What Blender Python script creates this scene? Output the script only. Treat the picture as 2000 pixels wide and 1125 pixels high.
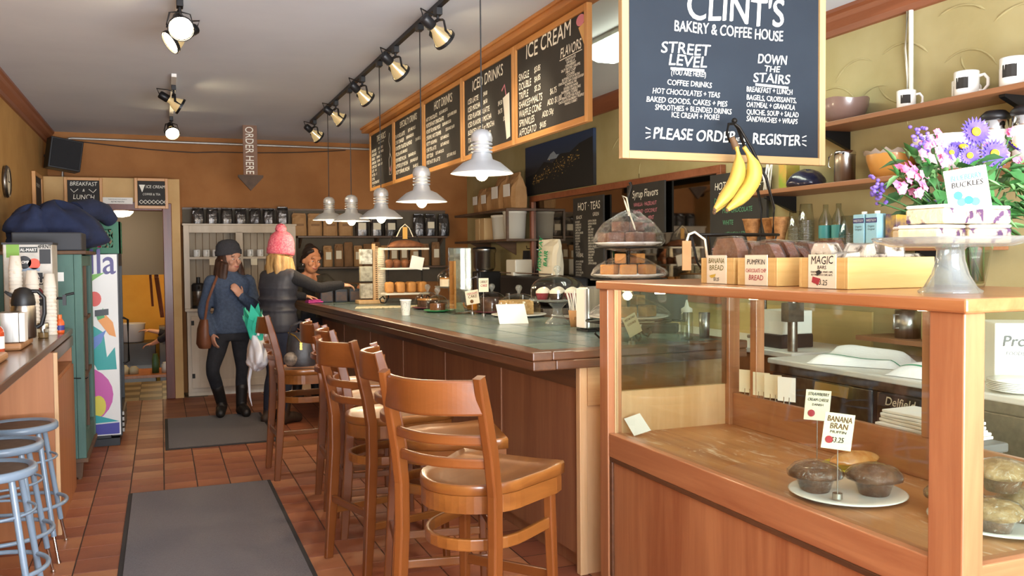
import bpy, math, random
from math import sin, cos, pi, radians as rad
from mathutils import Vector as V, Matrix
random.seed(7)
for _o in list(bpy.data.objects): bpy.data.objects.remove(_o)
SC = bpy.context.scene
COL = SC.collection

# ---------------------------------------------------------------- camera
_yaw, _pitch, _roll = rad(21.7), rad(2.05), rad(0.5)
_r0 = V((cos(_yaw), -sin(_yaw), 0)); _f0 = V((sin(_yaw), cos(_yaw), 0)); _up = V((0, 0, 1))
_fw = _f0*cos(_pitch) - _up*sin(_pitch); _u1 = _r0.cross(_fw)
_r = _r0*cos(_roll) - _u1*sin(_roll); _u = _r.cross(_fw)
cam = bpy.data.cameras.new('camera'); cam_o = bpy.data.objects.new('camera', cam); COL.objects.link(cam_o)
cam.sensor_width = 36; cam.lens = 1720/2000*36; cam.clip_start = .05
_m = Matrix((( _r.x, _u.x, -_fw.x, 0), (_r.y, _u.y, -_fw.y, 0), (_r.z, _u.z, -_fw.z, 1.5), (0, 0, 0, 1)))
cam_o.matrix_world = _m
SC.camera = cam_o
# ---------------------------------------------------------------- world, daylight, exposure
SC.view_settings.view_transform = 'Standard'; SC.view_settings.look = 'None'
SC.view_settings.gamma = 1; SC.view_settings.use_curve_mapping = False
SC.view_settings.exposure = 0.65
w = bpy.data.worlds.new('sky'); SC.world = w; w.use_nodes = True
w.node_tree.nodes['Background'].inputs[0].default_value = (.62, .78, 1, 1)
w.node_tree.nodes['Background'].inputs[1].default_value = 1.2
def area(name, loc, rot, sx, sy, power, color):
    l = bpy.data.lights.new(name, 'AREA'); l.shape = 'RECTANGLE'; l.size = sx; l.size_y = sy
    l.energy = power; l.color = color
    o = bpy.data.objects.new(name, l); COL.objects.link(o); o.location = loc; o.rotation_euler = rot
    return o
# overcast daylight entering through the shop window behind the camera
area('window_daylight', (1.25, -1.85, 1.75), (rad(90), 0, 0), 4.3, 2.1, 265, (.86, .93, 1))
# added fill lamp, low outside the window; lifts the ceiling and ambient light
area('ambient_fill', (1.25, -3.2, .15), (rad(125), 0, 0), 5.5, 2.2, 1250, (.93, .96, 1))

# ---------------------------------------------------------------- colour and material helpers
def lin(h):
    h = h.lstrip('#'); o = []
    for i in (0, 2, 4):
        c = int(h[i:i+2], 16)/255; o.append(c/12.92 if c <= .04045 else ((c+.055)/1.055)**2.4)
    return (*o, 1)
MATS = {}
def _new(name):
    m = bpy.data.materials.new(name); m.use_nodes = True; MATS[name] = m
    nt = m.node_tree; return m, nt, nt.nodes['Principled BSDF']
def _tc(nt, scale=(1, 1, 1), rot=(0, 0, 0)):
    t = nt.nodes.new('ShaderNodeTexCoord'); mp = nt.nodes.new('ShaderNodeMapping')
    mp.inputs['Scale'].default_value = scale; mp.inputs['Rotation'].default_value = rot
    nt.links.new(t.outputs['Object'], mp.inputs[0]); return mp.outputs[0]
def _noise(nt, vec, scale, detail=4, rough=.55, dist=0):
    n = nt.nodes.new('ShaderNodeTexNoise'); n.inputs['Scale'].default_value = scale
    n.inputs['Detail'].default_value = detail; n.inputs['Roughness'].default_value = rough
    n.inputs['Distortion'].default_value = dist
    nt.links.new(vec, n.inputs['Vector']); return n.outputs['Fac']
def _ramp(nt, fac, stops):
    r = nt.nodes.new('ShaderNodeValToRGB'); e = r.color_ramp.elements
    while len(e) < len(stops): e.new(.5)
    for i, (p, c) in enumerate(stops): e[i].position = p; e[i].color = c
    nt.links.new(fac, r.inputs[0]); return r.outputs[0]
def _bump(nt, p, fac, strength, dist=.01):
    b = nt.nodes.new('ShaderNodeBump'); b.inputs['Strength'].default_value = strength; b.inputs['Distance'].default_value = dist
    nt.links.new(fac, b.inputs['Height']); nt.links.new(b.outputs[0], p.inputs['Normal'])
def mat(name, c, rough=.5, metal=0, c2=None, ns=8, bump=0, bs=None, coat=0, emit=0, ecol=None, trans=0, scale=(1, 1, 1), lo=.35, hi=.65, sheen=0, sss=0):
    if name in MATS: return MATS[name]
    m, nt, p = _new(name); col = lin(c)
    p.inputs['Base Color'].default_value = col; p.inputs['Roughness'].default_value = rough; p.inputs['Metallic'].default_value = metal
    p.inputs['Coat Weight'].default_value = coat; p.inputs['Coat Roughness'].default_value = .12
    if sheen: p.inputs['Sheen Weight'].default_value = sheen
    if sss: p.inputs['Subsurface Weight'].default_value = sss; p.inputs['Subsurface Radius'].default_value = (.02, .008, .004)
    if c2 or bump:
        v = _tc(nt, scale)
        if c2: nt.links.new(_ramp(nt, _noise(nt, v, ns), [(lo, col), (hi, lin(c2))]), p.inputs['Base Color'])
        if bump: _bump(nt, p, _noise(nt, v, bs or ns), bump)
    if emit:
        p.inputs['Emission Color'].default_value = lin(ecol or c); p.inputs['Emission Strength'].default_value = emit
    return m
def wood(name, c1, c2, axis=0, rough=.38, coat=.25, fine=26, worn=None):
    """grain runs along the chosen local axis"""
    m, nt, p = _new(name); sc = [1, 1, 1]; sc[axis] = .07
    v = _tc(nt, sc); f = _noise(nt, v, fine, 5, .6, .6); big = _noise(nt, v, 4, 3, .5, 1.2)
    mx = nt.nodes.new('ShaderNodeMath'); mx.operation = 'MULTIPLY_ADD'; mx.inputs[1].default_value = .55
    nt.links.new(big, mx.inputs[0]); m2 = nt.nodes.new('ShaderNodeMath'); m2.operation = 'MULTIPLY'; m2.inputs[1].default_value = .45
    nt.links.new(f, m2.inputs[0]); nt.links.new(m2.outputs[0], mx.inputs[2])
    a, b = lin(c1), lin(c2)
    st = [(.36, a), (.62, b)]
    col = _ramp(nt, mx.outputs[0], st)
    nt.links.new(col, p.inputs['Base Color'])
    p.inputs['Roughness'].default_value = rough; p.inputs['Coat Weight'].default_value = coat; p.inputs['Coat Roughness'].default_value = .18
    _bump(nt, p, f, .12, .004)
    return m
def glass(name, c='#ffffff', refl=1.0, tint=0.0, rough=.02, ior=1.45):
    """thin clear sheet: fresnel mirror over see-through"""
    m = bpy.data.materials.new(name); m.use_nodes = True; MATS[name] = m; nt = m.node_tree
    nt.nodes.remove(nt.nodes['Principled BSDF']); out = nt.nodes['Material Output']
    t = nt.nodes.new('ShaderNodeBsdfTransparent'); g = nt.nodes.new('ShaderNodeBsdfGlossy'); f = nt.nodes.new('ShaderNodeLayerWeight'); mx = nt.nodes.new('ShaderNodeMixShader')
    t.inputs[0].default_value = lin(c); g.inputs['Roughness'].default_value = rough; f.inputs[0].default_value = .5
    pw = nt.nodes.new('ShaderNodeMath'); pw.operation = 'POWER'; pw.inputs[1].default_value = 4; nt.links.new(f.outputs['Facing'], pw.inputs[0])
    k = nt.nodes.new('ShaderNodeMath'); k.operation = 'MULTIPLY_ADD'; k.use_clamp = True; k.inputs[1].default_value = .6*refl; k.inputs[2].default_value = tint+.02*refl
    nt.links.new(pw.outputs[0], k.inputs[0]); s = k.outputs[0]
    nt.links.new(s, mx.inputs[0]); nt.links.new(t.outputs[0], mx.inputs[1]); nt.links.new(g.outputs[0], mx.inputs[2]); nt.links.new(mx.outputs[0], out.inputs[0])
    return m
def wrapmat(name):
    """crinkled cling film"""
    m = glass(name, '#f6f6f6', 1.6, .05, .12, 1.5); nt = m.node_tree
    b = nt.nodes.new('ShaderNodeBump'); b.inputs['Strength'].default_value = .9; b.inputs['Distance'].default_value = .02
    nt.links.new(_noise(nt, _tc(nt), 38, 3, .6, 1.5), b.inputs['Height'])
    for n in nt.nodes:
        if n.type == 'BSDF_GLOSSY': nt.links.new(b.outputs[0], n.inputs['Normal'])
    return m

# ---------------------------------------------------------------- mesh builder
def nrm(v): v = V(v); return v/(v.length or 1)
class M:
    def __init__(s): s.v = []; s.f = []; s.k = []; s.sm = []
    def add(s, vs, fs, k=0, sm=False):
        n = len(s.v); s.v += [tuple(x) for x in vs]
        for f in fs: s.f.append([i+n for i in f]); s.k.append(k); s.sm.append(sm)
        return s
    def box(s, x0, x1, y0, y1, z0, z1, k=0):
        vs = [(x, y, z) for z in (z0, z1) for y in (y0, y1) for x in (x0, x1)]
        return s.add(vs, [(0, 2, 3, 1), (4, 5, 7, 6), (0, 1, 5, 4), (2, 6, 7, 3), (0, 4, 6, 2), (1, 3, 7, 5)], k)
    def ob(s, c, size, R=None, k=0):
        R = R or Matrix.Identity(3); a, b, d = [q/2 for q in size]; c = V(c)
        vs = [c + R @ V((x, y, z)) for z in (-d, d) for y in (-b, b) for x in (-a, a)]
        return s.add(vs, [(0, 2, 3, 1), (4, 5, 7, 6), (0, 1, 5, 4), (2, 6, 7, 3), (0, 4, 6, 2), (1, 3, 7, 5)], k)
    def rings(s, rings, k=0, sm=True, cap=True, closed=False):
        n = len(rings[0]); vs = [p for r in rings for p in r]; fs = []
        R = len(rings)
        for i in range(R if closed else R-1):
            for j in range(n):
                a, b = i*n+j, i*n+(j+1) % n; c, d = ((i+1) % R)*n+(j+1) % n, ((i+1) % R)*n+j
                fs.append((a, b, c, d))
        s.add(vs, fs, k, sm)
        if cap and not closed:
            s.add(rings[0], [tuple(range(n-1, -1, -1))], k); s.add(rings[-1], [tuple(range(n))], k)
        return s
    def sweep(s, pts, prof, up=(0, 0, 1), sc=None, k=0, sm=False, cap=True, closed=False):
        """prof: 2D points (a along side axis, b along up axis); sc: scale number or (sa,sb) per point"""
        pts = [V(p) for p in pts]; up = V(up); rs = []; N = len(pts)
        for i, p in enumerate(pts):
            if closed: t = pts[(i+1) % N]-pts[i-1]
            else: t = pts[min(i+1, N-1)]-pts[max(i-1, 0)]
            t = nrm(t); sd = t.cross(up)
            if sd.length < 1e-4: sd = t.cross(V((0, 1, .01)))
            sd = nrm(sd); uu = nrm(sd.cross(t)); q = sc[i] if sc else 1
            qa, qb = q if isinstance(q, (tuple, list)) else (q, q)
            rs.append([p + sd*(a*qa) + uu*(b*qb) for a, b in prof])
        return s.rings(rs, k, sm, cap, closed)
    def tube(s, pts, r, n=8, k=0, cap=True, closed=False, up=(0, 0, 1), sm=True):
        c = [(cos(2*pi*i/n), sin(2*pi*i/n)) for i in range(n)]
        sc = r if isinstance(r, (list, tuple)) else [r]*len(pts)
        return s.sweep(pts, c, up, sc, k, sm, cap, closed)
    def bar(s, pts, w, h, up=(0, 0, 1), sc=None, k=0, sm=False, closed=False):
        return s.sweep(pts, [(-w/2, -h/2), (w/2, -h/2), (w/2, h/2), (-w/2, h/2)], up, sc, k, sm, True, closed)
    def lathe(s, prof, c=(0, 0, 0), n=24, k=0, sm=True, cap=False, R=None, flute=0, nf=0):
        c = V(c); rs = []
        for r, z in prof:
            ring = []
            for i in range(n):
                a = 2*pi*i/n; q = r*(1+flute*(1 if i % 2 else -1)) if flute else r
                p = V((q*cos(a), q*sin(a), z)); ring.append(c + (R @ p if R else p))
            rs.append(ring)
        return s.rings(rs, k, sm, cap)
    def cyl(s, c, r, h, n=20, k=0, r2=None, R=None):
        r2 = r if r2 is None else r2
        return s.lathe([(r, 0), (r2, h)], c, n, k, True, True, R)
    def ell(s, c, rad3, n=14, m=9, k=0, R=None):
        c = V(c); a, b, d = rad3; rs = []
        for j in range(m+1):
            t = -pi/2+pi*(j+.02 if j == 0 else j-.02 if j == m else j)/m
            rs.append([c + (R @ V((a*cos(t)*cos(2*pi*i/n), b*cos(t)*sin(2*pi*i/n), d*sin(t))) if R else V((a*cos(t)*cos(2*pi*i/n), b*cos(t)*sin(2*pi*i/n), d*sin(t)))) for i in range(n)])
        return s.rings(rs, k, True, True)
    def prism(s, poly, o=(0, 0, 0), ux=(1, 0, 0), uy=(0, 1, 0), d=(0, 0, 1), k=0, sm=False):
        o, ux, uy, d = V(o), V(ux), V(uy), V(d)
        a = [o+ux*x+uy*y for x, y in poly]; b = [p+d for p in a]; n = len(a)
        s.add(a+b, [tuple(range(n-1, -1, -1)), tuple(range(n, 2*n))], k)
        return s.add(a+b, [(i, (i+1) % n, n+(i+1) % n, n+i) for i in range(n)], k, sm)
    def grid(s, fn, nu, nv, k=0, sm=True):
        vs = [fn(i/nu, j/nv) for j in range(nv+1) for i in range(nu+1)]; w_ = nu+1
        return s.add(vs, [(j*w_+i, j*w_+i+1, (j+1)*w_+i+1, (j+1)*w_+i) for j in range(nv) for i in range(nu)], k, sm)
    def text(s, body, size, o, ux=(1, 0, 0), uy=(0, 0, 1), k=0, al='L', bold=.0, wob=.03, sx=1.0, shear=.12, res=2, wd=None):
        cu = bpy.data.curves.new('t', 'FONT'); cu.body = body; cu.size = size; cu.resolution_u = 4 if size > .05 else res; cu.shear = shear
        cu.align_x = {'L': 'LEFT', 'C': 'CENTER', 'R': 'RIGHT'}[al]
        ob = bpy.data.objects.new('t', cu); me = ob.to_mesh()
        if wd:
            xs = [v.co.x for v in me.vertices] or [0, 1]; sx = wd/max(1e-4, max(xs)-min(xs))
        o, ux, uy = V(o), nrm(ux), nrm(uy); ph = random.random()*6
        vs = [o + ux*(v.co.x*sx + wob*size*.5*sin(v.co.y/size*5+ph)) + uy*(v.co.y + wob*size*sin(v.co.x/size*3.1+ph)) for v in me.vertices]
        fs = [tuple(p.vertices) for p in me.polygons]
        for e in ((-1, 1) if bold > 0 else (0,)): s.add([p + ux*(e*bold*size) + uy*(e*bold*size*.7) + ux.cross(uy)*(.0004*e) for p in vs], fs, k)
        ob.to_mesh_clear(); bpy.data.objects.remove(ob); bpy.data.curves.remove(cu)
        return s
    def xf(s, mt):
        s.v = [tuple(mt @ V(p)) for p in s.v]; return s
    def mesh(s, name, mats):
        me = bpy.data.meshes.new(name); me.from_pydata(s.v, [], s.f)
        for m in (mats if isinstance(mats, (list, tuple)) else [mats]): me.materials.append(m)
        me.polygons.foreach_set('material_index', s.k); me.polygons.foreach_set('use_smooth', s.sm); me.update()
        return me
def obj(name, m, mats, parent=None, loc=(0, 0, 0), rot=(0, 0, 0), bev=0, bseg=2):
    me = m.mesh(name, mats) if isinstance(m, M) else m
    o = bpy.data.objects.new(name, me); COL.objects.link(o); o.location = loc; o.rotation_euler = rot
    if parent: o.parent = parent
    if bev:
        b = o.modifiers.new('bevel', 'BEVEL'); b.width = bev; b.segments = bseg; b.limit_method = 'ANGLE'; b.angle_limit = rad(40)
    return o
def tag(o, label, cat, group=None):
    o['label'] = label; o['category'] = cat
    if group: o['group'] = group
    return o
def thing(name, label, cat, loc=(0, 0, 0), rz=0, group=None):
    o = bpy.data.objects.new(name, None); COL.objects.link(o); o.location = loc; o.rotation_euler = (0, 0, rz); o.empty_display_size = .05
    return tag(o, label, cat, group)
def solo(name, m, mats, label, cat, loc=(0, 0, 0), rz=0, group=None, bev=0, rot=None):
    return tag(obj(name, m, mats, None, loc, rot or (0, 0, rz), bev), label, cat, group)
def struct(name, m, mats, parent=None, **k):
    o = obj(name, m, mats, parent, **k)
    if not parent: o['kind'] = 'structure'
    return o
def dup(root, loc, rz, label=None, group=None, scale=None):
    r = root.copy(); COL.objects.link(r); r.location = loc; r.rotation_euler = (root.rotation_euler.x, root.rotation_euler.y, rz)
    if scale: r.scale = scale if isinstance(scale, (tuple, list)) else (scale,)*3
    if label: r['label'] = label
    if group: r['group'] = group
    for ch in list(root.children):
        c = ch.copy(); COL.objects.link(c); c.parent = r
        for g in list(ch.children):
            d = g.copy(); COL.objects.link(d); d.parent = c
    return r
def light(name, kind, parent, loc, power, color, radius=.04, rot=(0, 0, 0), angle=1.2, blend=.6):
    l = bpy.data.lights.new(name, kind); l.energy = power; l.color = color; l.shadow_soft_size = radius
    if kind == 'SPOT': l.spot_size = angle; l.spot_blend = blend
    o = bpy.data.objects.new(name, l); COL.objects.link(o); o.location = loc; o.rotation_euler = rot
    if parent: o.parent = parent
    return o
def arc(c, r, a0, a1, n, ax=(1, 0, 0), ay=(0, 1, 0)):
    c, ax, ay = V(c), V(ax), V(ay)
    return [c + ax*(r*cos(a0+(a1-a0)*i/n)) + ay*(r*sin(a0+(a1-a0)*i/n)) for i in range(n+1)]
def roty(a): return Matrix.Rotation(a, 3, 'Y')
def rotx(a): return Matrix.Rotation(a, 3, 'X')
def rotz(a): return Matrix.Rotation(a, 3, 'Z')
def look(d):
    """rotation euler that points local -Z along d"""
    return V(d).to_track_quat('-Z', 'Y').to_euler()

# ---------------------------------------------------------------- materials
WARM = (1, .77, .5)
m_wallL = mat('ochre_plaster', '#bd9150', .85, c2='#ad8040', ns=2.2, bump=.25, bs=7)
m_wallR = mat('yellow_plaster', '#b2a67a', .85, c2='#a49767', ns=2.0, bump=.35, bs=6)
m_wallB = mat('brown_plaster', '#a97240', .85, c2='#9a6434', ns=2.5, bump=.2, bs=6)
m_cream = mat('cream_paint', '#cfaa72', .7, c2='#c49c63', ns=3)
m_ceil = mat('ceiling_paint', '#d0d5db', .9, c2='#c9ced5', ns=1.5)
m_grout = mat('dark_grout', '#584a42', .9, c2='#463a34', ns=12)
m_tile = mat('terracotta_tile', '#a4643f', .55, c2='#8a4a30', ns=3.2, bump=.1, bs=30, lo=.3, hi=.7)
m_tile2 = mat('terracotta_tile_pale', '#b37850', .5, c2='#9a5c3c', ns=3.2, bump=.1, bs=30, lo=.3, hi=.7)
m_tile3 = mat('terracotta_tile_dark', '#98573a', .55, c2='#7f4630', ns=3.2, bump=.1, bs=30, lo=.3, hi=.7)
m_trimwood = wood('red_brown_moulding', '#7c4326', '#95583a', 1, .45, .2)
m_case = wood('case_oak_upright', '#925838', '#b07850', 2, .4, .3)
m_caseY = wood('case_oak_long', '#925838', '#b07850', 1, .4, .3)
m_caseX = wood('case_oak_cross', '#925838', '#b07850', 0, .4, .3)
m_caseTop = wood('case_top_oak', '#9c6038', '#b87e50', 1, .3, .5)
m_caseFloor = wood('case_floor_floured', '#9a6038', '#bd8654', 1, .45, .2, 14)
def _flour(m):
    nt = m.node_tree; p = nt.nodes['Principled BSDF']; src = p.inputs['Base Color'].links[0].from_socket
    f = _ramp(nt, _noise(nt, _tc(nt, (1, .22, 1), (0, 0, .5)), 20, 6, .7, 1.4), [(.54, (0, 0, 0, 1)), (.66, (1, 1, 1, 1))]); g = _ramp(nt, _noise(nt, _tc(nt), 3.2, 2), [(.42, (0, 0, 0, 1)), (.62, (1, 1, 1, 1))])
    a = nt.nodes.new('ShaderNodeMath'); a.operation = 'MULTIPLY'; nt.links.new(f, a.inputs[0]); nt.links.new(g, a.inputs[1]); mx = nt.nodes.new('ShaderNodeMix'); mx.data_type = 'RGBA'
    nt.links.new(a.outputs[0], mx.inputs['Factor']); nt.links.new(src, mx.inputs['A']); mx.inputs['B'].default_value = lin('#e6d8c6'); nt.links.new(mx.outputs['Result'], p.inputs['Base Color'])
_flour(m_caseFloor)
m_pale = wood('pale_maple_edge', '#c79a68', '#dcb488', 2, .5, .1)
m_barwood = wood('bar_edge_dark', '#4a2f1f', '#6b452c', 1, .35, .4)
m_barpanel = wood('bar_panel_brown', '#825238', '#9b6a48', 2, .5, .15)
m_chair = wood('chair_beech_stained', '#633413', '#7a441d', 2, .33, .35, 20)
m_chairX = wood('chair_seat_stained', '#704019', '#8e5826', 0, .28, .5, 18)
m_chairY = wood('chair_rail_stained', '#633413', '#7a441d', 1, .33, .35, 18)
m_slate = mat('slate_counter_tile', '#677a7b', .27, c2='#566564', ns=5, bump=.15, bs=18)
m_slate2 = mat('slate_counter_tile_green', '#6f8078', .27, c2='#5a6961', ns=5, bump=.15, bs=18)
m_bgrout = mat('pale_grout', '#9a978c', .8)
m_ply = wood('plywood_orange', '#9c5f34', '#b9794a', 2, .5, .15, 12)
m_counterL = wood('counter_walnut', '#5a3a26', '#7d5336', 1, .25, .5)
m_mat = mat('carpet_mat_grey', '#5d5353', 1, c2='#4c4343', ns=160, bump=.6, bs=220, sheen=.2)
m_rubber = mat('rubber_edge', '#2e2b2c', .8)
m_black = mat('black_plastic', '#1b1b1d', .45)
m_blackm = mat('black_metal', '#201f20', .4, .6)
m_iron = mat('dark_iron', '#2a2724', .5, .8)
m_steel = mat('brushed_steel', '#b9b7b2', .3, 1, c2='#a29f99', ns=60, scale=(1, 1, .05))
m_dsteel = mat('dull_steel', '#8d867c', .38, 1, c2='#78716a', ns=30)
m_chrome = mat('chrome', '#d8d8d8', .12, 1)
m_alu = mat('spun_aluminium', '#c2c4c6', .42, .55)
m_stool = mat('stool_grey_enamel', '#8295a8', .35, coat=.3)
m_stoolseat = mat('stool_hardboard', '#6b5a4e', .6, c2='#5c4c42', ns=20)
m_board = mat('chalkboard', '#2a2826', .75, c2='#34312e', ns=3)
m_board2 = mat('chalkboard_slate', '#1a232e', .85, c2='#1f2934', ns=3)
m_chalk = mat('chalk_white', '#f2efe2', .9)
m_chalkp = mat('chalk_pink', '#d98a98', .9)
m_chalkg = mat('chalk_green', '#5f9a76', .9)
m_frame = wood('pine_frame', '#bb7f3f', '#d39a58', 2, .45, .2)
m_frameX = wood('pine_frame_cross', '#bb7f3f', '#d39a58', 0, .45, .2)
m_framep = wood('pale_pine_frame', '#b48e5c', '#c6a474', 2, .5, .1)
m_framepX = wood('pale_pine_frame_cross', '#b48e5c', '#c6a474', 0, .5, .1)
m_white = mat('white_ceramic', '#eeece6', .25, coat=.3)
m_paper = mat('white_paper', '#f0ede6', .8)
m_creamp = mat('cream_paper', '#e6dbc0', .8)
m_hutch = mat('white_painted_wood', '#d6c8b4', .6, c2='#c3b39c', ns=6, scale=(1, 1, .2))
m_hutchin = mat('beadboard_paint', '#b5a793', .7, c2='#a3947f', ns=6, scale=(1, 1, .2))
m_green = mat('green_weathered_paint', '#57796e', .7, c2='#4b675f', ns=7, scale=(1, 1, .3), bump=.2, bs=20)
m_brownpaint = mat('worn_brown_wood', '#6f5138', .7, c2='#584030', ns=7, scale=(1, 1, .2))
m_navy = mat('navy_cloth', '#26304f', .95, c2='#1d2540', ns=9, bump=.5, bs=14)
m_foil = mat('foil_bag', '#6f6a66', .28, .75, c2='#3c3a3a', ns=7, bump=1, bs=14)
m_kraft = mat('kraft_paper', '#b48a5c', .8, c2='#a37a4d', ns=6, bump=.5, bs=10)
m_kraftd = mat('kraft_paper_dark', '#8f6a46', .8, c2='#7d5a3a', ns=6, bump=.5, bs=10)
m_plasticw = mat('white_plastic', '#e4e0d2', .4)
m_glass = glass('clear_glass')
m_pane = glass('case_glass', '#f4faf7', 1.0, .035)
m_dome = glass('dome_glass', '#f2f2ec', 1.7, .03)
m_crystal = glass('pressed_glass', '#eef3f3', 1.3, .06, .1)
def _frost(m, amt, col):
    nt = m.node_tree; out = nt.nodes['Material Output']; src = out.inputs[0].links[0].from_socket
    d = nt.nodes.new('ShaderNodeBsdfTranslucent'); d.inputs[0].default_value = lin(col); d2 = nt.nodes.new('ShaderNodeBsdfDiffuse'); d2.inputs[0].default_value = lin(col)
    a = nt.nodes.new('ShaderNodeMixShader'); a.inputs[0].default_value = .5; nt.links.new(d.outputs[0], a.inputs[1]); nt.links.new(d2.outputs[0], a.inputs[2])
    b = nt.nodes.new('ShaderNodeMixShader'); b.inputs[0].default_value = amt; nt.links.new(src, b.inputs[1]); nt.links.new(a.outputs[0], b.inputs[2]); nt.links.new(b.outputs[0], out.inputs[0])
_frost(m_crystal, .13, '#f4f8f8')
m_wrap = wrapmat('cling_film')
m_skin = mat('skin', '#c48a6a', .5, c2='#b97c5e', ns=9, sss=.15)
m_ink = mat('dark_ink', '#2b2722', .8)
m_inkr = mat('red_ink', '#a8323a', .8)
m_inkb = mat('brown_ink', '#6d4a24', .8)
m_teal = mat('teal_paper', '#2fb394', .7, c2='#24a184', ns=8)
m_pinkk = mat('pink_knit', '#e0506a', .95, c2='#f08a92', ns=70, bump=1, bs=60)
m_bulb = mat('lamp_bulb', '#fff0cc', .4, emit=22, ecol='#ffe2a8')
# ================================================================ SETTING
CEIL = 2.87; XL, XR, YB, YF = -1.1, 3.6, 10.55, -1.6
fl = struct('floor', M().box(XL-.1, XR+.1, YF-.1, 10.15, -.1, -.006), m_grout)
P = .2065; G = .006; X0 = -1.0455-P; Y0 = 3.2
def tile_mesh(m): return M().add(*(lambda h: ([(-h, -h, -.01), (h, -h, -.01), (h, h, -.01), (-h, h, -.01), (-h+.001, -h+.001, 0), (h-.001, -h+.001, 0), (h-.001, h-.001, 0), (-h+.001, h-.001, 0)],
        [(4, 5, 6, 7), (0, 1, 5, 4), (1, 2, 6, 5), (2, 3, 7, 6), (3, 0, 4, 7)]))((P-G)/2)).mesh('tile', m)
TM = [tile_mesh(m) for m in (m_tile, m_tile2, m_tile3)]
stuff = M(); cnt = 0
h = (P-G)/2
for j in range(-24, 34):
    for i in range(0, 23):
        x, y = X0+(i+.5)*P, Y0+(j+.5)*P
        if x > XR or y > 10.13 or x < XL-.05: continue
        if 0 <= j < 22 and i < 14 and cnt < 300:
            o = bpy.data.objects.new('tile', random.choice(TM)); COL.objects.link(o); o.parent = fl; cnt += 1
            o.location = (x, y, -.0003*random.random()); o.rotation_euler = (rad(random.uniform(-.12, .12)), rad(random.uniform(-.12, .12)), 0)
        else:
            stuff.add([(x-h, y-h, -.001), (x+h, y-h, -.001), (x+h, y+h, -.001), (x-h, y+h, -.001)], [(0, 1, 2, 3)], random.randrange(3))
so = obj('far_tiles', stuff, [m_tile, m_tile2, m_tile3], fl); so['kind'] = 'stuff'

struct('ceiling', M().box(XL-.1, XR+.1, YF-.1, YB+.1, CEIL, CEIL+.1), m_ceil)
struct('wall_left', M().box(XL-.12, XL, YF-.1, YB+.1, -.1, CEIL), m_wallL)
wr = struct('wall_right', M().box(XR, XR+.12, YF-.1, YB+.1, -.1, CEIL), m_wallR)
# trowel ridges in the plaster of the right-hand wall
for (y, z, r, a0, a1) in [(3.15, 2.32, .2, .5, 2.2), (3.2, 2.48, .26, .9, 2.0), (3.55, 2.4, .24, .7, 2.1), (3.85, 2.42, .2, 1.0, 2.6), (2.85, 2.42, .24, .8, 2.2), (3.35, 2.25, .15, 2.2, 3.4), (2.7, 2.5, .3, .9, 2.1),
                          (4.05, 2.28, .22, .4, 1.8), (3.7, 2.25, .2, 1.2, 2.9), (3.05, 2.5, .12, 3.2, 4.6), (3.5, 2.55, .22, 3.6, 5.0), (6.2, 2.38, .22, .6, 2.2), (6.5, 2.3, .25, .9, 2.5), (6.05, 2.2, .2, 2.6, 4.0), (2.6, 2.35, .2, 1.0, 2.7)]:
    pts = arc((XR, y, z-.05), r, a0, a1, 9, (0, -1, 0), (0, 0, 1))
    obj('plaster_ridge', M().tube(pts, [.001]+[.005+.003*random.random() for _ in range(8)]+[.001], 5), m_wallR, wr)
# back wall: brown plaster, with a cream bump-out that holds the doorway
mb = M().box(XL-.1, XR+.1, YB, YB+.1, 2.36, CEIL).box(.2, XR+.1, YB, YB+.1, -.1, 2.36)
struct('wall_back', mb, m_wallB)
D0, D1, DT = -.74, .06, 2.05
mc = M().box(XL, D0, 10.15, 10.3, 0, 2.36).box(D1, .2, 10.15, 10.65, 0, 2.36).box(D0, D1, 10.15, 10.3, DT, 2.36).box(XL, .2, 10.3, 10.55, 2.3, 2.36)
struct('wall_doorway', mc, m_cream)
m_redtrim = wood('door_casing_red_brown', '#5e2f22', '#7a4030', 2, .5, .2)
struct('trim_1', M().box(D1-.035, D1+.055, 10.125, 10.3, 0, DT+.05).box(D0-.055, D0+.035, 10.125, 10.3, 0, DT+.05).box(D0+.035, D1-.035, 10.125, 10.3, DT-.03, DT+.06), m_redtrim, bev=.006)
# crown mouldings
crown = [(0, 0), (.075, 0), (.075, -.02), (.06, -.035), (.05, -.06), (.025, -.1), (.018, -.13), (0, -.135)]
def crown_m(x, sgn):
    m = M(); rs = [[(x+sgn*a, y, CEIL+b) for a, b in crown] for y in (YF, YB)]
    return m.rings(rs, 0, False)
struct('trim_2', crown_m(XL, 1), m_trimwood); struct('trim_3', crown_m(XR, -1), m_trimwood)
struct('trim_4', M().box(2.0, 2.13, 4.0, 9.3, 2.815, CEIL).box(1.985, 2.14, 3.99, 9.31, 2.85, CEIL), wood('beam_pine', '#a8672e', '#c98a48', 1, .5, .15), bev=.004)
# front wall with the shop window, behind the camera
struct('wall_front', M().box(XL-.1, XR+.1, YF-.12, YF, -.1, .62).box(XL-.1, XR+.1, YF-.12, YF, 2.75, CEIL).box(XL-.1, -.95, YF-.12, YF, .62, 2.75).box(3.45, XR+.1, YF-.12, YF, .62, 2.75), m_wallL)
wf = struct('window_1', M().box(-.95, 3.45, YF-.1, YF-.02, .62, .68).box(-.95, 3.45, YF-.1, YF-.02, 2.69, 2.75).box(-.95, -.89, YF-.1, YF-.02, .68, 2.69).box(3.39, 3.45, YF-.1, YF-.02, .68, 2.69).box(1.22, 1.28, YF-.1, YF-.02, .68, 2.69), m_trimwood)
for a, b in ((-.89, 1.22), (1.28, 3.39)): obj('pane', M().box(a, b, YF-.065, YF-.06, .68, 2.69), m_glass, wf)
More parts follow.
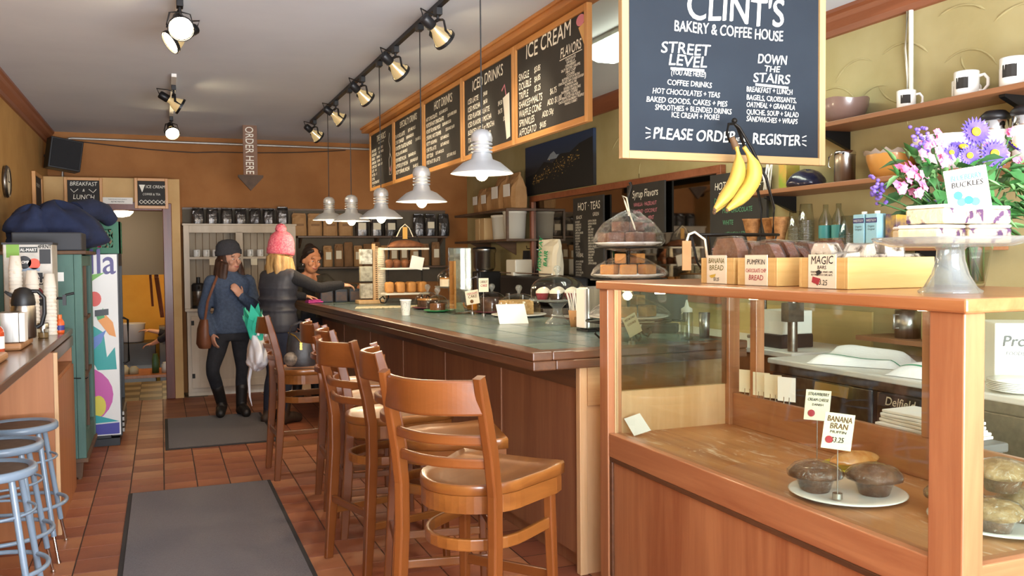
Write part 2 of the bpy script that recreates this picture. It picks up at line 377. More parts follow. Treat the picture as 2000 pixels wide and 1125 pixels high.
# corridor behind the doorway, with the stair down to a lower kitchen
fc = struct('floor_corridor', M().box(-.95, .45, 10.15, 11.7, -.1, -.004), m_grout)
mchk = [mat('checker_cream', '#a59572', .5, c2='#978764', ns=6), mat('checker_brown', '#5d5138', .5, c2='#50452f', ns=6)]
for i in range(6):
    for j in range(7):
        x, y = -.95+.233*i, 10.15+.2215*j
        obj('checker_tile', M().box(x+.002, x+.231, y+.002, y+.2195, -.003, 0), mchk[(i+j) % 2], fc)
m_yel = mat('basement_yellow', '#d8a440', .85, c2='#cc9634', ns=2)
m_dim = mat('corridor_grey_brown', '#8f8172', .85)
struct('wall_corridor_right', M().box(.45, .55, 10.65, 12.0, -.9, 2.2), m_dim)
struct('wall_corridor_left', M().box(-1.05, -.95, 10.3, 12.0, -.9, 2.2), m_dim)
struct('ceiling_corridor', M().box(-1.05, .06, 10.3, 10.66, 2.12, 2.2).box(-1.05, .55, 10.66, 12.1, 2.12, 2.2), m_dim)
struct('wall_bulkhead', M().box(-1.05, .55, 12.0, 12.1, 1.31, 2.2), m_dim)
struct('floor_basement', M().box(-1.9, 1.4, 11.72, 15, -.85, -.75), mat('basement_floor', '#7d6a4c', .7, c2='#6b5a40', ns=3))
struct('ceiling_basement', M().box(-1.9, 1.4, 12.1, 15, 1.6, 1.7), m_yel)
struct('wall_basement_back', M().box(-1.9, 1.4, 14.6, 14.7, -.85, 1.7), m_yel)
struct('wall_basement_left', M().box(-1.9, -1.8, 11.7, 14.7, -.85, 1.7), m_yel)
struct('wall_basement_right', M().box(1.3, 1.4, 11.7, 14.7, -.85, 1.7), m_yel)
struct('wall_stair_side', M().box(-1.05, -.95, 11.7, 12.1, -.85, 1.4).box(.45, .55, 11.7, 12.1, -.85, 1.4), m_yel)
# conduit along the top of the back wall, dropping in the corner
solo('conduit_pipe', M().tube([(3.5, 10.5, 2.8), (-.85, 10.5, 2.8)]+arc((-.85, 10.5, 2.7), .1, pi/2, pi, 5, (1, 0, 0), (0, 0, 1))[1:]+[(-.95, 10.5, 2.372)], .014, 8), mat('galvanised_conduit', '#b9b4ac', .4, .6), 'thin grey metal conduit running along the top of the brown back wall', 'pipe')
cb = [(-.84+.0, 10.47, 2.77)]+[(-.84+2.9*t, 10.47, 2.775-.09*4*t*(1-t)*(1 if t < .5 else .8)) for t in [i/12 for i in range(1, 13)]]
solo('hanging_cable', M().tube(cb, .005, 5), m_black, 'thin black cable sagging below the conduit on the back wall', 'cable')
solo('wall_pipe', M().tube([(3.575, 3.455, 2.735), (3.575, 3.45, 2.262)], .012, 8).tube([(3.572, 3.475, 2.735), (3.572, 3.488, 2.55), (3.572, 3.47, 2.4), (3.572, 3.478, 2.262)], .006, 6), m_plasticw, 'white cable conduit on the yellow wall above the mug shelf', 'pipe')

# ================================================================ BAR COUNTER
BU = rad(2.9)
bar = thing('bar_counter', 'long brown wooden bar counter with slate tiled top and worn dark edge', 'counter', (1.53, 3.60, 0), BU)
BL, BW = 5.55, 1.2
def bar_pt(x, y, z=1.07): return (1.53+x*cos(BU)-y*sin(BU), 3.60+x*sin(BU)+y*cos(BU), z)
obj('top_edge_board', M().box(0, .1, 0, BL, 1.03, 1.07), m_barwood, bar, bev=.006)
obj('lower_edge_board', M().box(.004, .12, .004, BL, .985, 1.029), m_barwood, bar, bev=.006)
m_barwoodX = wood('bar_edge_dark_cross', '#4a2f1f', '#6b452c', 0, .35, .4)
obj('top_edge_board', M().box(.1, BW, 0, .1, 1.03, 1.07), m_barwoodX, bar, bev=.006)
obj('lower_edge_board', M().box(.12, BW, .004, .12, .985, 1.029), m_barwoodX, bar, bev=.006)
obj('top_edge_board', M().box(BW-.08, BW, .1, BL, 1.03, 1.07), m_barwood, bar, bev=.006)
obj('top_edge_board', M().box(.1, BW-.08, BL-.08, BL, 1.03, 1.07), m_barwoodX, bar, bev=.006)
obj('grout_bed', M().box(.1, BW-.08, .1, BL-.08, 1.0, 1.064), m_bgrout, bar)
tw = (BW-.18)/4; tl = (BL-.18)/18
TS = [M().box(-tw/2+.004, tw/2-.004, -tl/2+.004, tl/2-.004, 1.05, 1.069).mesh('counter_tile', q) for q in (m_slate, m_slate2)]
for i in range(4):
    for j in range(18):
        o = bpy.data.objects.new('counter_tile', random.choice(TS)); COL.objects.link(o); o.parent = bar
        o.location = (.1+tw*(i+.5), .1+tl*(j+.5), 0)
PW = (BL-.1)/6
for j in range(6):
    obj('front_panel', M().box(.29, .31, .1+PW*j+.003, .1+PW*(j+1)-.003, .08, .985), m_barpanel, bar)
    obj('seam_batten', M().box(.283, .29, .1+PW*j-.012, .1+PW*j+.012, .08, .985), m_barpanel, bar, bev=.002)
obj('kick_board', M().box(.32, .34, .1, BL, 0, .08), m_barpanel, bar)
obj('apron_board', M().box(.27, .289, .1, BL, .88, .985), m_barwood, bar)
obj('corner_strip', M().box(.27, .31, .06, .098, 0, .985), m_pale, bar, bev=.003)
obj('end_panel', M().box(.31, BW-.05, .07, .09, 0, .9), m_pale, bar)
obj('end_rail', M().box(.31, BW-.04, .055, .07, .8, .98), wood('bar_end_pale', '#a87a50', '#c59a6c', 0, .5, .1), bar)
obj('back_panel', M().box(BW-.07, BW-.05, .09, BL, 0, .985), m_barpanel, bar)
obj('end_panel', M().box(.31, BW-.05, BL-.1, BL-.08, 0, .985), m_barpanel, bar)

# ================================================================ DISPLAY CASE
case = thing('bakery_display_case', 'oak framed glass bakery display case at the near end of the bar', 'display case', (1.79, 1.56, 0))
CW, CL, CT = .7, 1.9, 1.39
for (x, y, sx, sy) in ((0, 0, .07, .105), (0, CL-.075, .07, .075)):
    obj('corner_post', M().box(x, x+sx, y, y+sy, 0, CT-.036), m_case, case, bev=.004)
for (y) in (.7, 1.66):
    obj('back_post', M().box(CW-.045, CW, y, y+.045, .86, CT-.036), m_case, case, bev=.003)
obj('back_post', M().box(CW-.06, CW, 0, .07, 0, CT-.036), m_case, case, bev=.003)
obj('back_post', M().box(CW-.06, CW, CL-.06, CL, 0, CT-.036), m_case, case, bev=.003)
obj('top_slab', M().box(-.012, CW+.02, -.015, CL+.012, CT-.036, CT), m_caseTop, case, bev=.006)
obj('bottom_rail', M().box(.004, .06, .105, CL-.075, .625, .728), m_caseY, case, bev=.004)
obj('bottom_rail', M().box(.07, CW-.06, .006, .06, .625, .728), m_caseX, case, bev=.004)
obj('front_panel', M().box(.018, .04, .105, CL-.075, 0, .625), m_case, case)
obj('panel_moulding', M().box(.006, .018, .105, CL-.075, .605, .625).box(.006, .018, CL-.1, CL-.075, .1, .605), m_barwood, case, bev=.003)
obj('end_panel', M().box(.07, CW-.06, .02, .04, 0, .625), m_case, case)
obj('far_end_panel', M().box(.07, CW-.06, CL-.03, CL-.012, 0, .9), m_pale, case)
obj('case_floor', M().box(.04, CW-.02, .06, CL-.03, .69, .712), m_caseFloor, case)
obj('back_sill', M().box(CW-.04, CW-.018, .07, CL-.06, .712, .862), m_caseY, case, bev=.003)
obj('back_panel', M().box(CW-.03, CW-.012, .07, CL-.06, 0, .69), m_case, case)
for a in (.105, CL-.087): obj('glass_bead', M().box(.03, .045, a, a+.012, .728, CT-.036), m_pale, case)
obj('glass_pane', M().box(.034, .039, .117, CL-.087, .728, CT-.036), m_pane, case)
obj('glass_pane', M().box(.07, CW-.06, .03, .035, .728, CT-.036), m_pane, case)
obj('glass_pane', M().box(.07, CW-.06, CL-.04, CL-.035, .9, CT-.036), m_pane, case)
for (x, y) in ((.2, 1.72), (.24, 1.12), (.25, .35)):
    pk = obj('puck_lamp', M().lathe([(.0, -.018), (.022, -.018), (.028, 0)], (0, 0, 0), 14), m_bulb, case, (x, y, CT-.038))
    light('puck_light', 'POINT', case, (x, y, CT-.075), 1.2, (1, .85, .65), .02)

# ================================================================ FLOOR MATS
def floor_mat(label, x0, x1, y0, y1):
    t = thing('floor_mat', label, 'floor mat', ((x0+x1)/2, (y0+y1)/2, 0)); a, b = (x1-x0)/2, (y1-y0)/2
    obj('rubber_border', M().box(-a, a, -b, b, 0.0005, .006), m_rubber, t, bev=.002); obj('carpet_field', M().box(-a+.025, a-.025, -b+.025, b-.025, .006, .011), m_mat, t)
floor_mat('long grey-brown carpet runner beside the row of bar stools', -.225, .655, 3.3, 6.1)
floor_mat('smaller grey-brown carpet mat in front of the white hutch', .0, .87, 7.39, 8.84)

# ================================================================ BAR STOOLS WITH BACKS
def make_chair(label, loc, rz):
    t = thing('bar_chair', label, 'bar stool', loc, rz, 'wooden bar stools along the counter')
    for s in (-1, 1):
        pts = [(-.235, s*.2, 0), (-.215, s*.195, .25), (-.195, s*.19, .55), (-.195, s*.19, .72), (-.215, s*.19, .85), (-.25, s*.19, .99), (-.285, s*.19, 1.118)]
        obj('back_leg', M().bar(pts, .034, .05, (1, 0, .2), [(.85, .8), 1, 1, 1, 1, .95, (.9, .7)], sm=False), m_chair, t, bev=.006)
        obj('leg', M().bar([(.21, s*.2, 0), (.195, s*.188, .5), (.19, s*.185, .7)], .036, .038, (1, 0, 0), [.8, 1, 1]), m_chair, t, bev=.006)
    def bow(z, hgt, bulge, x, th=.02):
        n = 28; pts = [(x-bulge*sin(pi*i/n), .19-.38*i/n, z) for i in range(n+1)]
        return M().bar(pts, th, hgt, (0, 0, 1), sm=False)
    obj('top_rail', bow(1.05, .115, .075, -.266, .024), m_chairY, t, bev=.008)
    obj('slat', bow(.905, .035, .06, -.222), m_chairY, t, bev=.007)
    obj('slat', bow(.825, .035, .055, -.205), m_chairY, t, bev=.007)
    # saddle seat: rounded behind, square corners in front
    out = []
    for i in range(25):
        a = pi/2+pi*i/24; out.append((-.01+.2*cos(a), .2*sin(a)))
    out += [(.1, -.212), (.2, -.225), (.245, -.222), (.252, -.1), (.254, 0), (.252, .1), (.245, .222), (.2, .225), (.1, .212)]
    def dip(x, y): return .012*((x/.25)**2)+.014*((y/.22)**2)*(1 if x < .1 else .6)
    n = len(out); m = M(); rs = []
    for f, zz in ((.97, .7), (1, .705), (1, .722), (.985, .73)): rs.append([(x*f, y*f, zz+(dip(x, y) if zz > .71 else 0)) for x, y in out])
    for f in (.85, .65, .4, .15): rs.append([(x*f+.0, y*f, .728+dip(x*f, y*f)*.9-.006) for x, y in out])
    m.rings(rs, 0, True, True); obj('seat', m, m_chairX, t)
    ap = [(x*.94, y*.94, .67) for x, y in out]
    obj('apron', M().bar(ap, .018, .06, (0, 0, 1), closed=True, sm=False), m_chairX, t)
    hp = [(.2, .185, .53)]+[(.02+.2*cos(pi/2+pi*i/14)*1.0-.01, .18*sin(pi/2+pi*i/14), .53) for i in range(15)]+[(.2, -.185, .53)]
    obj('hoop_stretcher', M().bar(hp, .018, .042, (0, 0, 1)), m_chairX, t, bev=.005)
    for s in (-1, 1): obj('stretcher', M().bar([(-.222, s*.19, .24), (.205, s*.19, .24)], .018, .035), m_chairX, t, bev=.004)
    obj('stretcher', M().bar([(.205, -.19, .33), (.205, .19, .33)], .02, .038), m_chairY, t, bev=.004)
    obj('stretcher', M().bar([(-.215, -.19, .3), (-.215, .19, .3)], .018, .035), m_chairY, t, bev=.004)
    return t
def chair_at(bx, by, ang):           # backrest position and facing angle -> seat centre
    return (bx+.265*cos(rad(ang)), by+.265*sin(rad(ang)), 0), rad(ang)
CH = [('nearest wooden bar stool, turned so that its ladder back faces the window', .825, 2.78, 38),
      ('second nearest wooden bar stool, side on between the nearest stool and its neighbours', .86, 3.69, -10),
      ('third wooden bar stool from the window, its seat turned a little from the counter', .775, 4.2, 16),
      ('fourth wooden bar stool from the window, partly hidden by the stools before it', .86, 4.86, -4),
      ('second wooden bar stool from the shoppers, next to the one holding bags', .86, 5.42, -2),
      ('farthest wooden bar stool, holding the handbag and the plastic bag', .66, 6.27, 2)]
l, r_ = chair_at(*CH[0][1:]); ch0 = make_chair(CH[0][0], l, r_)
for c in CH[1:]:
    l, r_ = chair_at(*c[1:]); dup(ch0, l, r_, c[0])

# ================================================================ GREY METAL STOOLS
def make_stool(label, loc, rz):
    t = thing('metal_stool', label, 'stool', loc, rz, 'grey metal stools under the side counter'); H = .68
    obj('seat_rim', M().lathe([(.15, H-.01), (.165, H), (.178, H-.002), (.184, H-.012), (.184, H-.03), (.178, H-.036), (.15, H-.036), (.15, H-.01)], n=36), m_stool, t)
    obj('seat_disc', M().lathe([(.0, H-.012), (.155, H-.012), (.155, H-.02), (0, H-.02)], n=36, sm=False), m_stoolseat, t)
    for i in range(4):
        a = pi/4+pi/2*i; d = V((cos(a), sin(a), 0))
        lg = obj('leg', M().tube([d*.145+V((0, 0, H-.03)), d*.235+V((0, 0, .13))], .013, 10), m_stool, t)
        obj('foot_extension', M().tube([d*.233+V((0, 0, .14)), d*.262+V((0, 0, .012))], .008, 8).tube([d*.262+V((0, 0, .012)), d*.265+V((0, 0, 0))], .012, 8), m_chrome, lg)
    obj('foot_ring', M().tube(arc((0, 0, .27), .212, 0, 2*pi*35/36, 35), .01, 8, closed=True), m_stool, t)
    obj('brace_ring', M().tube(arc((0, 0, .5), .172, 0, 2*pi*31/32, 31), .006, 6, closed=True), m_stool, t)
    return t
st0 = make_stool('grey metal stool farthest back, against the plywood cabinet end', (-.69, 5.03, 0), rad(0))
dup(st0, (-.7, 4.52, 0), rad(0), 'middle one of the three grey metal stools')
dup(st0, (-.665, 4.0, 0), rad(0), 'grey metal stool nearest the window, in front of the other two')
solo('plastic_pail', M().lathe([(0, 0), (.11, 0), (.135, .3), (.142, .3), (.142, .315), (.135, .32), (0, .325)], n=28), m_plasticw, 'white plastic pail in the lower left corner under the side counter', 'bucket', (-.64, 3.62, 0))
# ================================================================ PENDANT LAMPS
def make_pendant(label, loc, ztop):
    t = thing('pendant_lamp', label, 'pendant lamp', loc, 0, 'spun metal pendant lamps over the bar')
    sh = M().lathe([(.028, .085), (.046, .075), (.052, .05), (.09, .034), (.145, -.012), (.15, -.018), (.145, -.016), (.09, .026), (.05, .04), (.03, .06)], n=40)
    obj('shade', sh, m_alu, t)
    nk = M()
    for z in (.085, .103, .121): nk.lathe([(.03, z-.005), (.05, z-.004), (.052, z), (.05, z+.004), (.03, z+.006)], n=28)
    obj('cooling_fins', nk, m_alu, t)
    obj('socket_neck', M().lathe([(.036, .07), (.036, .135)], n=20), mat('pale_socket', '#cfc9b8', .5), t)
    obj('cap', M().lathe([(.05, .132), (.052, .15), (.046, .172), (.028, .188), (.008, .192)], n=28, cap=True), m_alu, t)
    obj('bulb', M().ell((0, 0, -.014), (.032, .032, .038), 16, 10), m_bulb, t)
    obj('cord', M().tube([(0, 0, .19), (0, 0, ztop-loc[2]-.05)], .0035, 6), m_black, t)
    obj('ceiling_adapter', M().box(-.018, .018, -.03, .03, ztop-loc[2]-.06, ztop-loc[2]-.025), m_black, t, bev=.003)
    light('pendant_light', 'POINT', t, (0, 0, -.09), 11, WARM, .05)
    return t
ZT = 2.87
PD = [('nearest and largest looking pendant lamp, hanging before the mountain picture', 3.94, 1.91), ('second pendant lamp from the window', 4.98, 1.84), ('third pendant lamp from the window, in the middle of the row', 6.0, 1.79),
      ('fourth pendant lamp from the window', 7.02, 1.81), ('farthest pendant lamp of the row over the bar', 8.02, 1.86)]
p0 = make_pendant(PD[0][0], (1.42, PD[0][1], PD[0][2]), ZT)
for lb, y, z in PD[1:]: make_pendant(lb, (1.42, y, z), ZT)
# ================================================================ TRACK LIGHTING
solo('lighting_track', M().box(1.405, 1.435, 3.2, 8.95, 2.845, 2.869), m_blackm, 'long black lighting track on the ceiling above the bar', 'light track')
solo('lighting_track', M().box(.10, .135, 4.2, 5.3, 2.845, 2.869), mat('white_track', '#d8d4cc', .5), 'short white lighting track on the ceiling over the aisle, nearer the window', 'light track')
solo('lighting_track', M().box(.10, .135, 7.0, 9.2, 2.845, 2.869), MATS['white_track'], 'white lighting track on the ceiling over the aisle near the back wall', 'light track')
m_lens = mat('reflector_bulb_face', '#fff4d8', .3, emit=30, ecol='#ffe6b4')
m_lensd = mat('reflector_bulb_side', '#cdbf9c', .2, .7, emit=.25, ecol='#ffd890')
def make_track(label, loc, aim, power, body=m_black, grp='track spotlights above the bar', ang=1.3):
    """bare reflector bulb in a black gimbal bracket; aim = direction the bulb points to"""
    t = thing('track_spotlight', label, 'spotlight', loc, 0, grp); d = nrm(aim); c = V((0, 0, -.15))
    q = V((0, 0, 1)).rotation_difference(d).to_matrix()
    obj('track_adapter', M().box(-.017, .017, -.035, .035, -.06, -.02), body, t, bev=.003)
    obj('stem', M().tube([(0, 0, -.06), (0, 0, -.085)], .008, 8), body, t)
    sd = nrm(d.cross(V((0, 0, 1)))); 
    lo = c + d*.055
    br = [V((0, 0, -.082))+sd*0, c+V((0, 0, .065))+sd*.045, c+sd*.068, lo+sd*.062]
    for s in (1, -1):
        obj('bracket_arm', M().bar([V((0, 0, -.082)), V((0, 0, -.09))+sd*(.05*s), c+sd*(.066*s), lo+sd*(.064*s)], .004, .018, d), body, t)
    obj('bracket_ring', M().sweep([lo+q@V((.064*cos(2*pi*i/24), .064*sin(2*pi*i/24), 0)) for i in range(24)], [(-.002, -.009), (.002, -.009), (.002, .009), (-.002, .009)], d, closed=True), body, t)
    obj('socket', M().lathe([(.0, -.12), (.024, -.12), (.03, -.112), (.031, -.05), (.026, -.045)], c, 18, R=q), body, t)
    obj('bulb', M().lathe([(.022, -.05), (.024, -.025), (.045, .01), (.059, .05)], c, 24, R=q), m_lensd, t)
    obj('bulb_face', M().lathe([(.059, .05), (.05, .06), (.02, .066), (.001, .067)], c, 24, R=q), m_lens, t)
    obj('flex_cord', M().tube([(0, .02, -.06), V((0, .03, -.075))-d*.05, c-d*.14+V((0, 0, .03)), c-d*.12], .004, 6), body, t)
    light('spot', 'SPOT', t, c+d*.08, power, (1, .84, .6), .05, look(d), ang, .8)
    return t
TR = [('spotlight nearest the window on the black track', 4.62), ('second spotlight from the window on the black track', 5.55), ('third spotlight from the window on the black track', 6.55), ('fourth spotlight from the window on the black track', 7.62), ('last spotlight on the black track, near the back wall', 8.75)]
for i, (lb, y) in enumerate(TR):
    make_track(lb, (1.42, y, 2.865), (.75, .3, -.55) if i not in (3,) else (.8, .15, -.5), 16)
make_track('glaring spotlight at the top of the picture, aimed at the viewer', (.118, 4.92, 2.865), (.05, -.8, -.5), 7, m_blackm, 'spotlights over the aisle')
make_track('unlit looking spotlight beside the glaring one at the top of the picture', (.118, 5.2, 2.865), (-.75, -.25, -.55), 10, m_blackm, 'spotlights over the aisle')
make_track('spotlight over the aisle turned sideways towards the bar', (.118, 7.35, 2.865), (.8, .1, -.45), 14, m_blackm, 'spotlights over the aisle')
make_track('glaring spotlight hanging near the back wall over the aisle', (.118, 8.95, 2.865), (.1, -.75, -.55), 8, m_blackm, 'spotlights over the aisle')
fx = thing('fluorescent_fixture', 'glowing white fluorescent fixture on the ceiling behind the menu boards', 'ceiling light', (2.72, 4.55, CEIL))
obj('housing', M().box(-.15, .15, -.62, .62, -.03, -.001), mat('fixture_white', '#d4d8cc', .5), fx)
obj('diffuser', M().sweep([(0, -.6, -.03), (0, .6, -.03)], [(-.14, 0), (-.13, -.06), (-.06, -.085), (.06, -.085), (.13, -.06), (.14, 0)], (0, 0, 1)), mat('diffuser_glow', '#f4f8e6', .5, emit=5, ecol='#f6fce4'), fx)
lf = light('fluorescent_light', 'AREA', fx, (0, 0, -.1), 26, (.93, 1, .84)); lf.data.shape = 'RECTANGLE'; lf.data.size = .26; lf.data.size_y = 1.2
rl = thing('corridor_ceiling_lamp', 'round glowing ceiling lamp in the corridor beyond the doorway', 'ceiling light', (-.42, 11.2, 2.12))
obj('rim', M().lathe([(.15, 0), (.155, -.02), (.14, -.025)], n=28), m_plasticw, rl)
obj('globe', M().lathe([(.14, -.02), (.13, -.07), (.09, -.11), (.02, -.125)], n=28, cap=True), mat('globe_glow', '#fff2cc', .5, emit=9, ecol='#ffeab8'), rl)
light('corridor_light', 'POINT', rl, (0, 0, -.2), 4, (1, .82, .5), .08)
bl = thing('basement_lamp', 'warm lamp under the basement ceiling', 'ceiling light', (.1, 13.3, 1.6))
obj('globe', M().ell((0, 0, -.06), (.09, .09, .06)), MATS['globe_glow'], bl)
light('basement_light', 'POINT', bl, (0, 0, -.2), 13, (1, .8, .5), .1)

# ================================================================ CHALKBOARDS
def board(name, label, loc, rz, w_, h_, lines, fw=.035, mb=None, fm=None, cat='chalkboard', th=.03, extra=None, grp=None, mats=None):
    """lines: (text, size, x, y, align, colour index) in board coordinates, origin at the middle"""
    t = thing(name, label, cat, loc, rz, grp); a, b = w_/2, h_/2; fm = fm or (m_frame, m_frameX)
    obj('panel', M().box(-a+.004, a-.004, -.004, .012, -b+.004, b-.004), mb or m_board, t)
    if fw:
        for x in (-a, a-fw): obj('frame_side', M().box(x, x+fw, -.016, .016, -b, b), fm[0], t, bev=.003)
        for z in (-b, b-fw): obj('frame_rail', M().box(-a+fw, a-fw, -.016, .016, z, z+fw), fm[1], t, bev=.003)
    m = M()
    for q in lines:
        s, sz, x, y, al, k = q[:6]; m.text(s, sz, (x, -.0055, y), k=k, al=al, bold=q[6] if len(q) > 6 else .012, wd=q[7] if len(q) > 7 else None, sx=.85)
    if m.v: obj('lettering', m, mats or [m_chalk, m_chalkp, m_chalkg], t)['kind'] = 'stuff'
    if extra:
        m = M(); extra(m); q = obj('chalk_drawing', m, mats or [m_chalk, m_chalkp, m_chalkg], t); q['kind'] = 'stuff'
    return t
def stroke(m, pts, r=.003, k=0): m.sweep([(x, -.0055, z) for x, z in pts], [(-r, -.0004), (r, -.0004), (r, .0004), (-r, .0004)], (0, -1, 0), k=k)
def zig(a, b, y, n=9, h_=.004): return [(a+(b-a)*i/n, y+(h_ if i % 2 else -h_)) for i in range(n+1)]
def menu(rows, x0, y0, dy, sz, pr=True, sub=.4):
    out = []
    for i, q in enumerate(rows):
        s, p, d = (q+(None,)*3)[:3]; y = y0-dy*i
        out.append((s, sz, x0, y, 'L', 0, .015))
        if p: out.append((p, sz*.8, x0+.02+len(s)*sz*.62, y+sz*.12, 'L', 0, .004))
        if d: out.append((d, sz*sub, x0+.01, y-sz*.62, 'L', 0, 0))
    return out
def cone(m):
    m.prism([(.42, .09), (.455, .09), (.44, -.01), (.435, -.01)], (0, -.005, .06), (1, 0, 0), (0, 0, 1), (0, -.0015, 0), 3)
    m.prism([(.41+.035*cos(a)*(1+.12*sin(3*a)), .17+.065*sin(a)) for a in [i*pi/8 for i in range(16)]], (.025, -.005, .03), (1, 0, 0), (0, 0, 1), (0, -.0016, 0), 1)
def icecone(m):
    m.prism([(.39, .2), (.465, .215), (.455, .1)], (0, -.005, 0), (1, 0, 0), (0, 0, 1), (0, -.0014, 0), 2)
    m.prism([(.415+.05*cos(a), .235+.03*sin(a)) for a in [i*pi/9 for i in range(18)]], (0, -.005, 0), (1, 0, 0), (0, 0, 1), (0, -.0018, 0), 1)
    stroke(m, [(.15, .078), (.43, .08)], .002)
def drink(m):
    m.prism([(.3, .02), (.41, .04), (.42, -.24), (.36, -.25)], (0, -.005, 0), (1, 0, 0), (0, 0, 1), (0, -.0014, 0), 0)
    for i in range(5): stroke(m, [(.315+.012*i, .0-.04*i), (.4, -.015-.04*i)], .002, 3)
    stroke(m, [(.355, .03), (.33, .1), (.28, .07)], .006, 1)
def sundae(m):
    stroke(m, [(.33, .2), (.3, .12), (.35, .05), (.33, -.02)], .003)
    stroke(m, [(.3, -.05), (.31, -.2), (.38, -.2), (.4, -.05), (.35, .0), (.3, -.05)], .004); stroke(m, [(.32, -.13), (.36, -.17), (.38, -.12)], .008, 1)
BX = 2.075; MC = [m_chalk, m_chalkp, mat('chalk_tan', '#dcb070', .9), m_board]
def bz(i): return (BX, 9.2-1.02*i-.51, 2.5)
g = 'menu chalkboards hung from the ceiling beam'
W6, H6 = 1.015, .61
fl_ = ['CHOCOLATE', 'VANILLA', 'STRAWBERRY', 'SALTY BUTTER CARAMEL', 'MINT CHIP', 'COOKIES', 'BUTTERSCOTCH PECAN', 'CHOCOLATE CHIP COOKIE DOUGH', 'PUMPKIN PIE', 'DOUBLE BROWNIE', 'RASPBERRY CHEESECAKE', 'COFFEE TOFFEE', 'PEANUT BUTTER FUDGE', 'CHOCOLATE RASPBERRY TRUFFLE', 'MANGO SORBET']
L = [('ICE CREAM', .125, -.02, .185, 'C', 0, .01, .63)] + menu([('SINGLE', '$3.85'), ('DOUBLE', '$4.85'), ('TRIPLE', '$5.25'), ('SHAKES+MALTS', '$6.75'), ('WAFFLE CONE', 'ADD $1.00'), ('SPRINKLES', 'ADD 50¢'), ('AFFOGATO', '$4.85')], -.45, .075, .056, .06)
L += [('FLAVORS', .075, .29, .09, 'C', 0, .02, .26)] + [(s, .02, .29, .058-.0168*i, 'C', 0, .01, .0105*len(s)+.03) for i, s in enumerate(fl_)]
board('menu_board', 'menu chalkboard headed ICE CREAM, nearest the window', bz(4), -pi/2, W6, H6, L, extra=icecone, grp=g, mats=MC)
L = [('ICED DRINKS', .105, 0, .17, 'C', 0, .008, .6)] + menu([('ICED LATTE', '$4.00'), ('ICED MOCHA', '$4.50'), ('ICED FLAVORED LATTE', '$4.50'), ('ICED FLAVORED MOCHA', '$4.75'), ('BLENDED LATTE or MOCHA', '$5.50'), ('ITALIAN SODA', '$3.00'), ('ASSORTED JUICES', None, 'IN THE COOLER NEAR THE REGISTER')], -.4, .09, .055, .05)
board('menu_board', 'menu chalkboard headed ICED DRINKS with a drawn milkshake', bz(3), -pi/2, W6, H6, L, extra=drink, grp=g, mats=MC)
L = [('HOT DRINKS', .095, .02, .18, 'C', 0, .004)] + menu([('HOT CHOCOLATE', '$3.25 AND $3.75', 'WITH WHIPPED CREAM'), ('MEXICAN HOT CHOCOLATE', '$3.50 AND $4.00', 'CINNAMON AND SPICE'), ('HONEY ALMOND MOO', '$3.00 AND $3.50', 'STEAMED MILK'), ('CARAMEL NUT STEAMER', '$3.50 AND $4.00', 'STEAMED MILK'), ('NUTTY IRISHMAN', '$3.75 AND $4.25', 'COFFEE AND CREAM'), ('CHAI TEA LATTE', '$3.75 AND $4.25', 'SWEET AND SPICY'), ('HOT CIDER', '$2.75 AND $3.25', 'IN SEASON'), ('PIXIE MATE TEA LATTE', '$3.75 AND $4.25')], -.45, .12, .0505, .044)
board('menu_board', 'menu chalkboard headed HOT DRINKS in the middle of the row', bz(2), -pi/2, W6, H6, L, grp=g, mats=MC)
L = [('SPECIALTY DRINKS', .08, 0, .19, 'C', 0, .004)] + menu([('FLAVORED LATTE', '$3.75 AND $4.25', 'ANY SYRUP FLAVOR'), ('CHAI CHARGER', '$4.00 AND $4.50', 'CHAI AND ESPRESSO'), ('ROASTED TOASTED ALMOND', '$4 AND $5', 'LATTE'), ('MOCHA', '$3.75 AND $4.25', 'ESPRESSO AND CHOCOLATE'), ('FLAVORED MOCHA', '$4.00 AND $4.50', 'ANY SYRUP FLAVOR'), ('ALMOND JOY MOCHA', '$4.00 AND $4.50', 'COCONUT AND ALMOND'), ('SALTY CARAMEL MOCHA', '$4 AND $5')], -.46, .11, .0555, .05)
board('menu_board', 'menu chalkboard headed SPECIALTY DRINKS', bz(1), -pi/2, W6, H6, L, grp=g, mats=MC)
L = [('THE BASICS', .085, -.02, .18, 'C', 0, .004), ('AVAILABLE IN SMALL OR LARGE', .02, -.02, .15, 'C', 0, 0)] + menu([('DRIP COFFEE', '$1.75 AND $2.25'), ('CAFE AU LAIT', '$2.25 AND $2.75'), ('ESPRESSO', '$2.00 AND $2.50'), ('AMERICANO', '$2.25 AND $2.75'), ('CAPPUCCINO', '$3.25 AND $3.75'), ('LATTE', '$3.25'), ('HOT TEA', '$2'), ('EXTRAS', None, 'SHOTS, SOY, SYRUP'), ('MILK ALTERNATIVES', None, 'SOY, RICE, ALMOND')], -.44, .09, .041, .04)
board('menu_board', 'menu chalkboard headed THE BASICS, farthest from the window', bz(0), -pi/2, W6, H6, L, extra=sundae, grp=g, mats=MC)
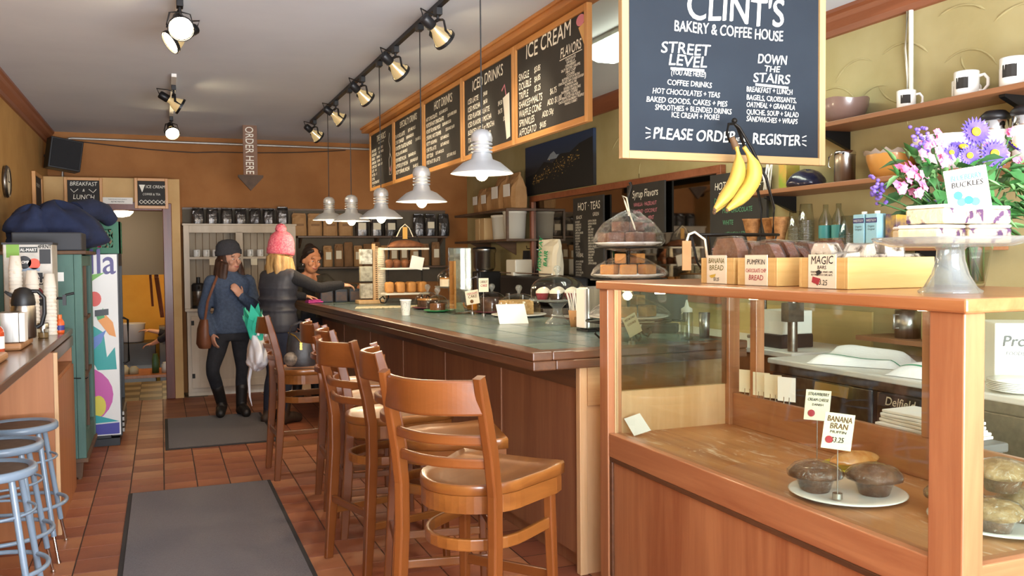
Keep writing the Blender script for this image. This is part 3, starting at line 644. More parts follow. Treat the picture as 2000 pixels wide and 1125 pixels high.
# the large sign board
bw, bh = 1.005, .85
L = [("CLINT'S", .165, 0, .103, 'C', 0, .012, .48), ('BAKERY & COFFEE HOUSE', .062, .01, .097, 'C', 0, .008, .54), ('STREET', .064, -.205, .007, 'C', 0, .01, .235), ('LEVEL', .064, -.195, -.042, 'C', 0, .01, .18), ('(YOU ARE HERE!)', .029, -.19, -.08, 'C', 0, .003, .165),
     ('COFFEE DRINKS', .0315, -.186, -.122, 'C', 0, .003, .2125), ('HOT CHOCOLATES + TEAS', .0315, -.2, -.16, 'C', 0, .003, .32), ('BAKED GOODS, CAKES + PIES', .0315, -.196, -.195, 'C', 0, .003, .385), ('SMOOTHIES + BLENDED DRINKS', .0315, -.165, -.225, 'C', 0, .003, .367), ('ICE CREAM + MORE!', .0315, -.157, -.252, 'C', 0, .003, .23),
     ('DOWN', .056, .226, -.002, 'C', 0, .01, .15), ('THE', .036, .224, -.0355, 'C', 0, .01, .08), ('STAIRS', .056, .222, -.082, 'C', 0, .01, .19), ('BREAKFAST + LUNCH', .0315, .093, -.126, 'L', 0, .003, .2375), ('BAGELS, CROISSANTS,', .0315, .093, -.16, 'L', 0, .003, .257), ('OATMEAL + GRANOLA', .0315, .093, -.19, 'L', 0, .003, .25), ('QUICHE, SOUP + SALAD', .0315, .093, -.221, 'L', 0, .003, .27), ('SANDWICHES + WRAPS', .0315, .093, -.25, 'L', 0, .003, .265),
     ('PLEASE ORDER', .064, -.16, -.341, 'C', 0, .016, .395), ('AT THE', .022, .065, -.335, 'C', 0, .003, .05), ('REGISTER', .064, .248, -.343, 'C', 0, .016, .2475)]
L[0] = ("CLINT'S", .165, .04, .156, 'C', 0, .012, .48)
def sgn(m):
    for q in ([(-.275, -.056), (-.115, -.054)], [(.14, -.094), (.31, -.098)]): stroke(m, q, .005)
    stroke(m, [(.03, -.345), (.09, -.345)], .002)
    for s, x in ((-1, -.37), (1, .385)):
        for dz in (-.022, 0, .022): stroke(m, [(x, -.32+dz*.6), (x+s*.022, -.32+dz)], .002)
sb = board('sign_board', 'large hanging chalkboard sign with white lettering and pale pine frame', (2.205, 3.10, 2.31), 0, bw, bh, L, .032, m_board2, (m_framep, m_framepX), 'sign', extra=sgn)
for x in (-.4, .4): obj('hanging_chain', M().tube([(x, 0, bh/2), (x, 0, CEIL-2.31)], .004, 6), m_steel, sb)
# small boards
board('small_chalkboard', 'small framed chalkboard reading BREAKFAST & LUNCH over the doorway', (-.73, 10.13, 2.2), 0, .36, .31, [('BREAKFAST', .058, 0, .07, 'C', 0, .0), ('&', .04, 0, .01, 'C', 0), ('LUNCH', .07, 0, -.07, 'C', 0, 0)], .03, extra=lambda m: (stroke(m, [(-.12, .035), (-.09, .0), (-.05, .035)]), stroke(m, [(.05, .035), (.09, .0), (.12, .035)])))
def sq(m):
    for i in range(7): stroke(m, [(-.12+.04*i, -.09), (-.1+.04*i, -.07), (-.08+.04*i, -.09), (-.1+.04*i, -.11), (-.12+.04*i, -.09)], .003)
    m.prism([(-.12, .09), (-.06, .09), (-.09, .01)], (0, -.005, 0), (1, 0, 0), (0, 0, 1), (0, -.001, 0), 0)
board('small_chalkboard', 'small framed chalkboard reading ICE CREAM beside the doorway top', (-.08, 10.1, 2.2), 0, .33, .32, [('ICE CREAM', .045, .04, .055, 'C', 0, 0), ('COFFEE & TEA', .032, 0, -.02, 'C', 0, 0)], .03, extra=sq)
board('paper_sign', 'white paper notice between the two small chalkboards over the doorway', (-.41, 10.12, 2.12), 0, .3, .075, [('THANKS FOR USING OUR HOUSEKEEPING', .011, 0, .01, 'C', 0, .005), ('NO MO MOUTH', .02, 0, -.018, 'C', 0, .02)], 0, m_paper, cat='notice', mats=[m_ink])
ar = thing('order_arrow_sign', 'narrow wooden arrow sign reading ORDER HERE, hung from the ceiling', 'sign', (.875, 9.45, 2.62))
m_aw = mat('weathered_board', '#8d6f5d', .8, c2='#77594a', ns=9, scale=(1, 1, .2))
obj('shaft', M().box(-.07, .07, -.012, .012, -.27, .25), m_aw, ar); obj('arrow_head', M().prism([(-.125, -.26), (.125, -.26), (.125, -.28), (0, -.42), (-.125, -.28)], (0, -.018, 0), (1, 0, 0), (0, 0, 1), (0, .036, 0)), mat('arrow_head_wood', '#5c4a3e', .8, c2='#4b3c33', ns=12), ar)
m = M().text('ORDER HERE', .115, (-.045, -.013, .235), (0, 0, -1), (1, 0, 0), bold=.0, wob=.01, shear=0, sx=.72); obj('lettering', m, m_chalk, ar)
# boards and picture on the right-hand wall
pic = thing('mountain_picture', 'dark canvas picture of a snowy mountain over town lights at night', 'picture', (3.57, 7.78, 2.38), -pi/2)
m_night = bpy.data.materials.new('night_town_print'); m_night.use_nodes = True
nt = m_night.node_tree; pb = nt.nodes['Principled BSDF']; v = _tc(nt)
sep = nt.nodes.new('ShaderNodeSeparateXYZ'); nt.links.new(v, sep.inputs[0])
rm = nt.nodes.new('ShaderNodeMapRange'); rm.inputs[1].default_value = -.25; rm.inputs[2].default_value = .25; nt.links.new(sep.outputs[2], rm.inputs[0])
nt.links.new(_ramp(nt, rm.outputs[0], [(0, lin('#191a1c')), (.5, lin('#23242a')), (.62, lin('#2c3646')), (1, lin('#2a3c5e'))]), pb.inputs['Base Color']); pb.inputs['Roughness'].default_value = .6
obj('canvas', M().box(-.78, .78, 0, .03, -.25, .25), m_night, pic)
mp = M().prism([(-.77, -.06), (-.5, -.03), (-.3, .06), (-.1, .03), (.1, .1), (.3, .09), (.5, .15), (.77, .18), (.77, -.24), (-.77, -.24)], (0, -.001, 0), (1, 0, 0), (0, 0, 1), (0, .0005, 0))
obj('dark_hills', mp, mat('hill_print', '#1c1c1b', .7), pic)
obj('snow_peak', M().prism([(-.22, .07), (-.14, .12), (-.06, .14), (.0, .1), (.06, .1), (.0, .065)], (0, -.0015, 0), (1, 0, 0), (0, 0, 1), (0, .0004, 0)), mat('snow_print', '#8f9aa8', .7), pic)
mt = M(); rr = random.Random(3)
for i in range(170):
    x = rr.uniform(-.6, .5); z = -.12+.17*(x+.6)/1.1+rr.gauss(0, .035)*(1.2-abs(x)); s = rr.uniform(.003, .009)
    mt.add([(x-s, -.002, z-s*.6), (x+s*1.6, -.002, z-s*.6), (x+s*1.6, -.002, z+s*.6), (x-s, -.002, z+s*.6)], [(0, 1, 2, 3)], rr.randrange(2))
tl_ = obj('town_lights', mt, [mat('town_light_print', '#c9a35a', .7), mat('town_light_print_dim', '#7d6538', .7)], pic); tl_['kind'] = 'stuff'
mir = thing('wall_mirror', 'large wood framed mirror on the yellow wall behind the bar', 'mirror', (3.598, 6.72, 1.66), -pi/2)
obj('mirror_glass', M().box(-1.65, 1.6, -.02, -.004, -.47, .4), mat('mirror_silver', '#9a948a', .03, 1), mir)
for z in (-.5, .4): obj('frame_rail', M().box(-1.7, 1.65, -.045, -.0, z, z+.055), m_trimwood, mir, bev=.003)
for x in (-1.7, 1.6): obj('frame_side', M().box(x, x+.055, -.045, 0, -.445, .4), wood('mirror_frame_upright', '#7c4326', '#95583a', 2, .45, .2), mir, bev=.003)
def teas(m):
    for c, n in ((-.2, 20), (.06, 16)):
        for i in range(n): m.text(random.choice(['EARL GREY', 'CHAMOMILE', 'JASMINE', 'ASSAM', 'PEPPERMINT', 'DARJEELING', 'ROOIBOS', 'SENCHA', 'LEMON GINGER', 'OOLONG']), .026, (c-.05, -.0055, .14-.025*i-(.06 if i > 11 and c < 0 else 0)), al='L', bold=0, sx=.85)
board('tea_chalkboard', 'tall chalkboard headed HOT TEAS leaning before the mirror', (3.54, 7.05, 1.66), -pi/2, .6, .74, [('HOT · TEAS', .1, .02, .25, 'C', 0, 0), ('BLACK', .045, -.17, .175, 'C', 0, 0), ('GREEN', .045, .16, .19, 'C', 0, 0), ('HERBAL', .05, -.16, -.17, 'C', 0, 0)], 0, extra=teas)
board('syrup_chalkboard', 'chalkboard headed Syrup Flavors with pink writing before the mirror', (3.54, 6.05, 1.87), -pi/2, .58, .4, [('Syrup Flavors', .085, 0, .09, 'C', 0, 0), ('VANILLA · HAZELNUT', .042, 0, .02, 'C', 1), ('ALMOND · COCONUT', .042, 0, -.035, 'C', 1), ('CARAMEL · MINT', .042, 0, -.09, 'C', 1), ('RASPBERRY · IRISH', .042, 0, -.145, 'C', 1)], 0)
board('chocolate_chalkboard', 'chalkboard headed HOT CHOCOLATE with green writing beside the mirror', (3.54, 4.86, 1.72), -pi/2, .62, .66, [('HOT CHOCOLATE', .07, 0, .22, 'C', 0, 0), ('DARK', .05, -.2, .13, 'C', 2), ('MILK CHOCOLATE', .045, 0, .06, 'C', 2), ('WHITE', .045, -.1, -.02, 'C', 2), ('MEXICAN SPICE', .045, 0, -.1, 'C', 2)], 0, extra=lambda m: (stroke(m, [(-.2, .195), (.05, .205), (.2, .2)]), stroke(m, [(-.28, -.18), (.0, -.165), (.25, -.16)], .003, 1)))
# ================================================================ LEFT SIDE: COUNTER, CABINETS, COOLER
sc = thing('side_counter', 'dark walnut side counter along the left wall with plywood cabinet end', 'counter', (0, 0, 0))
obj('worktop', M().box(XL+.003, -.555, 2.7, 6.5, 1.01, 1.05), m_counterL, sc, bev=.006)
obj('cabinet_end', M().box(XL+.003, -.55, 5.34, 5.365, 0, 1.0), m_ply, sc)
obj('end_edge_strip', M().box(-.555, -.535, 5.335, 5.36, 0, 1.0), m_pale, sc, bev=.002)
obj('cabinet_side', M().box(-.57, -.552, 5.37, 6.45, 0, .82), m_ply, sc)
obj('cabinet_shelf', M().box(XL+.003, -.56, 5.37, 6.45, .82, .84), m_ply, sc)
obj('cabinet_side', M().box(XL+.003, -.56, 6.43, 6.45, 0, 1.0), m_ply, sc)
obj('top_rail', M().box(-.59, -.55, 5.365, 6.45, .94, 1.005), m_counterL, sc, bev=.004)
obj('wall_bracket', M().prism([(0, 0), (.4, 0), (0, -.35)], (XL+.003, 3.3, 1.01), (1, 0, 0), (0, 0, 1), (0, .03, 0)), m_counterL, sc)
solo('serving_board', M().box(-1.0, -.66, 5.0, 5.45, 1.05, 1.085), wood('board_maple', '#a5744a', '#bf9064', 0, .5, .1), 'pale wooden board under the coffee flasks on the side counter', 'board', bev=.012)
solo('serving_board', M().box(-1.0, -.66, 4.1, 4.6, 1.05, 1.085), MATS['board_maple'], 'empty pale wooden board at the near end of the side counter', 'board', bev=.012)
# green glazed cabinet
gc = thing('green_cabinet', 'weathered green wooden cabinet with glazed door and tapered legs', 'cabinet', (0, 0, 0))
gx0, gx1, gy0, gy1 = -1.07, -.5, 6.62, 7.55
for i in range(5):
    a = gx0+(gx1-.05-gx0)*i/5; obj('side_board', M().box(a+.001, a+(gx1-.05-gx0)/5-.001, gy0, gy0+.02, .15, 1.54), m_green, gc, bev=.003)
obj('corner_stile', M().box(gx1-.05, gx1, gy0, gy0+.05, .15, 1.54), m_green, gc, bev=.004)
obj('corner_stile', M().box(gx1-.05, gx1, gy1-.05, gy1, .15, 1.54), m_green, gc, bev=.004)
obj('back_side', M().box(gx0, gx1-.05, gy1-.02, gy1, .15, 1.54), m_green, gc)
obj('cornice', M().box(gx0, gx1+.03, gy0-.02, gy1+.02, 1.54, 1.565), m_brownpaint, gc, bev=.006)
obj('base_board', M().box(gx0, gx1+.01, gy0, gy1, .12, .15), m_brownpaint, gc, bev=.004)
for z in (.55, .9, 1.25): obj('inner_shelf', M().box(gx0, gx1-.06, gy0+.02, gy1-.02, z, z+.015), m_brownpaint, gc)
dr = obj('door_frame', M().box(gx1-.03, gx1-.004, gy0+.052, gy0+.12, .16, 1.53).box(gx1-.03, gx1-.004, gy1-.12, gy1-.052, .16, 1.53).box(gx1-.03, gx1-.004, gy0+.12, gy1-.12, 1.46, 1.53).box(gx1-.03, gx1-.004, gy0+.12, gy1-.12, .16, .3), m_green, gc)
obj('mullion', M().box(gx1-.028, gx1-.008, (gy0+gy1)/2-.02, (gy0+gy1)/2+.02, .3, 1.46), m_brownpaint, dr)
for z in (.68, 1.07): obj('glazing_bar', M().box(gx1-.028, gx1-.008, gy0+.12, gy1-.12, z, z+.025), m_brownpaint, dr)
obj('door_pane', M().box(gx1-.022, gx1-.018, gy0+.12, gy1-.12, .3, 1.46), m_glass, dr)
obj('latch_chain', M().tube([(gx1-.16, gy0-.005, .72), (gx1-.1, gy0-.01, .705), (gx1-.03, gy0-.008, .7), (gx1+.008, gy0+.05, .69), (gx1+.01, gy0+.14, .69)], .004, 6), m_iron, gc)
for x in (gx0+.05, gx1-.05):
    for y in (gy0+.05, gy1-.05): obj('leg', M().bar([(x, y, .12), (x+.0, y, .015)], .055, .055, (0, 1, 0), [1, .65]).cyl((x, y, 0), .016, .016, 10), m_brownpaint, gc)
obj('name_card', M().box(gx1-.18, gx1-.11, gy0-.004, gy0-.001, 1.36, 1.42), m_paper, gc)
solo('glass_goods', M().ell((-.64, 6.95, .36), (.08, .13, .18)), mat('amber_jar_filling', '#8a6a4a', .4, c2='#5a3a2a', ns=30), 'wrapped goods behind the lower glass of the green cabinet', 'package')
# drinks cooler
ck = thing('drinks_cooler', 'drinks cooler with bright printed white side and black glass door', 'cooler', (0, 0, 0))
cx0, cx1, cy0, cy1 = -1.07, -.31, 7.75, 8.42
obj('cabinet', M().box(cx0, cx1-.09, cy0+.004, cy1, .06, 1.55), m_black, ck, bev=.006)
obj('plinth', M().box(cx0, cx1-.03, cy0+.02, cy1-.02, 0, .06), m_black, ck)
obj('side_print', M().box(cx0, cx1-.02, cy0, cy0+.004, .09, 1.545), mat('print_white', '#e8e6e2', .4), ck)
dc = obj('door_frame', M().box(cx1-.085, cx1-.01, cy0+.005, cy0+.05, .08, 1.55).box(cx1-.085, cx1-.01, cy1-.05, cy1, .08, 1.55).box(cx1-.085, cx1-.01, cy0+.05, cy1-.05, 1.45, 1.55).box(cx1-.085, cx1-.01, cy0+.05, cy1-.05, .08, .3), m_black, ck)
obj('door_glass', M().box(cx1-.05, cx1-.045, cy0+.05, cy1-.05, .3, 1.45), m_glass, dc)
obj('handle', M().tube([(cx1-.01, cy1-.08, 1.0), (cx1+.03, cy1-.08, .98), (cx1+.03, cy1-.08, .62), (cx1-.01, cy1-.08, .6)], .01, 8), m_blackm, dc)
for i in range(4): obj('grille_slat', M().box(cx1-.01, cx1+.004, cy0+.06, cy1-.06, .1+.045*i, .13+.045*i), m_dsteel, ck)
PRN = [0]
def pr(n, poly, c): PRN[0] += 1; obj(n, M().prism([(x, z) for x, z in poly], (0, cy0-.0005-.0006*PRN[0], 0), (1, 0, 0), (0, 0, 1), (0, -.001, 0)), mat('print_'+c, c, .4), ck)
sx = -.52
pr('print_leaf', [(sx, .98+.0), (sx-.02, .72), (sx+.03, .62), (sx+.17, .62), (sx+.16, .8), (sx+.1, .72), (sx+.08, .92)], '#149b98')
pr('print_disc', [(sx-.12+.26*cos(a), .42+.24*sin(a)) for a in [i*pi/12 for i in range(-6, 8)]], '#c552a4')
pr('print_lemon', [(sx+.03+.055*cos(a), .33+.085*sin(a)) for a in [i*pi/8 for i in range(16)]], '#d8cc44')
pr('print_carrot', [(sx+.04, 1.02), (sx+.1, 1.06), (sx+.15, 1.0), (sx+.17, .88), (sx+.12, .9)], '#e8963c')
pr('print_sprout', [(sx+.02, 1.08), (sx+.04, 1.02), (sx+.09, 1.04), (sx+.08, 1.12), (sx+.06, 1.06)], '#3d9a4c')
pr('print_feather', [(sx, .88), (sx+.1, .94), (sx+.06, .84), (sx, .78)], '#5b7fc4')
pr('print_swirl', [(sx+.02+.05*cos(a), 1.19+.06*sin(a)) for a in [i*pi/8 for i in range(16)]], '#d84a3c')
pr('print_swirl_core', [(sx+.022+.018*cos(a), 1.19+.022*sin(a)) for a in [i*pi/6 for i in range(12)]], '#f0c63c') if False else None
pr('print_green', [(sx-.02, 1.38), (sx+.1, 1.4), (sx, 1.33)], '#6fae3e')
pr('print_label', [(sx+.02, 1.1), (sx+.12, 1.11), (sx+.12, 1.06), (sx+.02, 1.05)], '#1d1d1f')
pr('print_base', [(sx-.1, .1), (sx+.18, .1), (sx+.18, .19), (sx-.1, .18)], '#3b3a96')
pr('print_wedge', [(sx-.1, .19), (sx+.18, .2), (sx-.05, .28)], '#1f9ea4')
obj('print_word', M().text('lla', .29, (sx-.02, cy0-.0012, 1.39), (1, 0, 0), (0, 0, 1), bold=.01, shear=0, wob=0, sx=.8), mat('print_purple', '#3f2f78', .4), ck)
obj('door_sticker', M().box(cx1-.07, cx1-.02, cy0+.003, cy0+.0045, 1.28, 1.5), m_paper, ck)
for i in range(9):
    solo('soda_bottle', M().lathe([(0, 0), (.028, 0), (.03, .02), (.03, .13), (.012, .18), (.012, .2), (0, .2)], n=12), mat('soda_%d' % (i % 3), ['#5a7f4a', '#a8702c', '#7c2f3a'][i % 3], .2), ['green', 'amber', 'dark red'][i % 3]+' drink bottle standing inside the cooler', 'bottle', (-.44, cy0+.12+.052*i, .31), group='bottles inside the cooler') if i in () else None
# things on top
solo('stereo_box', M().box(-.92, -.5, 6.66, 7.06, 1.566, 1.69), mat('dark_grey_plastic', '#33353a', .6), 'dark grey box lying on top of the green cabinet', 'box', bev=.008)
mk = thing('milk_crate', 'green plastic milk crate on top of the drinks cooler', 'crate', (-.46, 8.0, 1.551))
mcr = mat('crate_green', '#1f6b48', .5)
for s in (-1, 1):
    for ax in (0, 1):
        e = .15
        def bx(u0, u1, z0, z1, nm):
            a = (u0, u1, s*e-.006, s*e+.006, z0, z1) if ax == 0 else (s*e-.006, s*e+.006, u0, u1, z0, z1)
            obj(nm, M().box(*a), mcr, mk)
        bx(-.156, .156, .20, .26, 'top_band'); bx(-.156, .156, 0, .05, 'bottom_band'); bx(-.156, -.1, .05, .2, 'corner'); bx(.1, .156, .05, .2, 'corner')
        for q in range(5):
            t_ = -.1+.05*q
            for dd in (-1, 1):
                p0, p1 = (t_-.025*dd, .05), (t_+.05*dd, .2)
                v0, v1 = ((p0[0], s*e, p0[1]), (p1[0], s*e, p1[1])) if ax == 0 else ((s*e, p0[0], p0[1]), (s*e, p1[0], p1[1]))
                obj('lattice', M().bar([v0, v1], .008, .012), mcr, mk)
obj('bottom', M().box(-.15, .15, -.15, .15, 0, .01), mcr, mk)
solo('pink_bundle', M().ell((-.5, 7.93, 1.65), (.06, .05, .07)), mat('pink_plastic', '#d83a68', .5), 'pink thing showing through the side of the green crate', 'toy')
def heap(c, R3, seed, amp=.16, n=28, k=16):
    rr = random.Random(seed); ph = [rr.uniform(0, 6) for _ in range(6)]
    m = M(); rs = []
    for j in range(k+1):
        t = -pi/2+pi*min(max(j, .03), k-.03)/k; ring = []
        for i in range(n):
            a = 2*pi*i/n; f = 1+amp*(sin(2*a+ph[0]+2*t)+.6*sin(5*a+ph[1]-3*t)+.4*sin(9*a+ph[2]+5*t))/2
            z = c[2]+R3[2]*sin(t)*(1 if t > 0 else .35)*(1+amp*.5*sin(3*a+ph[3])); ring.append((c[0]+R3[0]*cos(t)*cos(a)*f, c[1]+R3[1]*cos(t)*sin(a)*f, z))
        rs.append(ring)
    return m.rings(rs)
jk = solo('folded_jacket', heap((-.72, 7.36, 1.66), (.3, .26, .26), 4, .26, 44, 26), m_navy, 'navy blue jacket heaped on the green cabinet and crate', 'jacket')
obj('sleeve', M().tube([(-.6, 7.5, 1.86), (-.5, 7.62, 1.9), (-.42, 7.75, 1.88), (-.37, 7.82, 1.82)], [.09, .085, .075, .06], 12), m_navy, jk)
obj('hood', heap((-.86, 7.25, 1.72), (.16, .16, .17), 14, .3, 30, 18), m_navy, jk)
# poster board on the left wall, clock, loudspeaker
board('leaning_board', 'narrow framed board hung on the left wall in the back corner', (-1.08, 9.5, 2.12), pi/2, .55, .42, [('OPEN DAILY', .05, 0, .08, 'C', 0, 0)], .035)
solo('paper_cone', M().lathe([(.0, 0), (.03, .03), (.06, .14), (.055, .14)], n=16), mat('pink_paper', '#c98a80', .8), 'small pink paper cone on top of the shelf by the back corner', 'paper', (-.99, 8.55, 2.02)) if False else None
ckk = thing('wall_clock', 'round wall clock on the left wall seen nearly edge on', 'clock', (XL+.002, 7.7, 2.105))
obj('case_ring', M().lathe([(.0, 0), (.12, 0), (.125, .02), (.11, .035), (.1, .03)], R=roty(pi/2), n=32), m_dsteel, ckk)
obj('face', M().lathe([(.0, .025), (.108, .025)], R=roty(pi/2), n=32), m_creamp, ckk)
obj('hand', M().box(.027, .029, -.004, .004, 0, .08).box(.027, .029, 0, .06, -.004, .004), m_ink, ckk)
sp = thing('loudspeaker', 'black loudspeaker tilted in the upper back left corner', 'loudspeaker', (-.89, 9.95, 2.56))
RR = rotz(rad(18)) @ roty(rad(8))
obj('cabinet', M().ob((0, 0, 0), (.3, .2, .31), RR), m_black, sp, bev=.008)
obj('grille', M().ob(RR @ V((0, -.105, 0)), (.27, .012, .28), RR), mat('speaker_cloth', '#242426', .95, bump=.4, bs=200), sp, bev=.004)
obj('wall_arm', M().tube([RR @ V((0, .1, 0)), V((-.1, .3, .02)), V((-.208, .3, .02))], .014, 8), m_blackm, sp)

# ================================================================ WHITE HUTCH
hu = thing('white_hutch', 'white painted hutch with open beadboard shelves and lower doors', 'cabinet', (.23, 10.18, 0))
W_ = 1.2
obj('base_body', M().box(0.02, W_-.02, .03, .355, .05, .93), m_hutch, hu)
obj('ledge', M().box(-.0, W_+.01, -.02, .365, .93, .96), m_hutch, hu, bev=.005)
obj('plinth', M().box(.02, W_-.02, .05, .35, 0, .05), m_hutch, hu)
for x0 in (.06, .625):
    d = obj('door', M().box(x0, x0+.5, .008, .03, .09, .88), m_hutch, hu, bev=.003)
    for (a, b, c, e) in ((0, .5, .81, .88), (0, .5, .09, .17), (0, .07, .17, .81), (.43, .5, .17, .81)): obj('door_rail', M().box(x0+a, x0+b, 0.0, .008, c, e), m_hutch, d, bev=.002)
    obj('knob', M().ell((x0+.46 if x0 < .3 else x0+.04, -.012, .62), (.014, .014, .014), 10, 6), m_iron, d)
    for z in (.2, .78): obj('hinge', M().box(x0+(.0 if x0 < .3 else .47), x0+(.03 if x0 < .3 else .5), -.004, 0, z, z+.05), m_iron, d)
for x in (0, W_-.1): obj('upper_side', M().box(x if x else 0, x+.1 if x else .06, .06, .36, .96, 1.87), m_hutch, hu, bev=.003)
obj('center_stile', M().box(.545, .62, .06, .09, .96, 1.8), m_hutch, hu, bev=.003)
obj('head_rail', M().box(.06, W_-.1, .06, .09, 1.79, 1.87), m_hutch, hu, bev=.003)
obj('top', M().box(-.01, W_+.01, .05, .365, 1.87, 1.89), m_hutch, hu, bev=.003)
obj('shelf', M().box(.06, W_-.1, .09, .345, 1.5, 1.525), m_hutch, hu)
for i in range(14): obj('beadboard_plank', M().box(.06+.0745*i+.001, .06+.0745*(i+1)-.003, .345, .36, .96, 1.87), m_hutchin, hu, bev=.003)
def mug(label, loc, rz=0, s=1, mt=None, prt=None, grp=None, name='mug'):
    t = thing(name, label, 'mug', loc, rz, grp)
    obj('cup', M().lathe([(0, .004), (.036*s, 0), (.042*s, .01), (.043*s, .092*s), (.041*s, .095*s), (.039*s, .09*s), (.037*s, .012), (0, .01)], n=24), mt or m_white, t)
    obj('handle', M().tube([(.04*s, 0, .075*s), (.058*s, 0, .078*s), (.07*s, 0, .062*s), (.07*s, 0, .038*s), (.056*s, 0, .02*s), (.04*s, 0, .022*s)], .006*s, 8, up=(0, 1, 0)), mt or m_white, t)
    if prt: obj('print', M().add([(-.0432*s*cos(a), -.0432*s*sin(a), z) for z in (.03*s, .07*s) for a in (rad(50), rad(70), rad(90), rad(110))], [(0, 1, 5, 4), (1, 2, 6, 5), (2, 3, 7, 6)]), prt, t)
    return t
hx, hy = .23, 10.38
for i, (x, lb) in enumerate(((.37, 'white mug at the left end of the hutch shelf'), (.47, 'second white mug on the hutch shelf'), (.57, 'third white mug on the hutch shelf, nearest the tumblers'), (.94, 'white mug on the right half of the hutch shelf'), (1.05, 'white mug on the hutch shelf half behind the pink hat'), (1.26, 'white mug at the right end of the hutch shelf'))):
    mug(lb, (x, hy, 1.525), rad(-75), .85, grp='mugs in the hutch')
for x, c, n in ((.67, '#a02840', 'dark red'), (.765, '#4f7f2e', 'green')):
    t = thing('travel_tumbler', n+' travel tumbler with black lid on the hutch shelf', 'tumbler', (x, hy, 1.525))
    obj('body', M().lathe([(0, 0), (.03, 0), (.036, .12), (.037, .15)], n=20), mat('tumbler_'+n, c, .25, .4), t); obj('lid', M().lathe([(.038, .15), (.038, .17), (.03, .18), (0, .18)], n=20), m_black, t)
def airpot(label, loc, s=1):
    t = thing('pump_airpot', label, 'thermos', loc)
    obj('body', M().lathe([(0, 0), (.07*s, 0), (.07*s, .2*s), (.066*s, .22*s)], n=24), m_dsteel, t); obj('base_ring', M().lathe([(.072*s, 0), (.072*s, .03*s)], n=24), m_black, t)
    obj('head', M().lathe([(.074*s, .2*s), (.074*s, .27*s), (.06*s, .29*s), (0, .295*s)], n=24), m_black, t); obj('pump', M().cyl((0, 0, .29*s), .022*s, .07*s, 12), m_black, t)
    obj('spout', M().tube([(0, -.06*s, .25*s), (0, -.1*s, .25*s), (0, -.105*s, .22*s)], .012*s, 8), m_black, t)
airpot('black pump thermos on the hutch ledge beside the doorway', (.375, 10.28, .96), .95)
airpot('steel pump thermos on the hutch ledge behind the woman in the beanie', (.56, 10.3, .96), .85)
for x, z in ((.53, 1.47), (.97, 1.465)): solo('price_note', M().box(x-.035, x+.035, 10.262, 10.264, z-.035, z+.035), m_creamp, 'small paper note hanging from the hutch shelf on the '+('left' if x < .8 else 'right'), 'note')

# ================================================================ COFFEE SHELVES ON THE BACK WALL
cs = thing('coffee_shelf', 'two long dark shelves of coffee bags on the back wall', 'shelf', (0, 0, 0))
m_shelf = wood('dark_shelf', '#4f3a2a', '#6b503a', 0, .5, .1)
obj('back_panel', M().box(1.46, 3.3, 10.53, 10.548, 1.2, 2.06), mat('grey_panel', '#6b604f', .8, c2='#5d5344', ns=3), cs)
obj('shelf', M().box(1.46, 3.25, 10.28, 10.53, 1.735, 1.757), m_shelf, cs, bev=.003); obj('shelf', M().box(1.46, 3.25, 10.28, 10.53, 1.375, 1.397), m_shelf, cs, bev=.003)
obj('ledge', M().box(.23, 3.3, 10.52, 10.548, 2.06, 2.08), m_shelf, cs)
obj('back_panel', M().box(.23, 1.455, 10.53, 10.548, 1.895, 2.06), MATS['grey_panel'], cs)
for x in (1.5, 2.4, 3.2): obj('bracket', M().prism([(0, 0), (-.2, 0), (0, -.12)], (x, 10.53, 1.735), (0, 1, 0), (0, 0, 1), (.02, 0, 0)), m_shelf, cs)
def bagm(w_, d_, h_, seed, fold=.3, flare=1.0):
    rr = random.Random(seed); m = M(); rs = []; n = 16
    for z, fw_, fd in ((0, .94, .92), (.02, 1, 1), (.3, 1.02, 1.1), (.6, 1, .95), (.82, .98*flare, .55), (.94, .96*flare, .18), (1, .9*flare, .08)):
        ring = []
        for i in range(n):
            a = 2*pi*(i+.5)/n; c_, s_ = cos(a), sin(a); q = 4.0
            k = (abs(c_)**q+abs(s_)**q)**(-1/q); j = 1+rr.uniform(-.035, .035)
            ring.append((w_/2*k*c_*fw_*j, d_/2*k*s_*fd*j+(.012*rr.uniform(-1, 1) if z > .7 else 0), h_*z*(1+rr.uniform(-.015, .015) if z > .1 else 1)))
        rs.append(ring)
    return m.rings(rs, 0, False)
BAGN = [0]
def bag(label, loc, w_, d_, h_, mt, rz=0, lab=None, grp=None, lm=None, cat='coffee bag', name='coffee_bag'):
    BAGN[0] += 1
    t = thing(name, label, cat, loc, rz, grp)
    obj('pouch', bagm(w_, d_, h_, BAGN[0]), mt, t)
    if lab: obj('label', M().box(-w_*.3, w_*.3, -d_*.56-.003, -d_*.56, h_*lab[0], h_*lab[1]), lm or m_creamp, t)
    obj('top_fold', M().box(-w_*.42, w_*.42, -.012, .012, h_*.96, h_*1.03), mt, t, bev=.004)
    return t
def bx_(px): return 1.771+(px-630)*.00631
ORD = ['first', 'second', 'third', 'fourth', 'fifth', 'sixth', 'seventh', 'eighth', 'ninth', 'tenth', 'eleventh', 'twelfth']
for i in range(7): bag(ORD[i]+' silver foil bag from the left on top of the white hutch', (.39+.152*i, 10.36+.02*(i % 2), 1.891), .125, .08, .175+.02*(i == 6), m_foil, rad(random.uniform(-14, 14)), grp='foil bags on the hutch')
for i, p in enumerate((586, 614, 642, 671)): bag(ORD[i]+' large kraft coffee bag from the left on the upper back shelf', (bx_(p), 10.4, 1.758), .165, .1, .255, m_kraft, rad(random.uniform(-5, 5)), (.45, .55), 'kraft bags on the upper shelf', m_kraftd)
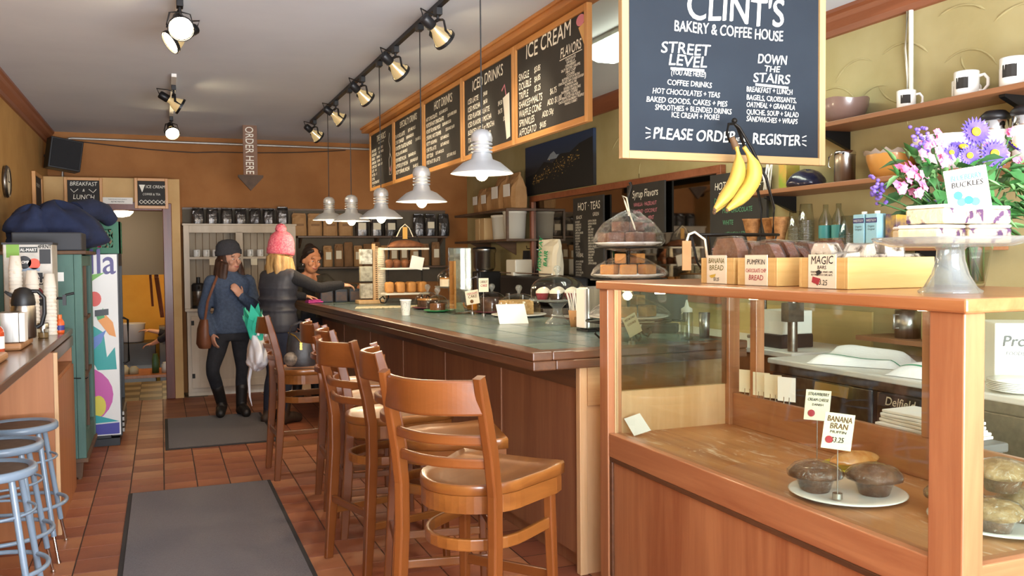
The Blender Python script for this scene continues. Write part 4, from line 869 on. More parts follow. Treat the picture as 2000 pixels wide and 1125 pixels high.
for i, p in enumerate((702, 730, 757)): bag(ORD[i]+' foil bag with white label behind the middle pendant lamps', (bx_(p), 10.4, 1.758), .15, .09, .25, m_foil, rad(random.uniform(-8, 8)), (.3, .62), 'foil bags on the upper shelf')
for i, p in enumerate((822, 845, 872)): bag(ORD[i]+' foil bag from the left at the right end of the upper back shelf', (bx_(p)-.06, 10.4, 1.758), .135, .1, .265, m_foil, rad(random.uniform(-8, 8)), (.35, .65) if i == 1 else None, 'foil bags on the upper shelf')
for i, p in enumerate((637, 658, 676, 694, 712, 728, 745, 763, 783, 803, 824, 846)): bag(ORD[i]+' brown coffee bag from the left on the lower back shelf', (bx_(p), 10.4, 1.398), .105, .075, .24+.02*(i % 3), m_kraftd if i % 3 else m_kraft, rad(random.uniform(-12, 12)), (.35, .72) if i % 4 != 2 else None, 'brown bags on the lower shelf')
# side shelves by the corner on the right-hand wall
ss = thing('corner_shelf', 'dark two tier shelf on the right wall near the back corner', 'shelf', (0, 0, 0))
obj('shelf', M().box(3.25, 3.598, 8.3, 10.0, 1.965, 1.99), m_shelf, ss, bev=.003); obj('shelf', M().box(3.25, 3.598, 8.3, 10.0, 1.655, 1.68), m_shelf, ss, bev=.003)
obj('end_post', M().box(3.25, 3.275, 8.3, 8.325, 1.68, 1.965), m_shelf, ss)
for y in (8.9, 9.7): obj('bracket', M().prism([(0, 0), (-.25, 0), (0, -.14)], (3.598, y, 1.655), (1, 0, 0), (0, 0, 1), (0, .02, 0)), m_shelf, ss)
for i, (y, w_, h_) in enumerate(((8.47, .3, .36), (8.82, .3, .36), (9.17, .24, .27), (9.45, .24, .27))): bag(ORD[i]+' big kraft bag from the right on top of the corner shelf', (3.42, y, 1.991), w_, .18, h_, m_kraft, rad(-90), (.35, .7), 'big kraft bags', m_paper)
def bucket(label, loc, r=.12, h=.29):
    t = thing('white_bucket', label, 'bucket', loc)
    obj('pail', M().lathe([(0, 0), (r*.88, 0), (r, h*.9), (r*1.04, h*.9), (r*1.04, h), (r*.95, h)], n=28), m_plasticw, t)
    obj('lid', M().lathe([(0, h*1.0), (r*1.06, h), (r*1.06, h*.94)], n=28), m_plasticw, t)
bucket('white plastic bucket at the near end of the corner shelf', (3.42, 8.5, 1.681)); bucket('white plastic bucket second on the corner shelf', (3.42, 8.82, 1.681), .13, .26)
for i in range(2): solo('flat_carton', M().box(3.28, 3.52, 9.05+.16*i, 9.18+.16*i, 1.681, 1.92), mat('pale_carton', '#c9a878', .7), ('nearer', 'farther')[i]+' pale flat carton on the corner shelf beside the buckets', 'carton', bev=.004)

# ================================================================ BACK COUNTER, FRIDGE, SINK
bc = thing('back_counter', 'white topped wooden back counter along the right wall', 'counter', (0, 0, 0))
m_lam = mat('white_laminate', '#dedad0', .35)
obj('worktop', M().box(3.05, 3.598, 3.72, 10.2, .95, .98), m_lam, bc, bev=.004)
for i in range(8): obj('cabinet_door', M().box(3.08, 3.1, 3.74+.8*i, 4.52+.8*i, .1, .94), m_ply, bc, bev=.004)
obj('carcass', M().box(3.1, 3.598, 3.74, 10.19, 0, .95), m_ply, bc)
obj('backsplash', M().box(3.585, 3.598, 3.72, 5.0, .98, 1.18), mat('splash_tan', '#bda468', .6), bc)
sk = thing('sink_faucet', 'steel two handled faucet on the back counter behind the display case', 'faucet', (3.42, 4.42, .98))
obj('base', M().box(-.03, .03, -.14, .14, 0, .02), m_dsteel, sk, bev=.006)
obj('spout', M().tube([(0, 0, .02), (0, 0, .32), (-.02, 0, .38), (-.1, 0, .4), (-.16, 0, .36)], .012, 10, up=(0, 1, 0)), m_dsteel, sk)
for y in (-.11, .11):
    h = obj('valve', M().cyl((0, y, .02), .022, .05, 14), m_chrome, sk); obj('lever', M().tube([(0, y, .07), (-.03, y-.06, .08), (-.04, y-.12, .11)], .009, 8), m_chrome, h)
fr = thing('undercounter_fridge', 'stainless undercounter fridge with white top and two doors', 'fridge', (2.88, 2.2, 0))
obj('body', M().box(.03, .7, 0, 1.47, .08, .93), m_dsteel, fr, bev=.004); obj('worktop', M().box(-.01, .715, -.01, 1.49, .945, .972), m_lam, fr, bev=.006); obj('top_band', M().box(.0, .7, 0, 1.48, .905, .944), m_dsteel, fr)
for i, (a, b) in enumerate(((.02, .755), (.785, 1.46))):
    d = obj('door', M().box(.0, .03, a, b, .12, .9), m_dsteel, fr, bev=.004)
    c_ = (.61, 1.01)[i]
    obj('handle', M().prism([(0, 0), (-.03, .01), (-.022, .06), (0, .065)], (0, c_-.11, .838), (1, 0, 0), (0, 0, 1), (0, .22, 0)), mat('gold_reflection_handle', '#d8c48c', .2, 1) if i else m_black, d)  # gold reflection on one handle is put into its metal colour
    if not i: obj('maker_plate', M().text('Delfield', .052, (-.0315, c_+.07, .856), (0, -1, 0), (0, 0, 1), bold=.015, wob=0, shear=.2), m_creamp, d)
obj('door_gap', M().box(.004, .02, .757, .783, .12, .9), m_black, fr)
for y in (.08, 1.39): obj('caster', M().cyl((.1, y, 0), .03, .08, 12), m_black, fr)
# ================================================================ ON THE SIDE COUNTER
def stack(label, loc, n, r=.036, h=.085, st=.022, mt=None, cat='cup stack', name='cup_stack', inv=True, rim=True):
    t = thing(name, label, cat, loc)
    for i in range(n):
        z = st*i
        p = [(r, z), (r*1.04, z+.002), (r*1.04, z+.007), (r*.99, z+.009)] + ([(r*.76, z+h), (0, z+h)] if i == n-1 else [(r*.93, z+st+.002)])
        obj('cup', M().lathe(p, n=18), mt or m_cup, t)
m_cup = mat('printed_paper_cup', '#e9e2d4', .6, c2='#d9c9ae', ns=28, lo=.55, hi=.7)
stack('tallest stack of printed paper cups behind the coffee flasks', (-.805, 5.95, 1.05), 19); stack('middle stack of printed paper cups behind the coffee flasks', (-.715, 5.92, 1.05), 15); stack('shortest stack of printed paper cups, nearest the stickered box', (-.63, 5.98, 1.05), 14)
def carafe(label, loc, rz):
    t = thing('coffee_carafe', label, 'thermos', loc, rz)
    obj('body', M().lathe([(0, 0), (.055, 0), (.06, .01), (.06, .16), (.055, .18)], n=26), m_steel, t)
    obj('lid', M().lathe([(.058, .175), (.06, .19), (.054, .23), (.04, .26), (.015, .272), (0, .273)], n=26), m_black, t)
    obj('spout', M().bar([(-.045, 0, .225), (-.07, 0, .24), (-.085, 0, .252)], .03, .022, (0, 0, 1), [1, .8, .5]), m_black, t, bev=.004)
    obj('handle', M().tube([(.03, 0, .25), (.07, 0, .25), (.1, 0, .215), (.1, 0, .13), (.085, 0, .07), (.06, 0, .055)], .011, 8, up=(0, 1, 0)), m_black, t)
carafe('steel coffee carafe with black lid standing on the pale board', (-.69, 5.34, 1.086), rad(0)); carafe('second coffee carafe with black lid, cut off by the left picture edge', (-.86, 5.2, 1.086), rad(60))
nd = thing('napkin_holder', 'steel napkin holder with white napkins in front of the carafes', 'napkin holder', (-.71, 5.1, 1.086))
obj('shell', M().box(-.06, .035, -.06, .06, 0, .155), m_steel, nd, bev=.004); obj('napkins', M().box(.036, .062, -.055, .055, .004, .15), m_paper, nd, bev=.003)
hs = thing('hot_sauce_bottle', 'red hot sauce bottle with green neck and white label', 'bottle', (-.745, 4.88, 1.05))
obj('glass_body', M().lathe([(0, 0), (.028, 0), (.03, .006), (.03, .1), (.026, .118), (.013, .135)], n=18), mat('hot_sauce', '#b8431f', .15, coat=.5), hs); obj('neck_band', M().lathe([(.0132, .133), (.0145, .135), (.014, .175), (.012, .177)], n=16), mat('green_foil', '#0f7a4a', .3, .4), hs)
obj('cap', M().lathe([(.0125, .175), (.0125, .205), (.01, .21), (0, .21)], n=16), mat('red_cap', '#b52a26', .4), hs); obj('label', M().lathe([(.0304, .025), (.0304, .085)], n=18), m_paper, hs)
jr = thing('spice_jar', 'glass spice jar with steel lid on the end of the side counter', 'jar', (-.645, 5.75, 1.05)); obj('glass', M().lathe([(0, 0), (.028, 0), (.03, .01), (.03, .06)], n=18), m_dome, jr); obj('lid', M().lathe([(.031, .055), (.031, .085), (.028, .09), (0, .09)], n=18), m_steel, jr); obj('spice', M().cyl((0, 0, .002), .026, .03, 14), mat('spice', '#8a6f4a', .9), jr)
ob_ = thing('orange_bottle', 'small orange and blue bottle beside the spice jar', 'bottle', (-.59, 6.08, 1.05)); obj('body', M().lathe([(0, 0), (.024, 0), (.026, .01), (.026, .07), (.014, .09)], n=16), mat('orange_plastic', '#e2622a', .4), ob_); obj('cap', M().cyl((0, 0, .09), .013, .025, 12), mat('orange_cap', '#e8763a', .4), ob_); obj('label', M().lathe([(.0264, .02), (.0264, .05)], n=16), mat('blue_label', '#3a3f8a', .5), ob_)
solo('paper_sheet', M().box(-.75, -.6, 5.62, 5.86, 1.0505, 1.0525), m_paper, 'white paper lying under the spice jar', 'paper') if False else None
sbx = thing('stickered_dispenser', 'white box dispenser plastered with stickers at the far end of the side counter', 'dispenser', (-.9, 6.16, 1.05))
obj('box', M().box(0, .27, 0, .3, 0, .555), mat('dirty_white_plastic', '#cfcac0', .5, c2='#b9b3a8', ns=14), sbx, bev=.01)
def stk(n, poly, c): obj(n, M().prism(poly, (0, -.0005, 0), (1, 0, 0), (0, 0, 1), (0, -.001, 0)), mat('sticker_'+c, c, .5), sbx)
def rect(a, b, c, d): return [(a, c), (b, c), (b, d), (a, d)]
def circ(x, z, r): return [(x+r*cos(i*pi/10), z+r*sin(i*pi/10)) for i in range(20)]
stk('sticker', rect(.02, .09, .47, .55), '#7ba83a'); stk('sticker', rect(.092, .19, .5, .535), '#3a3f3c'); stk('sticker', circ(.115, .44, .04), '#26282b'); stk('sticker', circ(.17, .43, .034), '#d8563c'); stk('sticker', rect(.2, .262, .43, .52), '#1e1f22'); stk('sticker', rect(.13, .215, .3, .375), '#232427'); stk('sticker', circ(.24, .33, .03), '#3a3b3e'); stk('sticker', circ(.18, .25, .035), '#8e2f33'); stk('sticker', rect(.16, .25, .17, .21), '#2a2b2e'); stk('sticker', circ(.2, .1, .045), '#b9aeb0'); stk('sticker', rect(.1, .2, .385, .405), '#8fa3b8')
obj('sticker_words', M().text('AL-MART', .026, (.095, -.002, .508), bold=.02, wd=.09, shear=0, wob=0).text('ROMP', .026, (.09, -.002, .432), bold=.02, wd=.05, shear=0, wob=0).text('JA', .042, (.16, -.002, .342), bold=.02, shear=0, wob=0).text('VU', .042, (.165, -.002, .308), bold=.02, shear=0, wob=0), m_paper, sbx)
obj('sticker_words', M().text('4FRNT', .034, (.192, -.002, .525), bold=.02, wd=.075, shear=0, wob=0), m_ink, sbx)
obj('tap_lever', M().tube([(.24, -.005, .2), (.26, -.03, .215), (.33, -.03, .215), (.345, -.03, .235), (.39, -.03, .245)], .008, 8).box(.325, .345, -.04, -.02, .17, .235), m_black, sbx)
obj('top_edge', M().box(-.005, .275, -.005, .305, .55, .562), m_black, sbx)

# ================================================================ ON THE BAR
m_card = mat('card_white', '#f1eee4', .7)
cp = thing('paper_cup', 'white paper cup printed with dark sprigs, standing alone on the bar', 'cup', (1.675, 6.34, 1.07))
obj('cup', M().lathe([(0, .004), (.028, 0), (.029, .003), (.041, .11), (.044, .112), (.043, .118), (.038, .114), (.027, .01)], n=26), m_card, cp)
mm = M(); rr = random.Random(5)
for i in range(46):
    a = rr.uniform(-2.8, .3); z = rr.uniform(.02, .1); r_ = .0294+.0122*z/.11+.0006; w2 = rr.uniform(.04, .12); hh = rr.uniform(.003, .008)
    mm.add([(r_*cos(a), r_*sin(a), z), (r_*cos(a+w2), r_*sin(a+w2), z+hh*.5), ((r_+.0006)*cos(a+w2*.6), (r_+.0006)*sin(a+w2*.6), z+hh)], [(0, 1, 2)])
q = obj('sprig_print', mm, m_ink, cp); q['kind'] = 'stuff'
solo('newspaper', M().prism([(0, 0), (.56, -.06), (.62, .16), (.06, .22)], (1.5, 7.33, 1.0715), (1, 0, 0), (0, 1, 0), (0, 0, .008)), mat('newsprint', '#cfc3a2', .8, c2='#8e8468', ns=60, lo=.45, hi=.7), 'folded newspaper lying on the bar beside the paper cup', 'newspaper', bev=.002)
for i in range(4):
    t = thing('tea_tin', ORD[i]+' dark slate blue box from the left at the far end of the bar', 'box', (1.48+.145*i, 8.62+.02*i, 1.07), BU, 'dark boxes by the register')
    obj('case', M().box(-.06, .06, -.05, .05, 0, .125), mat('slate_blue_box', '#2e3440', .45), t, bev=.005); obj('front_print', M().box(-.05, .05, -.0512, -.05, .015, .1), mat('box_print', '#453f44', .5, c2='#5c4a40', ns=20), t)
solo('condiment_tray', M().box(1.6, 1.98, 8.6, 8.72, 1.2, 1.212), m_creamp, 'flat cream tray lying across the dark boxes', 'tray') if False else None
for i, (x, c, hh) in enumerate(((1.62, '#c9b27c', .12), (1.69, '#b9a27c', .1), (1.76, '#3a302a', .1), (1.83, '#c8b83c', .08))): solo('tip_jar' if i < 2 else 'pen_cup', M().lathe([(0, 0), (.03, 0), (.033, hh), (.029, hh), (.026, .01)], n=16), mat('jar_'+c, c, .3), ['tan glass jar with coins behind the dark boxes', 'brown glass jar under the reaching hand', 'black pen cup behind the dark boxes', 'yellow cup behind the dark boxes'][i], 'cup', (x, 8.8+.03*(i % 2), 1.071))
wl = solo('pink_wallet', M().box(-.075, .075, -.05, .05, 0, .016).box(-.07, .07, -.045, .045, .018, .03), mat('pink_leather', '#d04a98', .5), 'bright pink wallet on the end of the bar under the woman\'s hand', 'wallet', (1.365, 8.6, 1.0715), rad(12), bev=.005)
# card spinner and three tier rack
cd = thing('card_rack', 'clear card rack with greeting cards on a wooden foot', 'card rack', (1.79, 8.16, 1.07))
obj('foot', M().box(-.1, .14, -.09, .1, 0, .035), m_framep, cd, bev=.006)
for i in range(3): obj('card_stack', M().box(-.07, .045, -.03, .03, .05+.16*i, .19+.16*i), mat('cards_%d' % i, ['#b9b3a0', '#a8a590', '#c3c6bc'][i], .6, c2='#7e7a6a', ns=25), cd, bev=.004)
obj('spine', M().box(.05, .075, -.02, .02, .035, .56), m_framep, cd)
mr = M()
for z in range(26): mr.box(.076, .1, -.018, .018, .05+.019*z, .06+.019*z)
q = obj('spine_rungs', mr, m_framep, cd); q['kind'] = 'stuff'
tr_ = thing('iron_pastry_rack', 'three tier iron pastry rack with ribbon loop on the bar', 'rack', (2.09, 7.92, 1.07))
for z in (.09, .32, .50):
    obj('tier_plate', M().prism([(x_*1.0, y_) for x_, y_ in ((-.2, -.11), (.2, -.11), (.21, -.09), (.21, .09), (.2, .11), (-.2, .11), (-.21, .09), (-.21, -.09))], (0, 0, z), (1, 0, 0), (0, 1, 0), (0, 0, .016)), m_plasticw, tr_, bev=.004)
for s in (-1, 1): obj('scroll_leg', M().tube([(s*.15, -.0, .55), (s*.16, 0, .3), (s*.16, 0, .06), (s*.19, 0, .015), (s*.23, 0, .02), (s*.24, 0, .055), (s*.21, 0, .075), (s*.195, 0, .05)], .007, 8, up=(0, 1, 0)), m_iron, tr_)
obj('arch', M().tube([(-.15, 0, .55), (-.1, 0, .66), (0, 0, .74), (.1, 0, .66), (.15, 0, .55)], .006, 8, up=(0, 1, 0)), m_iron, tr_)
obj('ribbon_tag', M().box(-.022, .022, -.02, -.014, .6, .71), mat('gold_card', '#c8963c', .5), tr_)
obj('ribbon', M().tube([(-.08, -.02, .62), (-.04, -.02, .7), (0, -.02, .735), (.04, -.02, .7), (.075, -.02, .62)], .005, 6, up=(0, 1, 0)), m_creamp, tr_)
obj('price_tag', M().ob((.08, -.125, .38), (.12, .003, .115), roty(rad(12))), m_card, tr_)
m_pas = mat('brown_pastry', '#8a5630', .7, c2='#6b3d22', ns=18, bump=.5, bs=30); m_gold = mat('golden_pastry', '#c98f4c', .65, c2='#b0763a', ns=14, bump=.6, bs=26)
for i in range(5): solo('muffin', M().lathe([(0, 0), (.03, 0), (.036, .04), (.042, .048), (.03, .07), (0, .078)], n=14), m_pas, ORD[i]+' small brown cake from the left on the middle tier of the iron rack', 'cake', (1.94+.075*i, 7.91+.02*(i % 2), 1.4065), group='cakes on the iron rack')
for i in range(4): solo('cookie_pack', M().box(-.04, .04, -.06, .06, 0, .1), m_gold, ORD[i]+' golden wrapped biscuit pack from the left on the lowest tier of the iron rack', 'biscuits', (1.94+.1*i, 7.92, 1.1765), rad(6*i-9), group='packs on the iron rack', bev=.02)
solo('wrapped_loaf', heap((2.1, 7.92, 1.605), (.17, .09, .055), 9, .1), m_pas, 'brown loaf in crumpled film on the top tier of the iron rack', 'loaf')
stack('stack of pale paper cups behind the iron pastry rack', (1.97, 8.35, 1.07), 24, .04, .09, .019, m_creamp)
solo('purple_bag', heap((2.62, 8.75, 1.21), (.11, .09, .2), 6, .1), mat('purple_film', '#8a5aa0', .35), 'crumpled purple bag between the iron rack and the cake dome', 'bag') if False else None

def cake_dome(label, loc, r, h, plate, ped=0, rz=0, knob=True, pm=None):
    """glass dome on a plate or pedestal; ped = pedestal height"""
    t = thing('cake_dome', label, 'cake dome', loc, rz); z = ped
    if ped: obj('pedestal', M().lathe([(plate*.42, 0), (plate*.4, .012), (plate*.2, ped*.35), (plate*.15, ped*.7), (plate*.3, ped-.012), (plate*.3, ped-.01)], n=40, flute=.03), m_crystal, t)
    obj('plate', M().lathe([(0, z), (plate*.55, z), (plate*.9, z+.008), (plate, z+.016), (plate*.98, z+.02), (plate*.85, z+.014), (0, z+.012)], n=40), pm or m_crystal, t)
    zb = z+.018; p = [(r, zb), (r*1.01, zb+h*.35)]
    p += [(r*1.0*cos(a), zb+h*.4+h*.58*sin(a)) for a in [i*pi/2/8 for i in range(1, 8)]] + [(r*.1, zb+h*.985)]
    obj('dome', M().lathe(p, n=40), m_dome, t)
    if knob: obj('knob', M().lathe([(r*.07, zb+h*.98), (.012, zb+h+.012), (.022, zb+h+.025), (.024, zb+h+.04), (.015, zb+h+.055), (.001, zb+h+.058)], n=14), m_crystal, t)
    return t
m_choc = mat('chocolate_cake', '#3a2218', .6, c2='#4d2f22', ns=20, bump=.4, bs=40); m_coco = mat('coconut_cake', '#d9b98a', .85, c2='#b8935e', ns=40, bump=.9, bs=60); m_frost = mat('white_frosting', '#f2e9e0', .5, bump=.3, bs=30)
def cakeobj(label, loc, r, h, mt, a0=0, a1=2*pi, top=None):
    n = 22; pts = [(r*cos(a0+(a1-a0)*i/n), r*sin(a0+(a1-a0)*i/n)) for i in range(n+1 if a1-a0 < 6.2 else n)]
    if a1-a0 < 6.2: pts.append((0, 0))
    t = thing('cake', label, 'cake', loc); obj('sponge', M().prism(pts, (0, 0, 0), d=(0, 0, h*.85)), mt, t, bev=.004); obj('icing', M().prism(pts, (0, 0, h*.85), d=(0, 0, h*.15)), top or mt, t, bev=.008)
cake_dome('tall glass cake dome on a pedestal behind the clear tip box', (2.36, 7.3, 1.07), .145, .16, .17, .16)
cakeobj('cream cake under the tall dome behind the clear tip box', (2.36, 7.3, 1.246), .12, .075, m_frost, top=m_gold)
cake_dome('small glass dome over a dark pie below the tall pedestal dome', (2.05, 7.05, 1.07), .105, .13, .13, 0, pm=mat('maroon_plate', '#5c2a34', .3)); cakeobj('dark chocolate pie under the small dome', (2.05, 7.05, 1.086), .085, .07, m_choc, top=m_gold)
cake_dome('small glass dome on a green dish beside the clear tip box', (2.005, 6.62, 1.07), .085, .12, .11, 0, pm=mat('green_dish', '#2f7a4a', .3))
cakeobj('little brown cake on the green dish', (2.005, 6.62, 1.086), .06, .05, m_pas)
tb = thing('tip_box', 'tall clear acrylic tip box holding folded banknotes', 'tip box', (2.105, 6.36, 1.07), BU)
for a in ((-.07, .07, -.06, -.056, 0, .5), (-.07, .07, .056, .06, 0, .5), (-.07, -.066, -.056, .056, 0, .5), (.066, .07, -.056, .056, 0, .5)): obj('acrylic_side', M().box(*a), mat('x', '#ffffff') if False else m_dome, tb)
obj('base', M().box(-.08, .08, -.07, .07, 0, .006), m_dome, tb); obj('silver_back', M().box(-.06, .064, .05, .055, .08, .495), m_chrome, tb); obj('wood_strip', M().box(-.066, -.05, -.05, .05, .04, .4), m_frame, tb)
for i in range(4): solo('banknote', M().prism([(-.035, 0), (.035, .006), (.03, .05), (-.03, .045)], (2.1, 6.345+.012*i, 1.08+.012*i), (1, .1*i, 0), (0, .25, 1), (0, .002, 0)), mat('banknote_green', '#9fae96', .8, c2='#7d8f76', ns=40), ORD[i]+' folded green banknote from the front in the tip box', 'banknote', group='tips') if i < 3 else None
def tagsign(label, loc, words, h=.2, w_=.075, ht=.1, cm=None, rz=0, tilt=0, mats=None, art=None, base=True, cat='price card'):
    """printed card held by a wire on a small steel foot"""
    t = thing('price_card', label, cat, loc, rz)
    if base: obj('foot', M().cyl((0, 0, 0), .016, .018, 14), m_steel, t)
    obj('wire', M().tube([(0, 0, .015), (0, 0, h)], .002, 6), m_steel, t)
    R = roty(tilt); obj('card', M().ob((0, -.004, h+ht*.35), (w_, .002, ht), R), cm or m_creamp, t)
    m = M()
    for s, sz, z, k, *wd in words: m.text(s, sz, V((0, -.0065, h+ht*.35)) + R @ V((0, 0, z)), R @ V((1, 0, 0)), R @ V((0, 0, 1)), k=k, al='C', bold=.015, wob=.02, wd=wd[0] if wd else None)
    if art: art(m, V((0, -.0065, h+ht*.35)), R)
    obj('lettering', m, mats or [m_ink, m_inkr, m_inkb], t)['kind'] = 'stuff'; return t
def blob(dx, dz, r, k):
    def f(m, o, R): m.prism([(dx+r*cos(i*pi/6), dz+r*sin(i*pi/6)) for i in range(12)], o, R @ V((1, 0, 0)), R @ V((0, 0, 1)), (0, -.0006, 0), k)
    return f
tagsign('price card reading CHOCOLATE CAKE before the tip box', (2.165, 6.25, 1.07), [('CHOCOLATE', .022, .022, 1, .085), ('CAKE', .032, -.004, 2, .07)], .09, .105, .105, rz=0, tilt=rad(-8), art=blob(-.01, -.03, .014, 2))
tagsign('price card reading CARROT CAKE on a wire above the bar', (2.165, 6.0, 1.07), [('CARROT', .026, .015, 2, .06), ('CAKE', .026, -.012, 1, .05)], .19, .075, .1)
mug('orange mug standing between the cakes on the bar', (2.33, 6.72, 1.07), rad(190), 1.15, mat('orange_glaze', '#d8892c', .25, coat=.3))
cake_dome('glass dome over a chocolate cake on a maroon plate', (2.33, 6.27, 1.07), .115, .15, .14, 0, pm=MATS['maroon_plate']); cakeobj('chocolate cake under the glass dome on the maroon plate', (2.33, 6.27, 1.086), .09, .105, m_choc)
cake_dome('glass dome over a coconut cake on a wide white plate', (2.38, 5.85, 1.07), .155, .15, .2, 0, pm=m_white); cakeobj('cut coconut cake under the dome on the white plate', (2.36, 5.85, 1.086), .125, .1, m_coco, -.4, 4.9)
cake_dome('large glass dome on a fluted pedestal full of cupcakes', (2.34, 5.1, 1.07), .17, .155, .185, .14)
for i in range(7):
    a = i*pi/3; r_ = .105 if i < 6 else 0
    t = thing('cupcake', (ORD[i]+' frosted cupcake of the ring under the large dome') if i < 6 else 'frosted cupcake in the middle under the large dome', 'cupcake', (2.34+r_*cos(a), 5.1+r_*sin(a), 1.225), 0, 'cupcakes under the large dome')
    obj('wrapper', M().lathe([(0, 0), (.03, 0), (.04, .042)], n=24, flute=.04), mat('wrap_%d' % (i % 2), ['#3a2420', '#a03a48'][i % 2], .6), t); obj('frosting', M().lathe([(.041, .042), (.04, .055), (.025, .07), (.008, .078), (0, .078)], n=16), m_frost, t)
solo('tent_card', M().prism([(-.11, 0), (0, .12), (.0, .117), (-.105, 0)], (0, -.09, 0), (0, 1, 0), (0, 0, 1), (.19, 0, 0)).xf(Matrix.Translation((2.02, 5.42, 1.0705)) @ Matrix.Rotation(rad(-8), 4, 'Z')), m_card, 'white folded tent card on the bar before the cupcake stand', 'card')
sc_ = thing('stir_stick_cup', 'kraft cup of white stir sticks beside the napkin dispenser', 'cup', (2.335, 4.83, 1.07)); obj('cup', M().lathe([(0, 0), (.03, 0), (.042, .1), (.039, .1), (.028, .005)], n=20), m_kraft, sc_)
rr = random.Random(9)
for i in range(16):
    a = rr.uniform(0, 6.28); b = rr.uniform(0, 6.28); obj('stick', M().bar([(.018*cos(a), .018*sin(a), .01), (.055*cos(b), .045*sin(b), .2+.02*rr.random())], .006, .002), m_paper, sc_)
obj('printed_word', M().text('STICKS', .022, (-.028, -.0405, .045), wd=.055), m_ink, sc_)
np_ = thing('napkin_dispenser', 'tall chrome napkin dispenser beside the display case post', 'napkin dispenser', (2.3, 4.52, 1.07), BU); obj('foot', M().box(-.075, .075, -.065, .065, 0, .012), m_black, np_); obj('shell', M().box(-.07, .07, -.058, .058, .012, .255), m_steel, np_, bev=.012); obj('napkins', M().box(-.085, -.071, -.05, .05, .02, .245), m_paper, np_, bev=.004)
# tall three tier stand at the near end of the bar
ts = thing('tier_stand', 'tall black iron three tier stand of wrapped bakes at the end of the bar', 'tier stand', (2.2, 3.93, 1.07))
obj('pole', M().tube([(0, -.0, .03), (0, 0, .62), (-.0, 0, .72), (.02, 0, .78), (.01, 0, .8)], .008, 8, up=(0, 1, 0)), m_iron, ts)
for s in (-1, 1): obj('side_rod', M().tube([(s*.1, .05, .09), (s*.1, .05, .46)], .006, 8), m_iron, ts)
for z, r_ in ((.1, .215), (.31, .19), (.47, .17)):
    obj('tier_ring', M().tube(arc((0, 0, z), r_, 0, 2*pi*31/32, 31), .005, 6, closed=True), m_iron, ts); obj('tier_arm', M().tube([(-r_, 0, z), (0, 0, z), (r_, 0, z)], .005, 6), m_iron, ts)
for i in range(3):
    a = i*2*pi/3+.35; d = V((cos(a), sin(a), 0)); obj('scroll_foot', M().tube([V((0, 0, .09))+d*.02, V((0, 0, .06))+d*.08, V((0, 0, .02))+d*.12, V((0, 0, .008))+d*.15, V((0, 0, .03))+d*.175, V((0, 0, .055))+d*.165, V((0, 0, .045))+d*.145], .006, 8), m_iron, ts)
obj('ribbon_bow', M().tube([(-.0, -.012, .63), (-.03, -.02, .7), (-.045, -.02, .73), (-.02, -.02, .72), (0, -.015, .64), (.03, -.02, .56), (.05, -.02, .53)], .004, 6), m_creamp, ts)
for z, r_, n_ in ((.108, .2, 'lowest'), (.318, .18, 'middle'), (.478, .17, 'top')):
    solo('serving_plate', M().lathe([(0, 0), (r_*.7, 0), (r_, .014), (r_, .018), (r_*.7, .006), (0, .006)], n=36), m_white, 'white plate on the '+n_+' tier of the iron stand', 'plate', (2.2, 3.93, 1.07+z))
m_brownie = mat('brownie', '#6d4630', .7, c2='#54331f', ns=22, bump=.5, bs=30); m_blond = mat('blondie', '#c79a63', .7, c2='#a9783f', ns=18, bump=.5, bs=30)
for tier, (z, cnt_, mt, nm) in enumerate(((.125, 8, m_blond, 'pale wrapped bar'), (.335, 8, m_gold, 'golden loaf slice'), (.495, 9, m_brownie, 'dark brownie square'))):
    for i in range(cnt_):
        if i < cnt_-2: a = 2*pi*i/(cnt_-2); x, y, zz = .108*cos(a), .108*sin(a), 0
        else: x, y, zz = (-.045, .045)[i-cnt_+2], 0, .0 if tier == 9 else .055
        if abs(x) < .03 and abs(y) < .03: x += .05
        solo('bake_slice', M().box(-.04, .04, -.028, .028, 0, .05), mt, nm+', '+ORD[i]+' on the '+('lowest', 'middle', 'top')[tier]+' tier of the iron stand', 'pastry', (2.2+x, 3.93+y, 1.07+z+zz), rad(40*i), group=nm+'s on the iron stand', bev=.006)
def film(label, c, R3, seed):
    m = heap((0, 0, 0), R3, seed, .1, 34, 14); rr_ = random.Random(seed)
    m.v = [(x*(1-.25*max(0, z)/R3[2])+rr_.uniform(-.007, .007), y*(1-.25*max(0, z)/R3[2])+rr_.uniform(-.007, .007), z+rr_.uniform(-.006, .006)) for x, y, z in m.v]; m.sm = [False]*len(m.sm)
    return solo('cling_film', m, m_wrap, label, 'cling film', c)
film('crinkled cling film tented over the brownies on the top tier', (2.2, 3.93, 1.575), (.175, .175, .15), 11); film('crinkled cling film over the loaf slices on the middle tier', (2.2, 3.93, 1.41), (.185, .185, .09), 12); film('crinkled cling film over the bars on the lowest tier', (2.2, 3.93, 1.2), (.2, .2, .09), 13)
tagsign('price card hanging from the lowest tier of the iron stand', (2.1, 3.72, 1.07), [('PISTACHIO', .016, .03, 0, .06), ('COOKIE', .016, .005, 2, .05)], .06, .075, .1, tilt=rad(-25))
